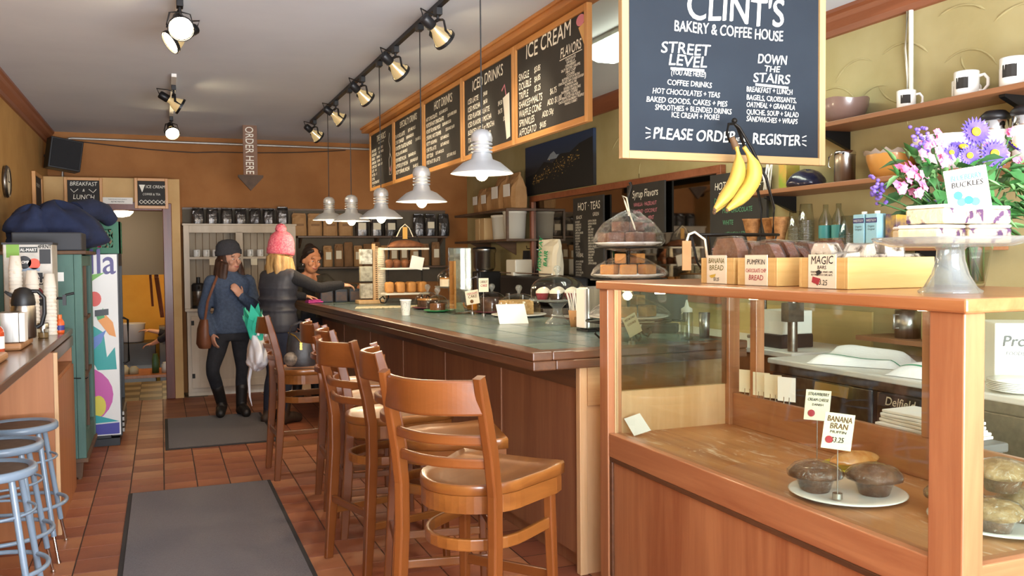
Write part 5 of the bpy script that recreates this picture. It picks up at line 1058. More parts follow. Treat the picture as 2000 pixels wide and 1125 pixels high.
# ================================================================ INSIDE THE DISPLAY CASE
FZ = 1.39; IZ = .712
def plate(label, loc, r, mt=None): return solo('serving_plate', M().lathe([(0, 0), (r*.62, 0), (r*.95, .012), (r, .016), (r*.97, .019), (r*.62, .007), (0, .007)], n=40), mt or m_white, label, 'plate', loc)
m_muf = mat('bran_muffin', '#5a3a26', .6, c2='#7a5236', ns=26, bump=.6, bs=45, coat=.25)
m_oat = mat('crumble_top', '#b99a6a', .8, c2='#8a6a40', ns=24, bump=1, bs=30)
def muffin(label, loc, s=1, mt=None, rz=0, grp=None):
    t = thing('muffin', label, 'muffin', loc, rz, grp); rr = random.Random(int(loc[0]*1000)); n = 22
    obj('base', M().lathe([(0, 0), (.045*s, 0), (.058*s, .045*s)], n=n), m_muf, t)
    rs = [[(r*s*(1+.06*rr.uniform(-1, 1))*cos(2*pi*i/n), r*s*(1+.06*rr.uniform(-1, 1))*sin(2*pi*i/n), z*s+.003*rr.uniform(-1, 1)) for i in range(n)] for r, z in ((.06, .043), (.082, .05), (.083, .062), (.066, .08), (.04, .09), (.012, .094))]
    obj('top', M().rings(rs), mt or m_muf, t)
    obj('cling_film', M().lathe([(.047*s, .001), (.063*s, .045*s), (.089*s, .05*s), (.09*s, .066*s), (.07*s, .086*s), (.03*s, .099*s), (.0, .101*s)], n=18), m_wrap, t)
plate('white oval plate of two bran muffins in the display case', (2.06, 2.24, IZ), .185)
muffin('left bran muffin in film on the white plate', (1.99, 2.31, IZ+.008), 1.0); muffin('right bran muffin in film on the white plate', (2.135, 2.2, IZ+.008), 1.0)
tagsign('price card reading BANANA BRAN MUFFIN in the display case', (1.975, 2.19, IZ+.012), [('BANANA', .026, .03, 2, .075), ('BRAN', .026, .008, 2, .055), ('MUFFIN', .012, -.006, 0, .05), ('$3.25', .024, -.035, 0, .04)], .175, .092, .115, tilt=rad(7), rz=rad(-28), art=blob(-.025, -.028, .012, 1))
plate('yellow plate with a glazed danish in the display case', (2.33, 2.5, IZ), .115, mat('yellow_glaze', '#d8cf3c', .3))
solo('danish', heap((2.33, 2.5, IZ+.035), (.105, .05, .035), 21, .08), mat('danish_glaze', '#b8702a', .25, c2='#d8a468', ns=16, coat=.5), 'glazed golden danish on the yellow plate', 'pastry')
tagsign('price card reading STRAWBERRY CREAM CHEESE behind the banana bran card', (2.205, 2.55, IZ), [('STRAWBERRY', .016, .035, 0, .075), ('CREAM CHEESE', .015, .015, 0, .075), ('DANISH', .012, -.002, 0, .04)], .2, .09, .11, tilt=rad(5), rz=rad(-25), art=blob(-.02, -.03, .013, 1))
plate('white plate of crumble muffins at the window end of the display case', (2.24, 1.83, IZ), .19)
for i, (x, y, z) in enumerate(((2.15, 1.77, 0), (2.32, 1.8, 0), (2.19, 1.94, 0), (2.24, 1.82, .092))): muffin(['front', 'right hand', 'rear', 'topmost'][i]+' crumble muffin on the plate at the window end', (x, y, IZ+.009+z), .93, m_oat, i, 'crumble muffins')
for i, (y, x) in enumerate(((3.3, 2.44), (3.2, 2.44), (3.12, 2.44), (3.03, 2.44))):
    t = thing('clip_card', ORD[i]+' blank card from the left clipped to the case back sill', 'card', (x+.018, y, .862), rad(-65)); obj('card', M().box(-.04, .04, -.002, 0, .012, .115), m_creamp if i != 3 else m_paper, t)
    for s in (-1, 1): obj('clip', M().tube([(s*.012, 0, 0), (s*.012, 0, .03)], .003, 6), m_chrome, t)
solo('fallen_card', M().prism([(0, 0), (.085, .03), (.055, .11), (-.025, .08)], (1.9, 3.35, IZ+.001), (.75, -.6, 0), (.0, .5, .85), (.001, .001, 0)), m_paper, 'white price card leaning in the far left corner of the case', 'card')
solo('white_tag', M().box(2.21, 2.3, 1.63, 1.632, .84, .96), m_paper, 'blank white tag on the end glass of the case', 'card') if False else None

# ================================================================ ON TOP OF THE DISPLAY CASE
m_bam = wood('bamboo_box', '#c49a56', '#dcb876', 0, .5, .1, 30); m_bamY = wood('bamboo_box_end', '#c49a56', '#dcb876', 1, .5, .1, 30)
def crate(label, x0, x1, y0, y1, words, mats, art=None, h=.098):
    t = thing('bamboo_box', label, 'box', (x0, y0, FZ)); L_, W2 = x1-x0, y1-y0
    for y in (0, W2-.012): obj('long_side', M().box(0, L_, y, y+.012, 0.001, h), m_bam, t, bev=.002)
    for x in (0, L_-.012): obj('end_board', M().box(x, x+.012, .012, W2-.012, .001, h), m_bamY, t, bev=.002)
    obj('bottom', M().box(.012, L_-.012, .012, W2-.012, .001, .008), m_bam, t)
    c = obj('paper_sign', M().box(-.003, -.0006, W2/2-.062, W2/2+.062, .002, .108), m_creamp, t)
    m = M()
    for s, sz, z, k, wd in words: m.text(s, sz, (-.0036, W2/2, z), (0, -1, 0), (0, 0, 1), k=k, al='C', bold=.012, wd=wd)
    if art: art(m, W2/2)
    obj('lettering', m, mats, c)['kind'] = 'stuff'
def art_ban(m, y): m.prism([(-.035, .0), (-.02, -.008), (0, -.004), (.008, .008), (-.004, .006), (-.02, .004)], (-.0038, y+.01, .03), (0, -1, 0), (0, 0, 1), (-.0006, 0, 0), 3)
def art_mag(m, y):
    m.prism([(-.045, .0), (-.015, -.008), (-.005, .012), (-.04, .018)], (-.0038, y, .02), (0, -1, 0), (0, 0, 1), (-.0006, 0, 0), 1)
    m.prism([(-.02, .02), (.0, .03), (-.01, .04), (-.025, .035)], (-.0038, y, .02), (0, -1, 0), (0, 0, 1), (-.0006, 0, 0), 0)
IM = [m_ink, m_inkr, mat('olive_ink', '#6f6a2c', .8), mat('yellow_ink', '#c8a83c', .8)]
crate('bamboo box with the BANANA BREAD sign', 1.94, 2.28, 2.685, 2.895, [('BANANA', .028, .078, 2, .1), ('BREAD', .028, .052, 2, .09), ('$3.25', .018, .012, 0, .035)], IM, art_ban)
crate('bamboo box with the PUMPKIN CHOCOLATE CHIP BREAD sign', 1.93, 2.28, 2.43, 2.65, [('PUMPKIN', .026, .075, 0, .1), ('CHOCOLATE CHIP', .019, .047, 1, .112), ('BREAD', .026, .02, 1, .08)], IM)
crate('bamboo box with the MAGIC BARS sign', 1.93, 2.28, 2.10, 2.32, [('MAGIC', .036, .078, 0, .1), ('BARS', .016, .062, 0, .04), ('GRAHAM, CHIPS, WHITE CHIPS,', .008, .05, 0, .1), ('BUTTERSCOTCH CHIPS, NUTS', .008, .041, 0, .095), ('$3.25', .024, .012, 0, .05)], IM, art_mag)
m_band = mat('banana_bread', '#8a5a3a', .6, c2='#6a3f28', ns=16, coat=.5, bump=.4, bs=24); m_pump = mat('pumpkin_bread', '#7a4526', .6, c2='#5a2f1c', ns=20, coat=.5, bump=.4, bs=24); m_magic = mat('magic_bar', '#d9cbb4', .5, c2='#5a4632', ns=24, lo=.5, hi=.62, coat=.4, bump=.5, bs=24)
def slab(w_, d_, h_, seed):
    rr = random.Random(seed); j = lambda a: a*(1+rr.uniform(-.08, .08))
    P2 = [(-w_/2, 0), (w_/2, 0), (j(w_/2*1.05), h_*.62), (j(w_*.32), j(h_*.95)), (-j(w_*.32), j(h_*.95)), (-j(w_/2*1.05), h_*.62)]
    return M().prism(P2, (0, -d_/2, 0), (1, 0, 0), (0, 0, 1), (0, d_, 0))
def loaf(label, loc, w_, d_, h_, mt, rz, grp, seed, filmed=True):
    t = thing('bread_slice', label, 'bread', loc, rz, grp); obj('slice', slab(w_, d_, h_, seed), mt, t, bev=.008)
    if filmed: obj('cling_film', slab(w_*1.06, d_*1.12, h_*1.05, seed), m_wrap, t, bev=.012)
for i in range(4): loaf(ORD[i]+' banana bread slice from the front of its box', (2.0+.07*i, 2.79, FZ+.03), .15, .045, .13+.02*(i == 0), m_band, rad(90+4*i), 'banana bread slices', i)
for i in range(6): loaf(ORD[i]+' pumpkin bread slice from the front of its box', (1.972+.054*i, 2.54, FZ+.03), .155, .038, .115+.012*(i % 2), m_pump, rad(84+5*(i % 3)), 'pumpkin bread slices', 10+i)
for i in range(10): loaf(ORD[i]+' wrapped magic bar in its bamboo box', (1.985+.06*(i % 5), 2.165+.09*(i//5), FZ+.045+.028*(i % 2)), .075, .055, .07, m_magic, rad(20*i), 'magic bars', 20+i)
# banana hanger and fruit basket
bh_ = thing('banana_hanger', 'black wire fruit basket with tall banana hook on the case', 'fruit basket', (2.17, 3.0, FZ))
obj('base_ring', M().tube(arc((0, 0, .006), .12, 0, 2*pi*31/32, 31, (1, 0, 0), (0, .6, 0)), .005, 6, closed=True), m_iron, bh_)
obj('rim_ring', M().tube([(.21*cos(2*pi*i/40), .085*sin(2*pi*i/40), .19) for i in range(40)], .006, 6, closed=True), m_iron, bh_)
for i in range(10): a = 2*pi*i/10; obj('basket_wire', M().tube([(.12*cos(a), .07*sin(a), .006), (.18*cos(a), .078*sin(a), .08), (.21*cos(a), .085*sin(a), .19)], .003, 6), m_iron, bh_)
for s in (-1, 1): obj('hook_rod', M().tube([(.16, s*.04, .19), (.165, s*.04, .3), (.13, s*.035, .42), (.07, s*.02, .54), (.02, s*.006, .625), (-.0, 0, .64)], .006, 8), m_iron, bh_)
obj('kraft_tag', M().box(-.285, -.245, -.06, -.057, .05, .165), m_kraft, bh_)
obj('pale_ribbon', M().tube([(-.265, -.06, .165), (-.25, -.05, .19), (-.21, -.03, .2), (-.175, -.05, .17), (-.165, -.05, .1)], .005, 6), m_creamp, bh_)
obj('rod_tie', M().tube([(.1, -.03, .48), (.1, .03, .48)], .005, 6), m_iron, bh_)
obj('hook', M().tube([(0, 0, .64), (-.035, -.01, .635), (-.045, -.012, .6), (-.03, -.012, .565), (-.01, -.01, .56)], .006, 8), m_iron, bh_); obj('finial', M().ell((0, 0, .652), (.012, .012, .012), 10, 6), m_iron, bh_)
m_ban = mat('ripe_banana', '#e0c35a', .45, c2='#c9a84a', ns=7); m_stem = mat('banana_stem', '#6a4f34', .7)
bb = thing('banana_bunch', 'bunch of ripe yellow bananas hanging from the black hook', 'bananas', (2.15, 2.96, 1.95))
for k, (dx, dy, tipx, tipz, bow_, w_) in enumerate(((-.008, -.012, -.11, -.27, .05, .028), (.025, -.016, -.055, -.272, .095, .032), (.012, .02, -.09, -.28, .07, .022))):
    pts = []; rd = []
    for i in range(13):
        t_ = i/12; x = dx+(tipx-dx)*t_**1.25+bow_*sin(pi*t_)*.85; z = -.02+(tipz+.02)*t_; pts.append((x, dy+.0*t_, z)); rd.append(w_*(.28 if t_ < .1 else .45 if t_ < .18 else min(1, .55+2.2*(t_-.15)) if t_ < .4 else 1 if t_ < .8 else max(.3, 1-(t_-.8)*3.6)))
    bn = obj('banana', M().tube(pts, rd, 7, up=(0, 1, 0), sm=True), m_ban, bb)
    obj('tip', M().ell(pts[-1], (.008, .008, .01), 8, 5), m_stem, bn)
obj('stem', M().tube([(0, 0, -.025), (-.012, 0, .0), (-.022, 0, .018)], [.016, .013, .012], 8, up=(0, 1, 0)), m_stem, bb)
tg = solo('ribbon_tag', M().box(-.03, .03, -.002, 0, -.1, 0).tube([(0, -.001, 0), (.05, 0, .03), (.11, 0, .02), (.14, 0, -.05), (.15, 0, -.1)], .004, 6), m_creamp, 'kraft tag on a pale ribbon tied to the fruit basket', 'tag', (1.92, 3.1, 1.6)) if False else None
# crystal cake stand with blueberry buckles
cst = thing('glass_cake_stand', 'fluted clear glass cake stand near the front corner of the case', 'cake stand', (2.0, 1.79, FZ))
obj('foot', M().lathe([(.078, 0), (.08, .006), (.066, .016), (.047, .05), (.036, .09), (.034, .118), (.04, .124)], n=56, flute=.025), m_crystal, cst)
obj('inner_foot', M().lathe([(.07, .001), (.04, .05), (.028, .09), (.026, .118)], n=28), m_crystal, cst)
obj('plate', M().lathe([(0, .124), (.04, .124), (.15, .126), (.195, .14), (.2, .15), (.196, .152), (.15, .134), (0, .132)], n=72, flute=.006), m_crystal, cst)
m_buck = mat('blueberry_cake', '#e0cda4', .7, c2='#4a2a4c', ns=16, lo=.52, hi=.6, bump=.5, bs=30); m_bucktop = mat('icing_sugar', '#f2ece2', .8, c2='#d9c8b0', ns=12)
for i, (x, y, z, w_, d_, rz) in enumerate(((-.07, .0, 0, .13, .12, .2), (.075, -.02, 0, .12, .12, -.3), (.0, .1, 0, .12, .1, .1), (-.045, -.02, .052, .16, .12, .1), (.1, .0, .052, .12, .11, -.15))):
    t = thing('blueberry_buckle', ['left lower', 'right lower', 'rear lower', 'left upper', 'right upper'][i]+' blueberry buckle square on the glass cake stand', 'cake', (2.0+x, 1.79+y, FZ+.1345+z), rz, 'blueberry buckles')
    obj('cake', M().box(-w_/2, w_/2, -d_/2, d_/2, 0, .04), m_buck, t, bev=.006); obj('crumb_top', M().box(-w_/2, w_/2, -d_/2, d_/2, .0405, .05), m_bucktop, t, bev=.005)
def berry(m, o, R):
    for dx, dz, k in ((-.02, -.03, 3), (-.002, -.028, 4), (.014, -.034, 3), (-.026, -.012, 5)): m.prism([(dx+.011*cos(i*pi/6), dz+.011*sin(i*pi/6)) for i in range(12)], o, R @ V((1, 0, 0)), R @ V((0, 0, 1)), (0, -.0005-.0002*k, 0), k)
    m.prism([(-.045, .0045), (.04, .0045), (.04, .0065), (-.045, .0065)], o, R @ V((1, 0, 0)), R @ V((0, 0, 1)), (0, -.0006, 0), 6)
tagsign('white card reading BLUEBERRY BUCKLES stuck in the cake', (1.955, 1.70, FZ+.19), [('BLUEBERRY', .02, .026, 3, .078), ('BUCKLES', .02, .008, 0, .078)], .045, .105, .112, m_paper, tilt=rad(-9), mats=[m_ink, m_inkr, m_inkb, mat('blue_ink', '#4f8fa8', .8), mat('blue_ink_dark', '#2f6f9a', .8), mat('green_ink', '#3aa890', .8), mat('orange_line', '#e0a858', .8)], art=berry, base=False, rz=rad(-30))
# flowers in a glass vase
vs = thing('glass_vase', 'clear glass vase of garden flowers on the case', 'vase', (2.38, 2.06, FZ))
obj('glass', M().lathe([(0, .004), (.045, .0), (.05, .02), (.062, .09), (.075, .16), (.078, .2), (.074, .2), (.07, .16), (.057, .09), (.045, .02), (0, .01)], n=32), m_dome, vs)
obj('water', M().lathe([(0, .012), (.044, .012), (.055, .09), (.06, .11), (0, .11)], n=28), glass('vase_water', '#dfe8d8', .8, .02), vs)
m_stemg = mat('stem_green', '#3f6b34', .6); m_leaf = mat('leaf_green', '#3d7a3a', .5, c2='#2f5f30', ns=12); m_leaf2 = mat('leaf_pale', '#6f9a5c', .5, c2='#4c7a44', ns=12)
m_aster = mat('aster_purple', '#4c3a9a', .6, c2='#6a52b8', ns=30); m_yel2 = mat('aster_yellow', '#e8c822', .7); m_pinkf = mat('phlox_pink', '#e0609a', .6, c2='#f09ac0', ns=25); m_stat = mat('statice_violet', '#6a50b0', .7, c2='#8a72c8', ns=30)
rr = random.Random(17); VC = V((2.38, 2.06, FZ))
def stemto(p, par): 
    p = V(p); b = V((rr.uniform(-.03, .03), rr.uniform(-.03, .03), .02)); q = p-VC
    return obj('stem', M().tube([b, b*.5+V((q.x*.25, q.y*.25, .17)), V((q.x*.7, q.y*.7, .2+(q.z-.2)*.6)), q], .003, 5), m_stemg, par)
def aster(label, p, r, nv):
    t = thing('aster', label, 'flower', p, 0, 'asters in the vase'); nv = nrm(nv); R = V((0, 0, 1)).rotation_difference(nv).to_matrix(); m = M()
    for ring, (n, rr_, up) in enumerate(((22, r, .1), (18, r*.82, .25))):
        for i in range(n):
            a = 2*pi*(i+.5*ring)/n; d = V((cos(a), sin(a), 0)); s = V((-sin(a), cos(a), 0)); w2 = r*.11
            P4 = [d*r*.25-s*w2*.6, d*rr_*.7-s*w2+V((0, 0, up*r*.5)), d*rr_+V((0, 0, up*r*(.6+.3*rr.random()))), d*rr_*.7+s*w2+V((0, 0, up*r*.5)), d*r*.25+s*w2*.6]
            m.add([R @ q for q in P4], [(0, 1, 2, 3, 4)], 0, False)
    pt = obj('petals', m, m_aster, t); pt['kind'] = 'stuff'
    obj('disc', M().ell(R @ V((0, 0, r*.1)), (r*.3, r*.3, r*.16), 12, 6, R=R), m_yel2, t)
    obj('sepals', M().lathe([(.002, -.02), (r*.2, -.012), (r*.3, .0)], n=10, R=R), m_stemg, t)
for lb, p, r, nv in (('purple aster highest in the vase', (2.473, 2.12, 1.892), .052, (-.3, -.9, .15)), ('purple aster with a yellow eye right of the card', (2.533, 2.1, 1.821), .052, (-.3, -.9, .05)), ('purple aster tilted upward in the middle of the bunch', (2.421, 2.12, 1.837), .055, (-.1, -.4, .8)), ('purple aster just above the blueberry card', (2.379, 2.06, 1.806), .035, (-.5, -.8, 0)), ('pale purple aster left of the others', (2.346, 2.1, 1.818), .03, (-.4, -.8, .3)), ('purple aster at the right edge of the bunch', (2.666, 2.14, 1.854), .045, (.3, -.5, .6))):
    aster(lb, p, r, nv); stemto(V(p)-nrm(nv)*.02, vs)
PK = [(2.21, 1.8), (2.242, 1.827), (2.179, 1.764), (2.169, 1.696), (2.211, 1.729), (2.28, 1.79), (2.577, 1.851), (2.636, 1.828), (2.672, 1.803), (2.611, 1.891), (2.127, 1.707), (2.148, 1.747), (2.35, 1.885), (2.30, 1.84), (2.6, 1.8), (2.24, 1.70)]
pl = ['beside the ochre bowl', 'at the top left', 'at the left', 'low on the left', 'left of the card', 'behind the card', 'at the right', 'farther right', 'at the right picture edge', 'high on the right', 'lowest on the left', 'far left', 'high in the middle', 'near the white bowl', 'under the right asters', 'beside the card corner']
for i, (x, z) in enumerate(PK):
    y = 2.1+rr.uniform(-.05, .07); t = thing('phlox', 'pink phlox cluster '+pl[i]+' of the bunch', 'flower', (x, y, z), 0, 'pink phlox in the vase'); m = M()
    for k in range(7):
        c = V((rr.uniform(-.022, .022), rr.uniform(-.02, .01), rr.uniform(-.018, .018))); nv = nrm(V((c.x*20, -1, c.z*20+.3))); R = V((0, 0, 1)).rotation_difference(nv).to_matrix()
        for a in range(5):
            an = 2*pi*a/5; d, s = V((cos(an), sin(an), 0)), V((-sin(an), cos(an), 0)); m.add([c+R @ q for q in (V((0, 0, 0)), d*.009-s*.006, d*.015, d*.009+s*.006)], [(0, 1, 2, 3)])
    q = obj('blossoms', m, m_pinkf, t); q['kind'] = 'stuff'; obj('calyx', M().ell((0, .012, -.01), (.012, .012, .012), 8, 5), m_stemg, t); stemto((x, y+.012, z-.015), vs)
for i, (x, z) in enumerate(((2.242, 1.87), (2.08, 1.713), (2.103, 1.68), (2.27, 1.85), (2.29, 1.64))):
    y = 2.12+rr.uniform(-.03, .04); t = thing('statice', 'violet statice spray '+['at the top left', 'at the far left', 'low at the far left', 'behind the pink phlox', 'under the card'][i]+' of the bunch', 'flower', (x, y, z), 0, 'statice in the vase'); m = M()
    for k in range(16): m.ell((rr.uniform(-.025, .025), rr.uniform(-.02, .02), rr.uniform(-.03, .03)), (.007, .007, .006), 6, 4)
    q = obj('florets', m, m_stat, t); q['kind'] = 'stuff'; stemto((x, y, z-.02), vs)
# foliage: separate leaves in the vase
def leafmesh(mt, L_, W2):
    return M().add([(0, 0, 0), (W2*.7, L_*.3, .006), (W2, L_*.55, .0), (0, L_, -.02), (-W2, L_*.55, 0), (-W2*.7, L_*.3, .006), (0, L_*.35, -.008), (0, L_*.65, -.01)], [(0, 1, 6), (1, 2, 7, 6), (2, 3, 7), (0, 6, 5), (5, 6, 7, 4), (4, 7, 3)], 0, True).mesh('leaf', mt)
LF = [leafmesh(m_leaf, .065, .014), leafmesh(m_leaf2, .06, .011), leafmesh(m_leaf, .085, .024), leafmesh(m_leaf2, .08, .006), leafmesh(m_leaf, .07, .006)]
for i in range(290):
    o = bpy.data.objects.new('leaf', rr.choice(LF)); COL.objects.link(o); o.parent = vs
    a = rr.uniform(0, 2*pi); z = rr.uniform(.17, .40); f = rr.uniform(.2, 1); rx = .08+.27*f*min(1, (z-.1)*4); o.location = (rx*cos(a)*.95+.05, .1*sin(a)*f+.05, z)
    o.rotation_euler = (rad(rr.uniform(-50, 60)), rad(rr.uniform(-40, 40)), a-pi/2+rr.uniform(-.6, .6))

# ================================================================ SHELVES ON THE YELLOW WALL
m_shR = wood('wall_shelf_oak', '#7c5030', '#966440', 1, .5, .15)
def wshelf(label, x0, y0, y1, z, br):
    t = thing('wall_shelf', label, 'shelf', (0, 0, 0)); obj('board', M().box(x0, 3.598, y0, y1, z-.025, z), m_shR, t, bev=.003)
    for y in br: obj('bracket', M().prism([(0, 0), (-.22, 0), (-.22, -.012), (0, -.1)], (3.598, y, z-.0255), (1, 0, 0), (0, 0, 1), (0, .03, 0)), m_blackm, t)
SA, SB, SCc = 2.205, 1.875, 1.535
wshelf('upper wooden shelf of mugs on the yellow wall', 3.33, 2.1, 4.15, SA, (2.75, 3.9)); wshelf('middle wooden shelf with bowls and canisters on the yellow wall', 3.28, 2.1, 4.5, SB, (3.35, 4.35)); wshelf('low shelf of cups behind the bread boxes', 3.22, 2.9, 4.5, SCc, (3.2, 4.1)); wshelf('short shelf above the fridge with a steel pot', 3.36, 2.6, 3.6, 1.075, (2.9,))
def bowl(label, loc, r, h, mo, mi, rim=0, lip=None):
    t = thing('bowl', label, 'bowl', loc); n = 32
    def rg(rr_, z, wv=0): return [(rr_*cos(2*pi*i/n), rr_*sin(2*pi*i/n), z+wv*sin(8*pi*i/n)) for i in range(n)]
    obj('outside', M().rings([rg(r*.5, 0), rg(r*.8, h*.25), rg(r*.96, h*.7), rg(r, h, rim)], cap=False).add(rg(r*.5, 0), [tuple(range(n))]), mo, t)
    obj('inside', M().rings([rg(r, h, rim), rg(r*.93, h*.7), rg(r*.75, h*.25), rg(r*.3, h*.05)], cap=False), mi, t)
    if lip: obj('frilled_liner', M().rings([rg(r*.98, h*.9), [(q[0]*1.09, q[1]*1.09, h*1.04+.012*sin(9*i)) for i, q in enumerate(rg(r, h))]], cap=False), lip, t)
bowl('brown pottery bowl with teal inside on the upper shelf', (3.46, 3.8, SA), .13, .125, mat('brown_glaze', '#7a6258', .3, coat=.4), mat('teal_glaze', '#4aa0a8', .3), .006)
mug('white mug with a line drawing beside the wall conduit', (3.45, 3.36, SA), rad(-40), 1.05, prt=m_ink, grp='mugs on the upper shelf')
for i, (y, x, s, lb) in enumerate(((3.1, 3.53, 1.1, 'white mug at the back left of the logo mug row'), (2.99, 3.43, 1.25, 'white mug with dark square logo, left of the row'), (2.84, 3.53, 1.2, 'white mug behind the two front logo mugs'), (2.74, 3.42, 1.35, 'white mug with dark square logo, middle of the row'), (2.56, 3.43, 1.4, 'white mug cut off by the right picture edge'))): mug(lb, (x, y, SA), rad(-62), s, prt=m_ink, grp='mugs on the upper shelf')
cn = thing('clamp_canister', 'steel clamp lid canister on the middle shelf', 'canister', (3.44, 3.77, SB)); obj('body', M().lathe([(0, 0), (.055, 0), (.055, .155)], n=26), m_steel, cn); obj('lid', M().lathe([(.057, .155), (.058, .17), (.05, .178), (0, .18)], n=26), m_chrome, cn); obj('clamp', M().tube([(-.04, .05, .165), (-.05, .065, .15), (-.05, .07, .1), (-.045, .055, .09)], .004, 6), m_chrome, cn)
bowl('large ochre bowl with a frilled liner on the middle shelf', (3.45, 3.45, SB), .125, .135, mat('ochre_glaze', '#c98f45', .35, coat=.3), MATS['ochre_glaze'], 0, mat('liner_grey', '#b3a698', .7))
bowl('wide white bowl on the middle shelf behind the flowers', (3.43, 3.08, SB), .16, .165, m_white, m_white)
for i, y in enumerate((2.83, 2.68)):
    t = thing('white_thermos', ('left', 'right')[i]+' white thermos with black lid behind the flowers', 'thermos', (3.42, y, SB)); obj('body', M().lathe([(0, 0), (.052, 0), (.054, .16)], n=24), m_white, t); obj('collar', M().lathe([(.055, .16), (.055, .2), (.05, .205)], n=24), m_chrome, t); obj('lid', M().lathe([(.05, .203), (.062, .21), (.062, .225), (.04, .245), (0, .25)], n=24), m_black, t)
solo('dark_bag', heap((3.44, 4.08, SB+.02), (.1, .13, .085), 31, .14), mat('navy_film', '#23263c', .25, coat=.4), 'dark navy plastic bag lying on the middle shelf', 'bag')
sj = thing('straw_jar', 'glass jar of white straws under the hanging sign', 'jar', (3.4, 4.38, SB)); obj('glass', M().lathe([(0, 0), (.035, 0), (.035, .07)], n=18), m_dome, sj)
for i in range(9): obj('straw', M().tube([(.02*cos(i), .02*sin(i), .005), (.045*cos(i*2.1), .045*sin(i*2.1), .2)], .004, 6), m_paper, sj)
solo('green_carton', M().box(3.44, 3.54, 4.25, 4.32, SB, SB+.17), mat('green_print', '#8fa83c', .5, c2='#c9a04a', ns=9), 'green and orange carton beside the straw jar', 'carton', bev=.003) if True else None
# low shelf: cones, cups, bottles, milk cartons
for i, (y, x) in enumerate(((4.44, 3.34), (4.31, 3.38), (4.18, 3.34))): solo('cone_stack', M().lathe([(.02, 0), (.028, .05), (.03, .06), (.055, .17), (.06, .18), (.05, .17)], n=16), mat('waffle_cone', '#b9844c', .7, c2='#8f5f32', ns=40), ORD[i]+' stack of waffle cones from the left on the low shelf', 'cones', (x, y, SCc), group='cone stacks')
m_pet = glass('clear_plastic', '#eef4f2', 1.6, .08, .08)
for i, (y, n_) in enumerate(((4.07, 13), (3.98, 17), (3.66, 8))): stack(ORD[i]+' stack of clear plastic cups from the left on the low shelf', (3.36, y, SCc), n_, .043, .1, .009, m_pet)
for i, (y, c) in enumerate(((3.87, '#3a8f8c'), (3.77, '#3f9a96'))):
    t = thing('teal_bottle', ('left', 'right')[i]+' clear bottle with teal band on the low shelf', 'bottle', (3.4, y, SCc)); obj('body', M().lathe([(0, 0), (.035, 0), (.037, .15), (.014, .2), (.014, .235), (0, .236)], n=20), m_pet, t); obj('band', M().lathe([(.0375, .05), (.0378, .12)], n=20), mat('teal_band', c, .4), t); obj('drink', M().cyl((0, 0, .004), .032, .1, 16), mat('amber_drink', '#b9a24c', .3), t)
for i, y in enumerate((3.55, 3.462)):
    t = thing('milk_carton', ('left', 'right')[i]+' light blue soy milk carton behind the magic bars', 'carton', (3.36, y, SCc), -pi/2); obj('box', M().box(-.038, .038, -.03, .03, 0, .165), mat('soy_blue', '#8ec4d4', .5, c2='#a9d4de', ns=6), t, bev=.003); obj('cap', M().cyl((.01, 0, .165), .014, .014, 12), m_paper, t)
    obj('brand_band', M().box(-.0382, .0382, -.0305, -.03, .12, .145), mat('soy_navy', '#2a2f6a', .5), t); obj('lettering', M().text('WESTSOY', .018, (0, -.0315, .126), al='C', wd=.068, shear=0, wob=0).text('Organic', .014, (0, -.0315, .098), al='C', wd=.045, k=1, shear=0, wob=0).text('Original', .014, (0, -.0315, .083), al='C', wd=.045, k=1, shear=0, wob=0), [m_paper, m_ink], t)['kind'] = 'stuff'
solo('yellow_carton', M().box(3.36, 3.44, 3.33, 3.4, SCc, SCc+.16), mat('yellow_print', '#c8a03c', .5, c2='#4a3a5c', ns=14), 'yellow and purple carton beside the soy milk', 'carton', bev=.003)
# fridge top and around
m_towel = mat('towel_white', '#f0efec', .95, bump=.4, bs=40); m_tstripe = mat('towel_stripe', '#3f9a72', .95)
def towel(label, loc, rz, w_, d_, seed):
    rr_ = random.Random(seed); ph = rr_.uniform(0, 6)
    def f(u, v, g=0):
        e = min(1, 9*min(u, 1-u, v, 1-v)); return (w_*(u-.5), d_*(v-.5), .002+e*(.022+.05*v*(1-abs(2*u-1)**3)+.008*sin(6*u+ph)+.008*sin(7*v+ph))+g)
    t = thing('bar_towel', label, 'towel', loc, rz)
    obj('cloth', M().grid(f, 24, 24), m_towel, t); obj('stripe', M().grid(lambda u, v: f(u, .2+.05*v, .0012), 24, 2), m_tstripe, t)
towel('white towel with green stripe folded on the fridge top', (3.12, 3.3, .972), rad(-60), .42, .34, 1); towel('second white towel with green stripe, nearer the window on the fridge top', (3.06, 2.82, .972), rad(-80), .28, .28, 2)
bxx = thing('ticket_printer', 'white and black boxy machine on the back counter beside the faucet', 'machine', (3.25, 4.06, .98), rad(-90)); obj('base', M().box(-.13, .13, -.1, .12, 0, .075), m_black, bxx, bev=.005); obj('cover', M().prism([(-.12, .0), (.13, 0), (.13, .13), (-.09, .13), (-.11, .05)], (0, .11, .076), (1, 0, 0), (0, 0, 1), (0, -.2, 0)), m_plasticw, bxx, bev=.008)
solo('tap_column', M().tube([(3.12, 3.8, .981), (3.12, 3.8, 1.3)], .026, 12).box(3.07, 3.17, 3.77, 3.83, 1.14, 1.24), m_dsteel, 'grey steel tap column beside the boxy white machine', 'tap')
sq_ = thing('squeeze_bottle', 'clear squeeze bottle standing on the bar behind the case', 'bottle', (2.5, 3.86, 1.07)); obj('body', M().lathe([(0, 0), (.03, 0), (.032, .01), (.032, .13), (.027, .14)], n=20), glass('cloudy_plastic', '#dfe0cf', 1.5, .12, .2), sq_); obj('cap', M().lathe([(.029, .138), (.029, .155), (.012, .165), (.004, .2), (0, .2)], n=16), m_plasticw, sq_)
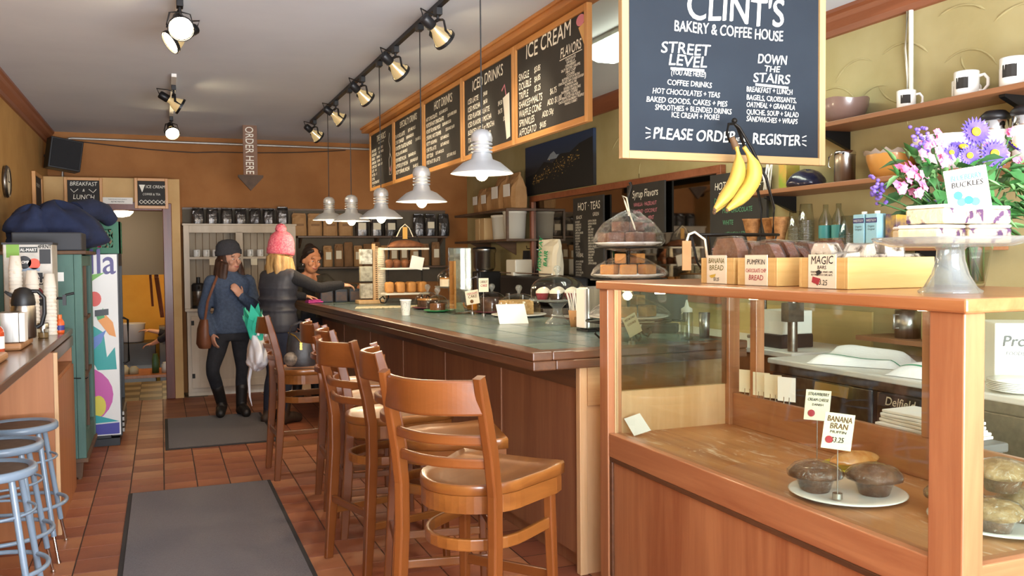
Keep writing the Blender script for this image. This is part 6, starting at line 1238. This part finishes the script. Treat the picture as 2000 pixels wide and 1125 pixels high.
solo('steel_shaker', M().lathe([(0, 0), (.025, 0), (.03, .13), (.028, .13), (.023, .01)], n=18), m_steel, 'small steel shaker beside the squeeze bottle', 'shaker', (2.62, 3.88, 1.07))
pt_ = thing('steel_pot', 'steel pot on the short shelf above the fridge', 'pot', (3.47, 3.36, 1.075)); obj('pot', M().lathe([(0, 0), (.06, 0), (.06, .14), (.057, .14), (.056, .01)], n=24), m_steel, pt_); obj('handle', M().tube([(-.06, 0, .12), (-.09, 0, .12), (-.09, 0, .05), (-.06, 0, .05)], .006, 6, up=(0, 1, 0)), m_steel, pt_)
solo('juice_jug', M().box(3.42, 3.53, 3.12, 3.23, 1.075, 1.22).cyl((3.475, 3.175, 1.22), .02, .03, 12), mat('jug_yellow', '#d8d2a8', .4, c2='#e6c850', ns=4), 'pale yellow jug beside the steel pot', 'jug', bev=.008)
wb = thing('paper_box', 'white box with bold lettering on the fridge top at the right picture edge', 'box', (3.2, 2.5, .973), rad(-35)); obj('box', M().box(-.14, .14, -.1, .1, 0, .25), m_plasticw, wb, bev=.006); obj('lettering', M().text('ProPak', .06, (-.115, -.1015, .16), bold=.02, wob=0, shear=.15).text('FOODSERVICE', .02, (-.1, -.1015, .125), wob=0), mat('grey_ink', '#55595c', .7), wb)['kind'] = 'stuff'
bn_ = thing('waste_bin', 'grey bin behind the display case with folded paper on top', 'bin', (2.66, 2.46, 0)); obj('tub', M().box(-.11, .11, -.22, .22, 0, .82), mat('grey_bin', '#6f7274', .6), bn_, bev=.015); obj('rim', M().box(-.12, .12, -.23, .23, .79, .825), mat('grey_bin_rim', '#5c5f61', .6), bn_, bev=.008)
rr = random.Random(2)
for i in range(6): solo('deli_paper', M().ob((0, 0, 0), (.2-.006*i, .36-.01*i, .011), rotz(rad(rr.uniform(-5, 5)))), m_paper, ORD[i]+' sheet bundle from the bottom of the white paper pile', 'paper', (2.66, 2.46, .832+.0125*i), group='white paper pile', bev=.003)
for i in range(6): solo('dinner_plate', M().lathe([(0, 0), (.07, 0), (.115, .012), (.117, .016), (.07, .005), (0, .005)], n=32), m_white, ORD[i]+' white plate from the bottom of the stack by the right picture edge', 'plate', (3.0, 2.36, .9725+.0065*i), group='stacked white plates')
rg_ = thing('register_screen', 'dark sloping register screen on the bar behind the tier stand', 'register', (2.58, 4.25, 1.07), rad(-35)); obj('stand', M().box(-.1, .1, -.07, .07, 0, .05), m_black, rg_, bev=.01); obj('screen', M().ob((0, 0, .17), (.3, .03, .23), rotx(rad(-25))), m_black, rg_, bev=.008); obj('glass', M().ob((0, -.017, .163), (.27, .003, .2), rotx(rad(-25))), mat('dark_screen', '#15161a', .15), rg_); obj('neck', M().box(-.03, .03, -.01, .04, .05, .13), m_black, rg_)
# espresso corner
em = thing('espresso_machine', 'black and steel espresso machine on the back counter', 'coffee machine', (3.12, 7.0, .981))
obj('body', M().box(.05, .4, 0, 1.3, .1, .33), m_black, em, bev=.02); obj('drip_tray', M().box(-.02, .4, .05, 1.25, .0, .06), m_dsteel, em, bev=.006); obj('back_panel', M().box(.2, .4, .05, 1.25, .06, .1), m_black, em); obj('cup_rail', M().tube([(.05, .02, .36), (.05, 1.28, .36)], .006, 8), m_chrome, em)
for y in (.3, .65, 1.0):
    g = obj('group_head', M().cyl((.03, y, .1), .03, .06, 16).tube([(.03, y, .11), (-.06, y, .1), (-.12, y, .09)], .011, 8), m_chrome, em)
solo('ticket_box', M().box(3.2, 3.38, 7.95, 8.2, 1.312, 1.47).box(3.15, 3.3, 7.88, 7.95, 1.312, 1.35), m_plasticw, 'cream boxy machine on top of the espresso machine', 'machine', bev=.01)
gb = thing('paper_sack', 'white paper sack with bold green print beside the tea board', 'bag', (3.3, 7.33, 1.312), -pi/2+.3); obj('sack', bagm(.26, .12, .34, 99), m_creamp, gb); obj('print', M().text('HISHWAY', .07, (-.055, -.078, .05), (.12, 0, .99), (-.99, 0, .12), bold=.03, wob=0).text('BAIR', .07, (.03, -.078, .09), (.12, 0, .99), (-.99, 0, .12), bold=.03, wob=0), mat('green_print_bold', '#1f9a5c', .7), gb)['kind'] = 'stuff'
br_ = thing('coffee_brewer', 'tall steel coffee brewer with round hopper on the back counter', 'coffee machine', (3.28, 9.05, .981)); obj('body', M().box(-.1, .15, -.12, .12, 0, .36), m_black, br_, bev=.01); obj('front', M().box(-.104, -.1, -.05, .05, .02, .34), m_steel, br_); obj('hopper', M().lathe([(.1, .37), (.12, .4), (.12, .56), (.13, .57), (.13, .6)], n=24), m_steel, br_); obj('lid', M().lathe([(.13, .6), (.12, .62), (0, .63)], n=24), m_black, br_); obj('spout', M().tube([(-.1, 0, .3), (-.16, 0, .28), (-.17, 0, .22)], .015, 8, up=(0, 1, 0)), m_chrome, br_); obj('neck', M().cyl((0, 0, .36), .09, .015, 20), m_dsteel, br_)
ap = thing('hanging_apron', 'black apron hanging on the yellow wall left of the mirror', 'apron', (3.585, 8.5, 1.56)); obj('cloth', M().grid(lambda u, v: (-.02-.03*sin(9*u)*(1-v*.4), (u-.5)*(.4-.18*v), -.55+.55*v), 14, 8).grid(lambda u, v: (-.004, (.5-u)*(.4-.18*v), -.55+.55*v), 6, 4), mat('black_cloth', '#1d1b1c', .95), ap); obj('hook', M().tube([(.01, 0, .02), (-.03, 0, .02), (-.035, 0, .05)], .005, 6, up=(0, 1, 0)), m_iron, ap)
tw_ = solo('hanging_towel', M().grid(lambda u, v: (-.012-.012*sin(8*u), (u-.5)*.16, -.26+.26*v), 10, 6).grid(lambda u, v: (-.002, (.5-u)*.16, -.26+.26*v), 4, 4), m_creamp, 'pale towel hanging on the wall between the corner shelf and the mirror', 'towel', (3.592, 8.14, 1.66))

# ================================================================ BAGS ON THE FARTHEST STOOL
hb = thing('handbag', 'dark leather handbag with gold zip standing on the farthest stool', 'handbag', (.9, 6.28, .745), rad(-8))
obj('body', M().rings([[(x*f*.105, y*f2*.07, z) for x, y in [(cos(2*pi*i/20), sin(2*pi*i/20)) for i in range(20)]] for z, f, f2 in ((0, .95, .9), (.03, 1, 1), (.16, .92, .75), (.22, .82, .4), (.235, .8, .15))], 0, True), mat('black_leather', '#2a2628', .4, bump=.2, bs=50), hb)
obj('zip', M().tube([(-.085, -.0, .235), (-.04, -.03, .215), (0, -.06, .17), (.04, -.03, .215), (.085, 0, .235)], .005, 6), mat('gold_zip', '#c9a24c', .25, 1), hb)
obj('zip_pull', M().box(-.008, .008, -.075, -.066, .12, .17), MATS['gold_zip'], hb); obj('patch', M().ell((-.07, -.05, .055), (.05, .03, .05)), mat('snake_patch', '#8a7a6c', .5, c2='#4a4038', ns=30), hb)
for s in (-1, 1): obj('strap', M().tube([(-.08, s*.02, .22), (-.065, s*.035, .28), (0, s*.04, .31), (.065, s*.035, .28), (.08, s*.02, .22)], .006, 6), MATS['black_leather'], hb)
pb_ = thing('plastic_bag', 'white plastic bag with teal tissue hung on the farthest stool back', 'bag', (.60, 6.28, .80))
m_film = mat('white_film', '#d4d4d6', .4, bump=.5, bs=14)
obj('bag', heap((-.0, .02, .0), (.065, .15, .2), 33, .3, 36, 22), m_film, pb_)
obj('bag_tail', M().bar([(-.03, .06, -.02), (-.05, .09, -.14), (-.045, .1, -.26), (-.03, .1, -.33)], .02, .07, (0, 1, 0), [1, .9, .6, .2]), m_film, pb_, bev=.008)
m = M(); rr = random.Random(8)
for i in range(16):
    a = i*.75; b = V((.02*cos(a), .05*sin(a), .14)); d = V((.04*cos(a)-.02, .09*sin(a)+.03, .13+.09*rr.random())); s = V((-sin(a), cos(a), 0))*.035
    m.add([b-s, b+s, b+d*.6+s*1.3+V((0, 0, .02)), b+d+s*.5, b+d*1.15-s*.2, b+d*.7-s], [(0, 1, 2), (0, 2, 5), (2, 3, 4), (2, 4, 5)])
q = obj('teal_tissue', m, m_teal, pb_); q['kind'] = 'stuff'
for s in (-1, 1): obj('handle_loop', M().tube([(.0, s*.1, .18), (.03, s*.11, .27), (.05, s*.1, .3), (.07, s*.09, .26), (.05, s*.08, .17)], .01, 6, up=(0, 1, 0)), m_film, pb_)

# ================================================================ LOWER KITCHEN SEEN THROUGH THE DOORWAY
kt = thing('kitchen_table', 'wooden table in the lower room beyond the doorway', 'table', (-.25, 13.0, -.75)); obj('top', M().box(-.75, .75, -.4, .4, .68, .72), m_ply, kt, bev=.005)
for x in (-.68, .68):
    for y in (-.34, .34): obj('leg', M().box(x-.03, x+.03, y-.03, y+.03, 0, .68), m_ply, kt)
solo('white_tub', M().lathe([(0, 0), (.16, 0), (.18, .26), (.19, .27), (.17, .27), (.15, .02)], n=28), m_plasticw, 'large white tub on a crate in the lower room', 'tub', (-.42, 14.2, .29))
solo('dark_stove', M().box(-.75, -.1, 14.0, 14.5, -.75, .28), mat('range_dark', '#4a443a', .4, .4), 'dark kitchen range against the yellow wall of the lower room', 'stove', bev=.01)
solo('grey_machine', M().box(-.05, .35, 14.1, 14.5, -.75, .5).box(0, .3, 14.05, 14.1, .3, .45), mat('machine_grey', '#6f6a60', .5), 'grey kitchen machine beside the range in the lower room', 'machine', bev=.01)
for i, (x, c, h_, r_) in enumerate(((-.55, '#d0c49a', .12, .07), (-.42, '#b9ac86', .1, .06), (-.15, '#3f5a2e', .26, .045), (-.02, '#d8d2c0', .14, .055), (.12, '#5a5344', .1, .06))): solo('kitchen_jar', M().lathe([(0, 0), (r_, 0), (r_, h_*.75), (r_*.7, h_*.9), (r_*.7, h_), (0, h_)], n=16), mat('kjar_'+c, c, .5), ['cream', 'tan', 'tall green', 'white', 'dark'][i]+' container on the table of the lower room', 'container', (-.25+x+.3, 12.8, -.029))
solo('stair_handrail', M().bar([(-.06, 12.05, 1.3), (.0, 13.2, .72)], .05, .06).bar([(-.13, 12.05, 1.3), (-.12, 13.0, .88)], .03, .04), m_trimwood, 'brown stair handrail sloping down in the lower room', 'handrail')
solo('lit_poster', M().box(.06, .28, 14.585, 14.598, .75, 1.3), mat('poster_cream', '#f0dca0', .6, c2='#c89a4c', ns=9), 'pale notice on the yellow wall of the lower room', 'poster')
# ================================================================ PEOPLE
def ring(c, rx, ry, yaw=0, n=20, q=2.4):
    c = V(c); out = []
    for i in range(n):
        a = 2*pi*i/n; ca, sa = cos(a), sin(a); k = (abs(ca)**q+abs(sa)**q)**(-1/q); x, y = rx*k*ca, ry*k*sa
        out.append(c+V((x*cos(yaw)-y*sin(yaw), x*sin(yaw)+y*cos(yaw), 0)))
    return out
def interp(pts, rs, n=5):
    """smooth chain through joints"""
    P_, R_ = [], []; pts = [V(p) for p in pts]
    for i in range(len(pts)-1):
        p0, p1, p2, p3 = pts[max(i-1, 0)], pts[i], pts[i+1], pts[min(i+2, len(pts)-1)]
        for j in range(n):
            t = j/n; P_.append(.5*((2*p1)+(p2-p0)*t+(2*p0-5*p1+4*p2-p3)*t*t+(3*p1-p0-3*p2+p3)*t**3)); R_.append(rs[i]+(rs[i+1]-rs[i])*t)
    return P_+[pts[-1]], R_+[rs[-1]]
def limb(m, pts, rs, n=12):
    P_, R_ = interp(pts, rs, 4); m.tube(P_, R_, n, up=(.3, 1, .2)); m.ell(P_[0], (R_[0],)*3, 10, 6); m.ell(P_[-1], (R_[-1],)*3, 10, 6)
def hand(m, w_, d, n, th=1, curl=.5, s_=1):
    w_, d, n = V(w_), nrm(d), nrm(n); n = nrm(n-d*n.dot(d)); s = d.cross(n)*th
    R = Matrix((s, d, n)).transposed()
    m.ell(w_+d*.045*s_, (.04*s_, .052*s_, .016*s_), 12, 8, R=R); m.tube([w_-d*.02, w_+d*.02], [.025, .026], 10, up=n)
    for i, L_ in enumerate((.068, .078, .074, .058)):
        b = w_+d*.082*s_+s*(.029-.0195*i)*s_; c = curl*(1+.12*i); p1 = b+(d*cos(c*.5)+n*sin(c*.5))*L_*.5*s_; p2 = p1+(d*cos(c*1.3)+n*sin(c*1.3))*L_*.32*s_; p3 = p2+(d*cos(c*2)+n*sin(c*2))*L_*.22*s_
        m.tube([b-d*.02, b, p1, p2, p3], [.0095*s_, .0095*s_, .0088*s_, .008*s_, .0065*s_], 8, up=s)
    b = w_+d*.022*s_+s*.03*s_; p1 = b+(s*.7+d*.6+n*.35)*.036*s_; p2 = p1+(s*.35+d*.8+n*.5)*.03*s_
    m.tube([b-s*.012, b, p1, p2], [.011*s_, .0115*s_, .0095*s_, .007*s_], 8, up=n)
def remesh(o, vx, sm=4, f=.5):
    r = o.modifiers.new('remesh', 'REMESH'); r.mode = 'VOXEL'; r.voxel_size = vx; r.use_smooth_shade = True
    s = o.modifiers.new('smooth', 'SMOOTH'); s.factor = f; s.iterations = sm; return o
def skin_mat(n, a, b): return mat(n, a, .5, c2=b, ns=9, sss=.12)
def head_frame(J): return Matrix.Translation(V(J['head'])) @ Matrix.Rotation(J.get('hyaw', 0), 4, 'Z') @ Matrix.Rotation(J.get('hpitch', 0), 4, 'X') @ Matrix.Rotation(J.get('hroll', 0), 4, 'Y') @ Matrix.Scale(J.get('hs', 1.04), 4)
def torso(m, J, g=0, top=True, zlo=0):
    T = J['torso']; yaw = J.get('yaw', 0)
    rs = [ring(c, rx+g, ry+g, yaw+yy) for c, rx, ry, yy in T if c[2] >= zlo]
    m.rings(rs)
def person(label, loc, rz, J, sk):
    m = M(); torso(m, J)
    for s in 'LR':
        if J.get('leg'+s):
            h_, k, a, t = J['leg'+s]; limb(m, [h_, (V(h_)+V(k))/2, k, V(k)*.6+V(a)*.4+V((0, .012, 0)), a], [.085, .074, .054, .053, .036]); limb(m, [V(a)+V((0, .03, -.05)), V(a)*.5+V(t)*.5, t], [.035, .034, .026])
        sh, e, w_, hd, hn, cu = J['arm'+s]; limb(m, [sh, (V(sh)+V(e))/2, e, V(e)*.6+V(w_)*.4, w_], [.05, .045, .038, .038, .026]); hand(m, w_, hd, hn, 1 if s == 'R' else -1, cu)
    H = head_frame(J); nk = V(J['neck']); hd = H @ V((0, .015, -.075)); limb(m, [nk-V((0, 0, .05)), nk, hd], [.06, .05, .049])
    h = M(); h.ell((0, .012, .025), (.074, .094, .1), 20, 14); h.ell((0, -.022, -.052), (.056, .066, .062), 16, 10); h.ell((0, -.05, -.085), (.026, .026, .02), 10, 8); h.ell((0, -.078, .04), (.05, .02, .024), 12, 8)
    for s in (-1, 1): h.ell((s*.036, -.062, -.02), (.025, .024, .024), 10, 7); h.ell((s*.074, .015, -.01), (.011, .02, .031), 8, 6)
    h.tube([(0, -.083, .03), (0, -.094, .006), (0, -.106, -.018), (0, -.093, -.028)], [.008, .009, .012, .009], 8, up=(1, 0, 0)); h.tube([(-.022, -.079, -.055), (0, -.088, -.054), (.022, -.079, -.055)], [.006, .009, .006], 8)
    m.add([H @ V(p) for p in h.v], h.f, 0, True)
    o = tag(obj('person', m, sk, None, loc, (0, 0, rz)), label, 'person'); remesh(o, .0075, 3)
    def hp(n, mm, mt): return obj(n, mm.xf(H), mt, o)
    for s in (-1, 1):
        hp('eye', M().ell((s*.031, -.0785, .008), (.011, .0078, .0052), 10, 6), mat('eye_white', '#e6dfd6', .3)); hp('iris', M().ell((s*.031, -.0852, .008), (.0052, .003, .005), 8, 6), mat('iris_brown', '#3a2418', .2))
        hp('eyebrow', M().tube([(s*.014, -.09, .034), (s*.033, -.0885, .038), (s*.05, -.074, .029)], [.003, .0042, .002], 6), mat('brow_brown', '#3a2a20', .8))
    hp('lips', M().tube([(-.026, -.077, -.05), (-.011, -.0895, -.0555), (0, -.091, -.0575), (.011, -.0895, -.0555), (.026, -.077, -.05)], [.002, .0062, .0065, .0062, .002], 6), mat('lip_red', '#a8584e', .4))
    return o, H
def garment(name, o, m, mt, vx=.011, sm=5): return remesh(obj(name, m, mt, o), vx, sm)
def sleeve(m, J, s, g=.014, t=1.0):
    sh, e, w_ = [V(q) for q in J['arm'+s][:3]]; limb(m, [sh, (sh+e)/2, e, e*.55+w_*.45, e+(w_-e)*t], [.05+g*1.3, .045+g, .04+g, .037+g, .03+g*.8])
def trouser(m, J, s, g=.012, t=1.0):
    h_, k, a, q = [V(x) for x in J['leg'+s]]; limb(m, [h_, (h_+k)/2, k, k*.6+a*.4+V((0, .012, 0)), k+(a-k)*t], [.09+g, .077+g, .056+g, .054+g, .04+g])
def boots(o, J, s, mt, shaft=.16):
    h_, k, a, t = [V(x) for x in J['leg'+s]]; m = M(); limb(m, [a+(k-a)*(shaft/.4), a, a+V((0, .015, -.045))], [.058, .05, .046]); tt = t+(t-a)*.06; limb(m, [a+V((0, .04, -.05)), (a+t)/2+V((0, 0, .0)), V((tt.x, tt.y, t.z+.006))], [.046, .052, .045]); garment('boot', o, m, mt, .009, 4)
def std_torso(lean=0, z0=.82, zs=1.33, w_=.155, side=0, yaw=0, yc=0):
    """pelvis to neck rings; lean moves the chest towards -Y"""
    T = []
    for t, rx, ry in ((0, w_*1.0, .105), (.12, w_*1.08, .118), (.25, w_*1.0, .108), (.42, w_*.82, .088), (.62, w_*.92, .1), (.78, w_*1.02, .112), (.92, w_*1.08, .092), (1.0, w_*.8, .068), (1.06, .062, .056)):
        T.append(((side*t, -lean*t*t+yc, z0+(zs-z0)*t*1.06), rx, ry, yaw*t))
    return T
def strands(m, H, roots, dz, r=.016, sway=0.0, seed=1):
    rr = random.Random(seed)
    for (x, y, z) in roots:
        p0 = H @ V((x, y, z)); L_ = dz*(.85+.3*rr.random()); ox, oy = rr.uniform(-.015, .015), rr.uniform(-.01, .02)
        m.tube([p0, p0+V((ox+x*.25, oy+.01, -L_*.35)), p0+V((ox*2+x*.3+sway, oy, -L_*.7)), p0+V((ox*2+x*.1+sway, oy-.01, -L_))], [r*1.2, r*1.3, r*1.1, r*.4], 8, up=(0, 1, 0))

# ---- woman in a beanie, walking
skA, skB, skC = skin_mat('skin_fair', '#c9967c', '#bd876d'), skin_mat('skin_fair_warm', '#d0a080', '#c49272'), skin_mat('skin_tan', '#cf8f68', '#c28058')
J = dict(torso=std_torso(.02, .80, 1.29, .15), neck=(0, .0, 1.345), head=(.0, -.035, 1.485), hs=1.1, hyaw=rad(28), hpitch=rad(4), hroll=rad(-3),
         legR=((-.085, 0, .80), (-.19, -.09, .46), (-.075, .1, .1), (-.12, -.05, .035)), legL=((.085, 0, .80), (.10, -.01, .45), (.09, .03, .085), (.1, -.12, .03)),
         armR=((-.165, 0, 1.27), (-.235, .04, 1.0), (-.19, -.1, .80), (.1, -.3, -1), (1, .2, 0), .5), armL=((.165, 0, 1.27), (.235, -.02, 1.02), (.06, -.2, 1.14), (-.55, -.25, .75), (-.4, .6, .3), .7))
o, H = person('woman in a dark beanie and blue-grey sweater walking past the white hutch', (.60, 8.73, .011), rad(8), J, skA)
m = M(); torso(m, J, .024); m.rings([ring((0, 0, .79), .178, .132), ring((0, 0, .87), .19, .145), ring((0, 0, .95), .165, .125)])
for s in 'LR': sleeve(m, J, s, .018, .97)
m.rings([ring((0, -.01, 1.32), .085, .08), ring((0, -.015, 1.375), .068, .066)])
garment('sweater', o, m, mat('blue_grey_knit', '#48556b', .95, c2='#3c475a', ns=40, bump=.5, bs=60))
m = M(); m.rings([ring((0, 0, .72), .165, .12), ring((0, 0, .80), .168, .122), ring((0, 0, .9), .15, .11)])
for s in 'LR': trouser(m, J, s, .006)
m_jean = mat('black_denim', '#1d1d22', .9, c2='#26262c', ns=20); garment('jeans', o, m, m_jean)
for s in 'LR': boots(o, J, s, mat('dark_boot', '#221d1b', .5), .2)
m_brown = mat('brown_hair', '#4a2f20', .6, c2='#382216', ns=40, scale=(1, 1, .15))
m = M(); m.add([H @ V(p) for p in M().ell((0, .03, .02), (.088, .092, .105), 16, 10).v], M().ell((0, 0, 0), (1, 1, 1), 16, 10).f, 0, True)
strands(m, H, [(-.08, -.01, -.02), (-.085, .03, -.02), (.08, -.01, -.02), (.085, .03, -.02), (-.06, .08, 0), (0, .1, 0), (.06, .08, 0), (-.075, -.035, -.03), (.075, -.03, -.03)], .34, .023, 0, 3); garment('hair', o, m, m_brown, .009, 3)
m = M().lathe([(.092, .04), (.103, .05), (.104, .085), (.096, .125), (.074, .155), (.04, .17), (0, .174)], (0, .014, 0), 26, cap=True); m.lathe([(.1, .036), (.11, .039), (.111, .078), (.103, .082)], (0, .014, 0), 26); obj('beanie', m.xf(Matrix.Rotation(rad(-8), 4, 'X')).xf(H), mat('charcoal_knit', '#39383c', .95, bump=.8, bs=70), o)
bg = thing('shoulder_bag', 'brown leather shoulder bag carried by the woman in the beanie', 'handbag', (.60, 8.73, .011), rad(8))
obj('pouch', M().rings([ring((-.245, -.02, .66), .05, .09), ring((-.25, -.02, .70), .065, .12), ring((-.25, -.02, .84), .055, .105), ring((-.245, -.02, .93), .03, .08)]), mat('brown_leather', '#7a4a30', .5, c2='#6a3d26', ns=10), bg)
obj('strap', M().bar([(-.245, -.06, .92), (-.225, -.105, 1.1), (-.17, -.12, 1.25), (-.12, -.06, 1.345), (-.12, .03, 1.34), (-.2, .1, 1.2), (-.25, .04, .92)], .006, .022, (-1, -.2, 0)), MATS['brown_leather'], bg)

# ---- woman in a pink bobble hat, reaching over the bar
Jp = dict(torso=std_torso(.05, .84, 1.36, .155), neck=(0, -.05, 1.41), head=(.0, -.075, 1.545), hyaw=rad(-8), hpitch=rad(6),
          legR=((-.085, 0, .84), (-.095, -.02, .46), (-.1, .03, .085), (-.11, -.12, .03)), legL=((.085, 0, .84), (.1, -.04, .46), (.11, .02, .085), (.12, -.13, .03)),
          armR=((-.175, -.045, 1.33), (-.31, -.22, 1.23), (-.39, -.44, 1.25), (-.3, -.9, -.08), (.15, -.1, -1), .6), armL=((.175, -.045, 1.33), (.2, -.22, 1.17), (.10, -.44, 1.135), (-.3, -.9, -.12), (0, 0, -1), .45))
o, H = person('woman in a pink bobble hat and dark vest paying at the bar, seen from behind', (.97, 8.24, 0), rad(126), Jp, skB)
m = M(); torso(m, Jp, .006, zlo=1.0)
for s in 'LR': sleeve(m, Jp, s, .012, .96)
garment('black_sweater', o, m, mat('black_knit', '#1e1d20', .95, bump=.4, bs=60))
m = M(); torso(m, Jp, .036); m.rings([ring((0, 0, .83), .18, .135), ring((0, 0, .9), .195, .15), ring((0, 0, .98), .18, .135)])
for s in (-1, 1): m.ell((s*.17, -.045, 1.335), (.062, .075, .062), 12, 8)
for z in (.93, 1.03, 1.13, 1.23): m.rings([ring((0, -.05*((z-.84)/.55)**2, z-.035), .165, .12), ring((0, -.05*((z-.84)/.55)**2, z), .196, .15), ring((0, -.05*((z-.84)/.55)**2, z+.035), .165, .12)])
m.rings([ring((0, -.045, 1.37), .08, .08), ring((0, -.05, 1.43), .075, .075)])
garment('puffer_vest', o, m, mat('charcoal_puffer', '#3d3d44', .6, c2='#33333a', ns=12, bump=.2, bs=18), .011, 3)
m = M(); m.rings([ring((0, 0, .74), .165, .12), ring((0, 0, .84), .17, .125), ring((0, 0, .93), .15, .11)])
for s in 'LR': trouser(m, Jp, s, .008)
garment('trousers', o, m, mat('dark_navy_denim', '#23283a', .9, c2='#1d2130', ns=20))
for s in 'LR': boots(o, Jp, s, mat('brown_boot', '#3a2a20', .6), .14)
m_blond = MATS.get('blond_hair') or mat('blond_hair', '#c09a62', .55, c2='#8f6a3c', ns=45, scale=(1, 1, .12))
m = M(); e = M().ell((0, .03, .0), (.09, .095, .1), 16, 10); m.add([H @ V(p) for p in e.v], e.f, 0, True)
strands(m, H, [(-.085, .0, -.03), (-.085, .04, -.03), (-.06, .085, -.03), (-.025, .105, -.03), (.02, .108, -.03), (.055, .09, -.03), (.085, .04, -.03), (.085, 0, -.03), (-.075, -.03, -.04), (.075, -.03, -.04), (0, .09, -.02)], .3, .025, .0, 5); garment('hair', o, m, m_blond, .009, 3)
m = M().lathe([(.098, -.005), (.112, .0), (.116, .05), (.112, .1), (.096, .15), (.065, .185), (.03, .2), (0, .203)], (0, .015, 0), 30, cap=True); m.lathe([(.106, -.012), (.119, -.006), (.121, .04), (.113, .05)], (0, .015, 0), 30); obj('bobble_hat', m.xf(H), m_pinkk, o)
m = M().ell((0, .03, .215), (.048, .048, .042), 18, 12); rr = random.Random(1); m.v = [tuple(V(p)+V((rr.uniform(-1, 1), rr.uniform(-1, 1), rr.uniform(-1, 1)))*.006) for p in m.v]; obj('pompom', m.xf(H), m_pinkk, o)

# ---- barista behind the end of the bar
Jb = dict(torso=std_torso(.16, .86, 1.30, .155), neck=(0, -.19, 1.355), head=(.015, -.255, 1.475), hs=1.14, hyaw=rad(14), hpitch=rad(12), hroll=rad(7),
          legR=((-.085, 0, .86), (-.09, -.02, .46), (-.1, .03, .085), (-.1, -.12, .03)), legL=((.085, 0, .86), (.1, -.02, .46), (.1, .03, .085), (.11, -.12, .03)),
          armR=((-.175, -.14, 1.27), (-.24, -.16, 1.0), (-.17, -.19, .80), (.3, -.2, -.9), (1, 0, 0), .5), armL=((.175, -.14, 1.27), (.30, -.22, 1.16), (.46, -.34, 1.19), (.8, -.5, .12), (0, .3, -1), .35))
o, H = person('smiling barista in a dark olive jacket leaning towards the customers', (1.42, 9.52, 0), rad(4), Jb, skC)
m = M(); torso(m, Jb, .008, zlo=.84); m.v = [p for p in m.v]; garment('black_top', o, M().rings([ring(c, rx+.008, ry+.008) for c, rx, ry, yy in Jb['torso'][:6]]), mat('black_jersey', '#19181a', .9))
m = M(); T = Jb['torso']
for s in (-1, 1):      # open jacket: two halves that leave the chest and neckline free
    rs = []
    for c, rx, ry, yy in T[:8]:
        c = V(c); seg = []
        for i in range(13):
            a = pi*(-.36+.86*i/12) if s > 0 else pi*(1.36-.86*i/12); seg.append(c+V(((rx+.026)*cos(a), (ry+.026)*sin(a), 0)))
        for i in range(12, -1, -1):
            a = pi*(-.36+.86*i/12) if s > 0 else pi*(1.36-.86*i/12); seg.append(c+V(((rx+.002)*cos(a), (ry+.002)*sin(a), 0)))
        rs.append(seg)
    m.rings(rs)
for s in 'LR': sleeve(m, Jb, s, .018, .93)
garment('olive_jacket', o, m, mat('olive_cloth', '#453f33', .9, c2='#3a352b', ns=14, bump=.3, bs=20), .01, 3)
m = M(); m.rings([ring((0, 0, .76), .165, .12), ring((0, 0, .86), .17, .125), ring((0, -.02, .95), .15, .11)])
for s in 'LR': trouser(m, Jb, s, .008)
garment('trousers', o, m, m_jean)
for s in 'LR': boots(o, Jb, s, MATS['dark_boot'], .1)
m_dark = mat('dark_hair', '#2a1c16', .5, c2='#1e1410', ns=40, scale=(1, 1, .2))
m = M(); e = M().ell((0, .035, .045), (.086, .088, .092), 16, 10); m.add(e.v, e.f, 0, True); e = M().ell((.01, .1, .1), (.05, .045, .045), 12, 8); m.add(e.v, e.f, 0, True)
for s in (-1, 1): m.tube([(s*.03, -.06, .105), (s*.068, -.03, .075), (s*.083, .02, .02), (s*.07, .07, -.04)], [.018, .02, .02, .015], 8)
garment('hair', o, m.xf(H), m_dark, .008, 3)
for s in (-1, 1): obj('earring', M().ell((s*.08, .0, -.05), (.006, .006, .014), 8, 6).xf(H), m_chrome, o)
# ---- cook in the lower kitchen, half hidden by the door jamb
Jc = dict(torso=std_torso(.1, .84, 1.34, .16), neck=(0, -.12, 1.395), head=(0, -.16, 1.525), hpitch=rad(18),
          legR=((-.085, 0, .84), (-.09, -.02, .46), (-.1, .03, .085), (-.1, -.12, .03)), legL=((.085, 0, .84), (.1, -.02, .46), (.1, .03, .085), (.11, -.12, .03)),
          armR=((-.175, -.09, 1.31), (-.2, -.3, 1.17), (-.16, -.52, 1.22), (.0, -1, .1), (0, 0, -1), .4), armL=((.175, -.09, 1.31), (.21, -.28, 1.15), (.12, -.46, 1.05), (-.1, -1, -.2), (0, 0, -1), .5))
o, H = person('cook in a dark shirt reaching across the lower kitchen, half hidden by the door jamb', (.33, 13.62, -.75), rad(-95), Jc, skB)
m = M(); torso(m, Jc, .02)
for s in 'LR': sleeve(m, Jc, s, .016, .35)
garment('dark_shirt', o, m, m_jean)
m = M(); m.rings([ring((0, 0, .74), .168, .122), ring((0, 0, .84), .172, .125), ring((0, 0, .95), .15, .11)])
for s in 'LR': trouser(m, Jc, s, .008)
garment('trousers', o, m, m_jean)
for s in 'LR': boots(o, Jc, s, MATS['dark_boot'], .1)
m = M(); e = M().ell((0, .035, .04), (.086, .09, .095), 16, 10); garment('hair', o, m.add(e.v, e.f, 0, True).xf(H), m_dark, .01, 3)
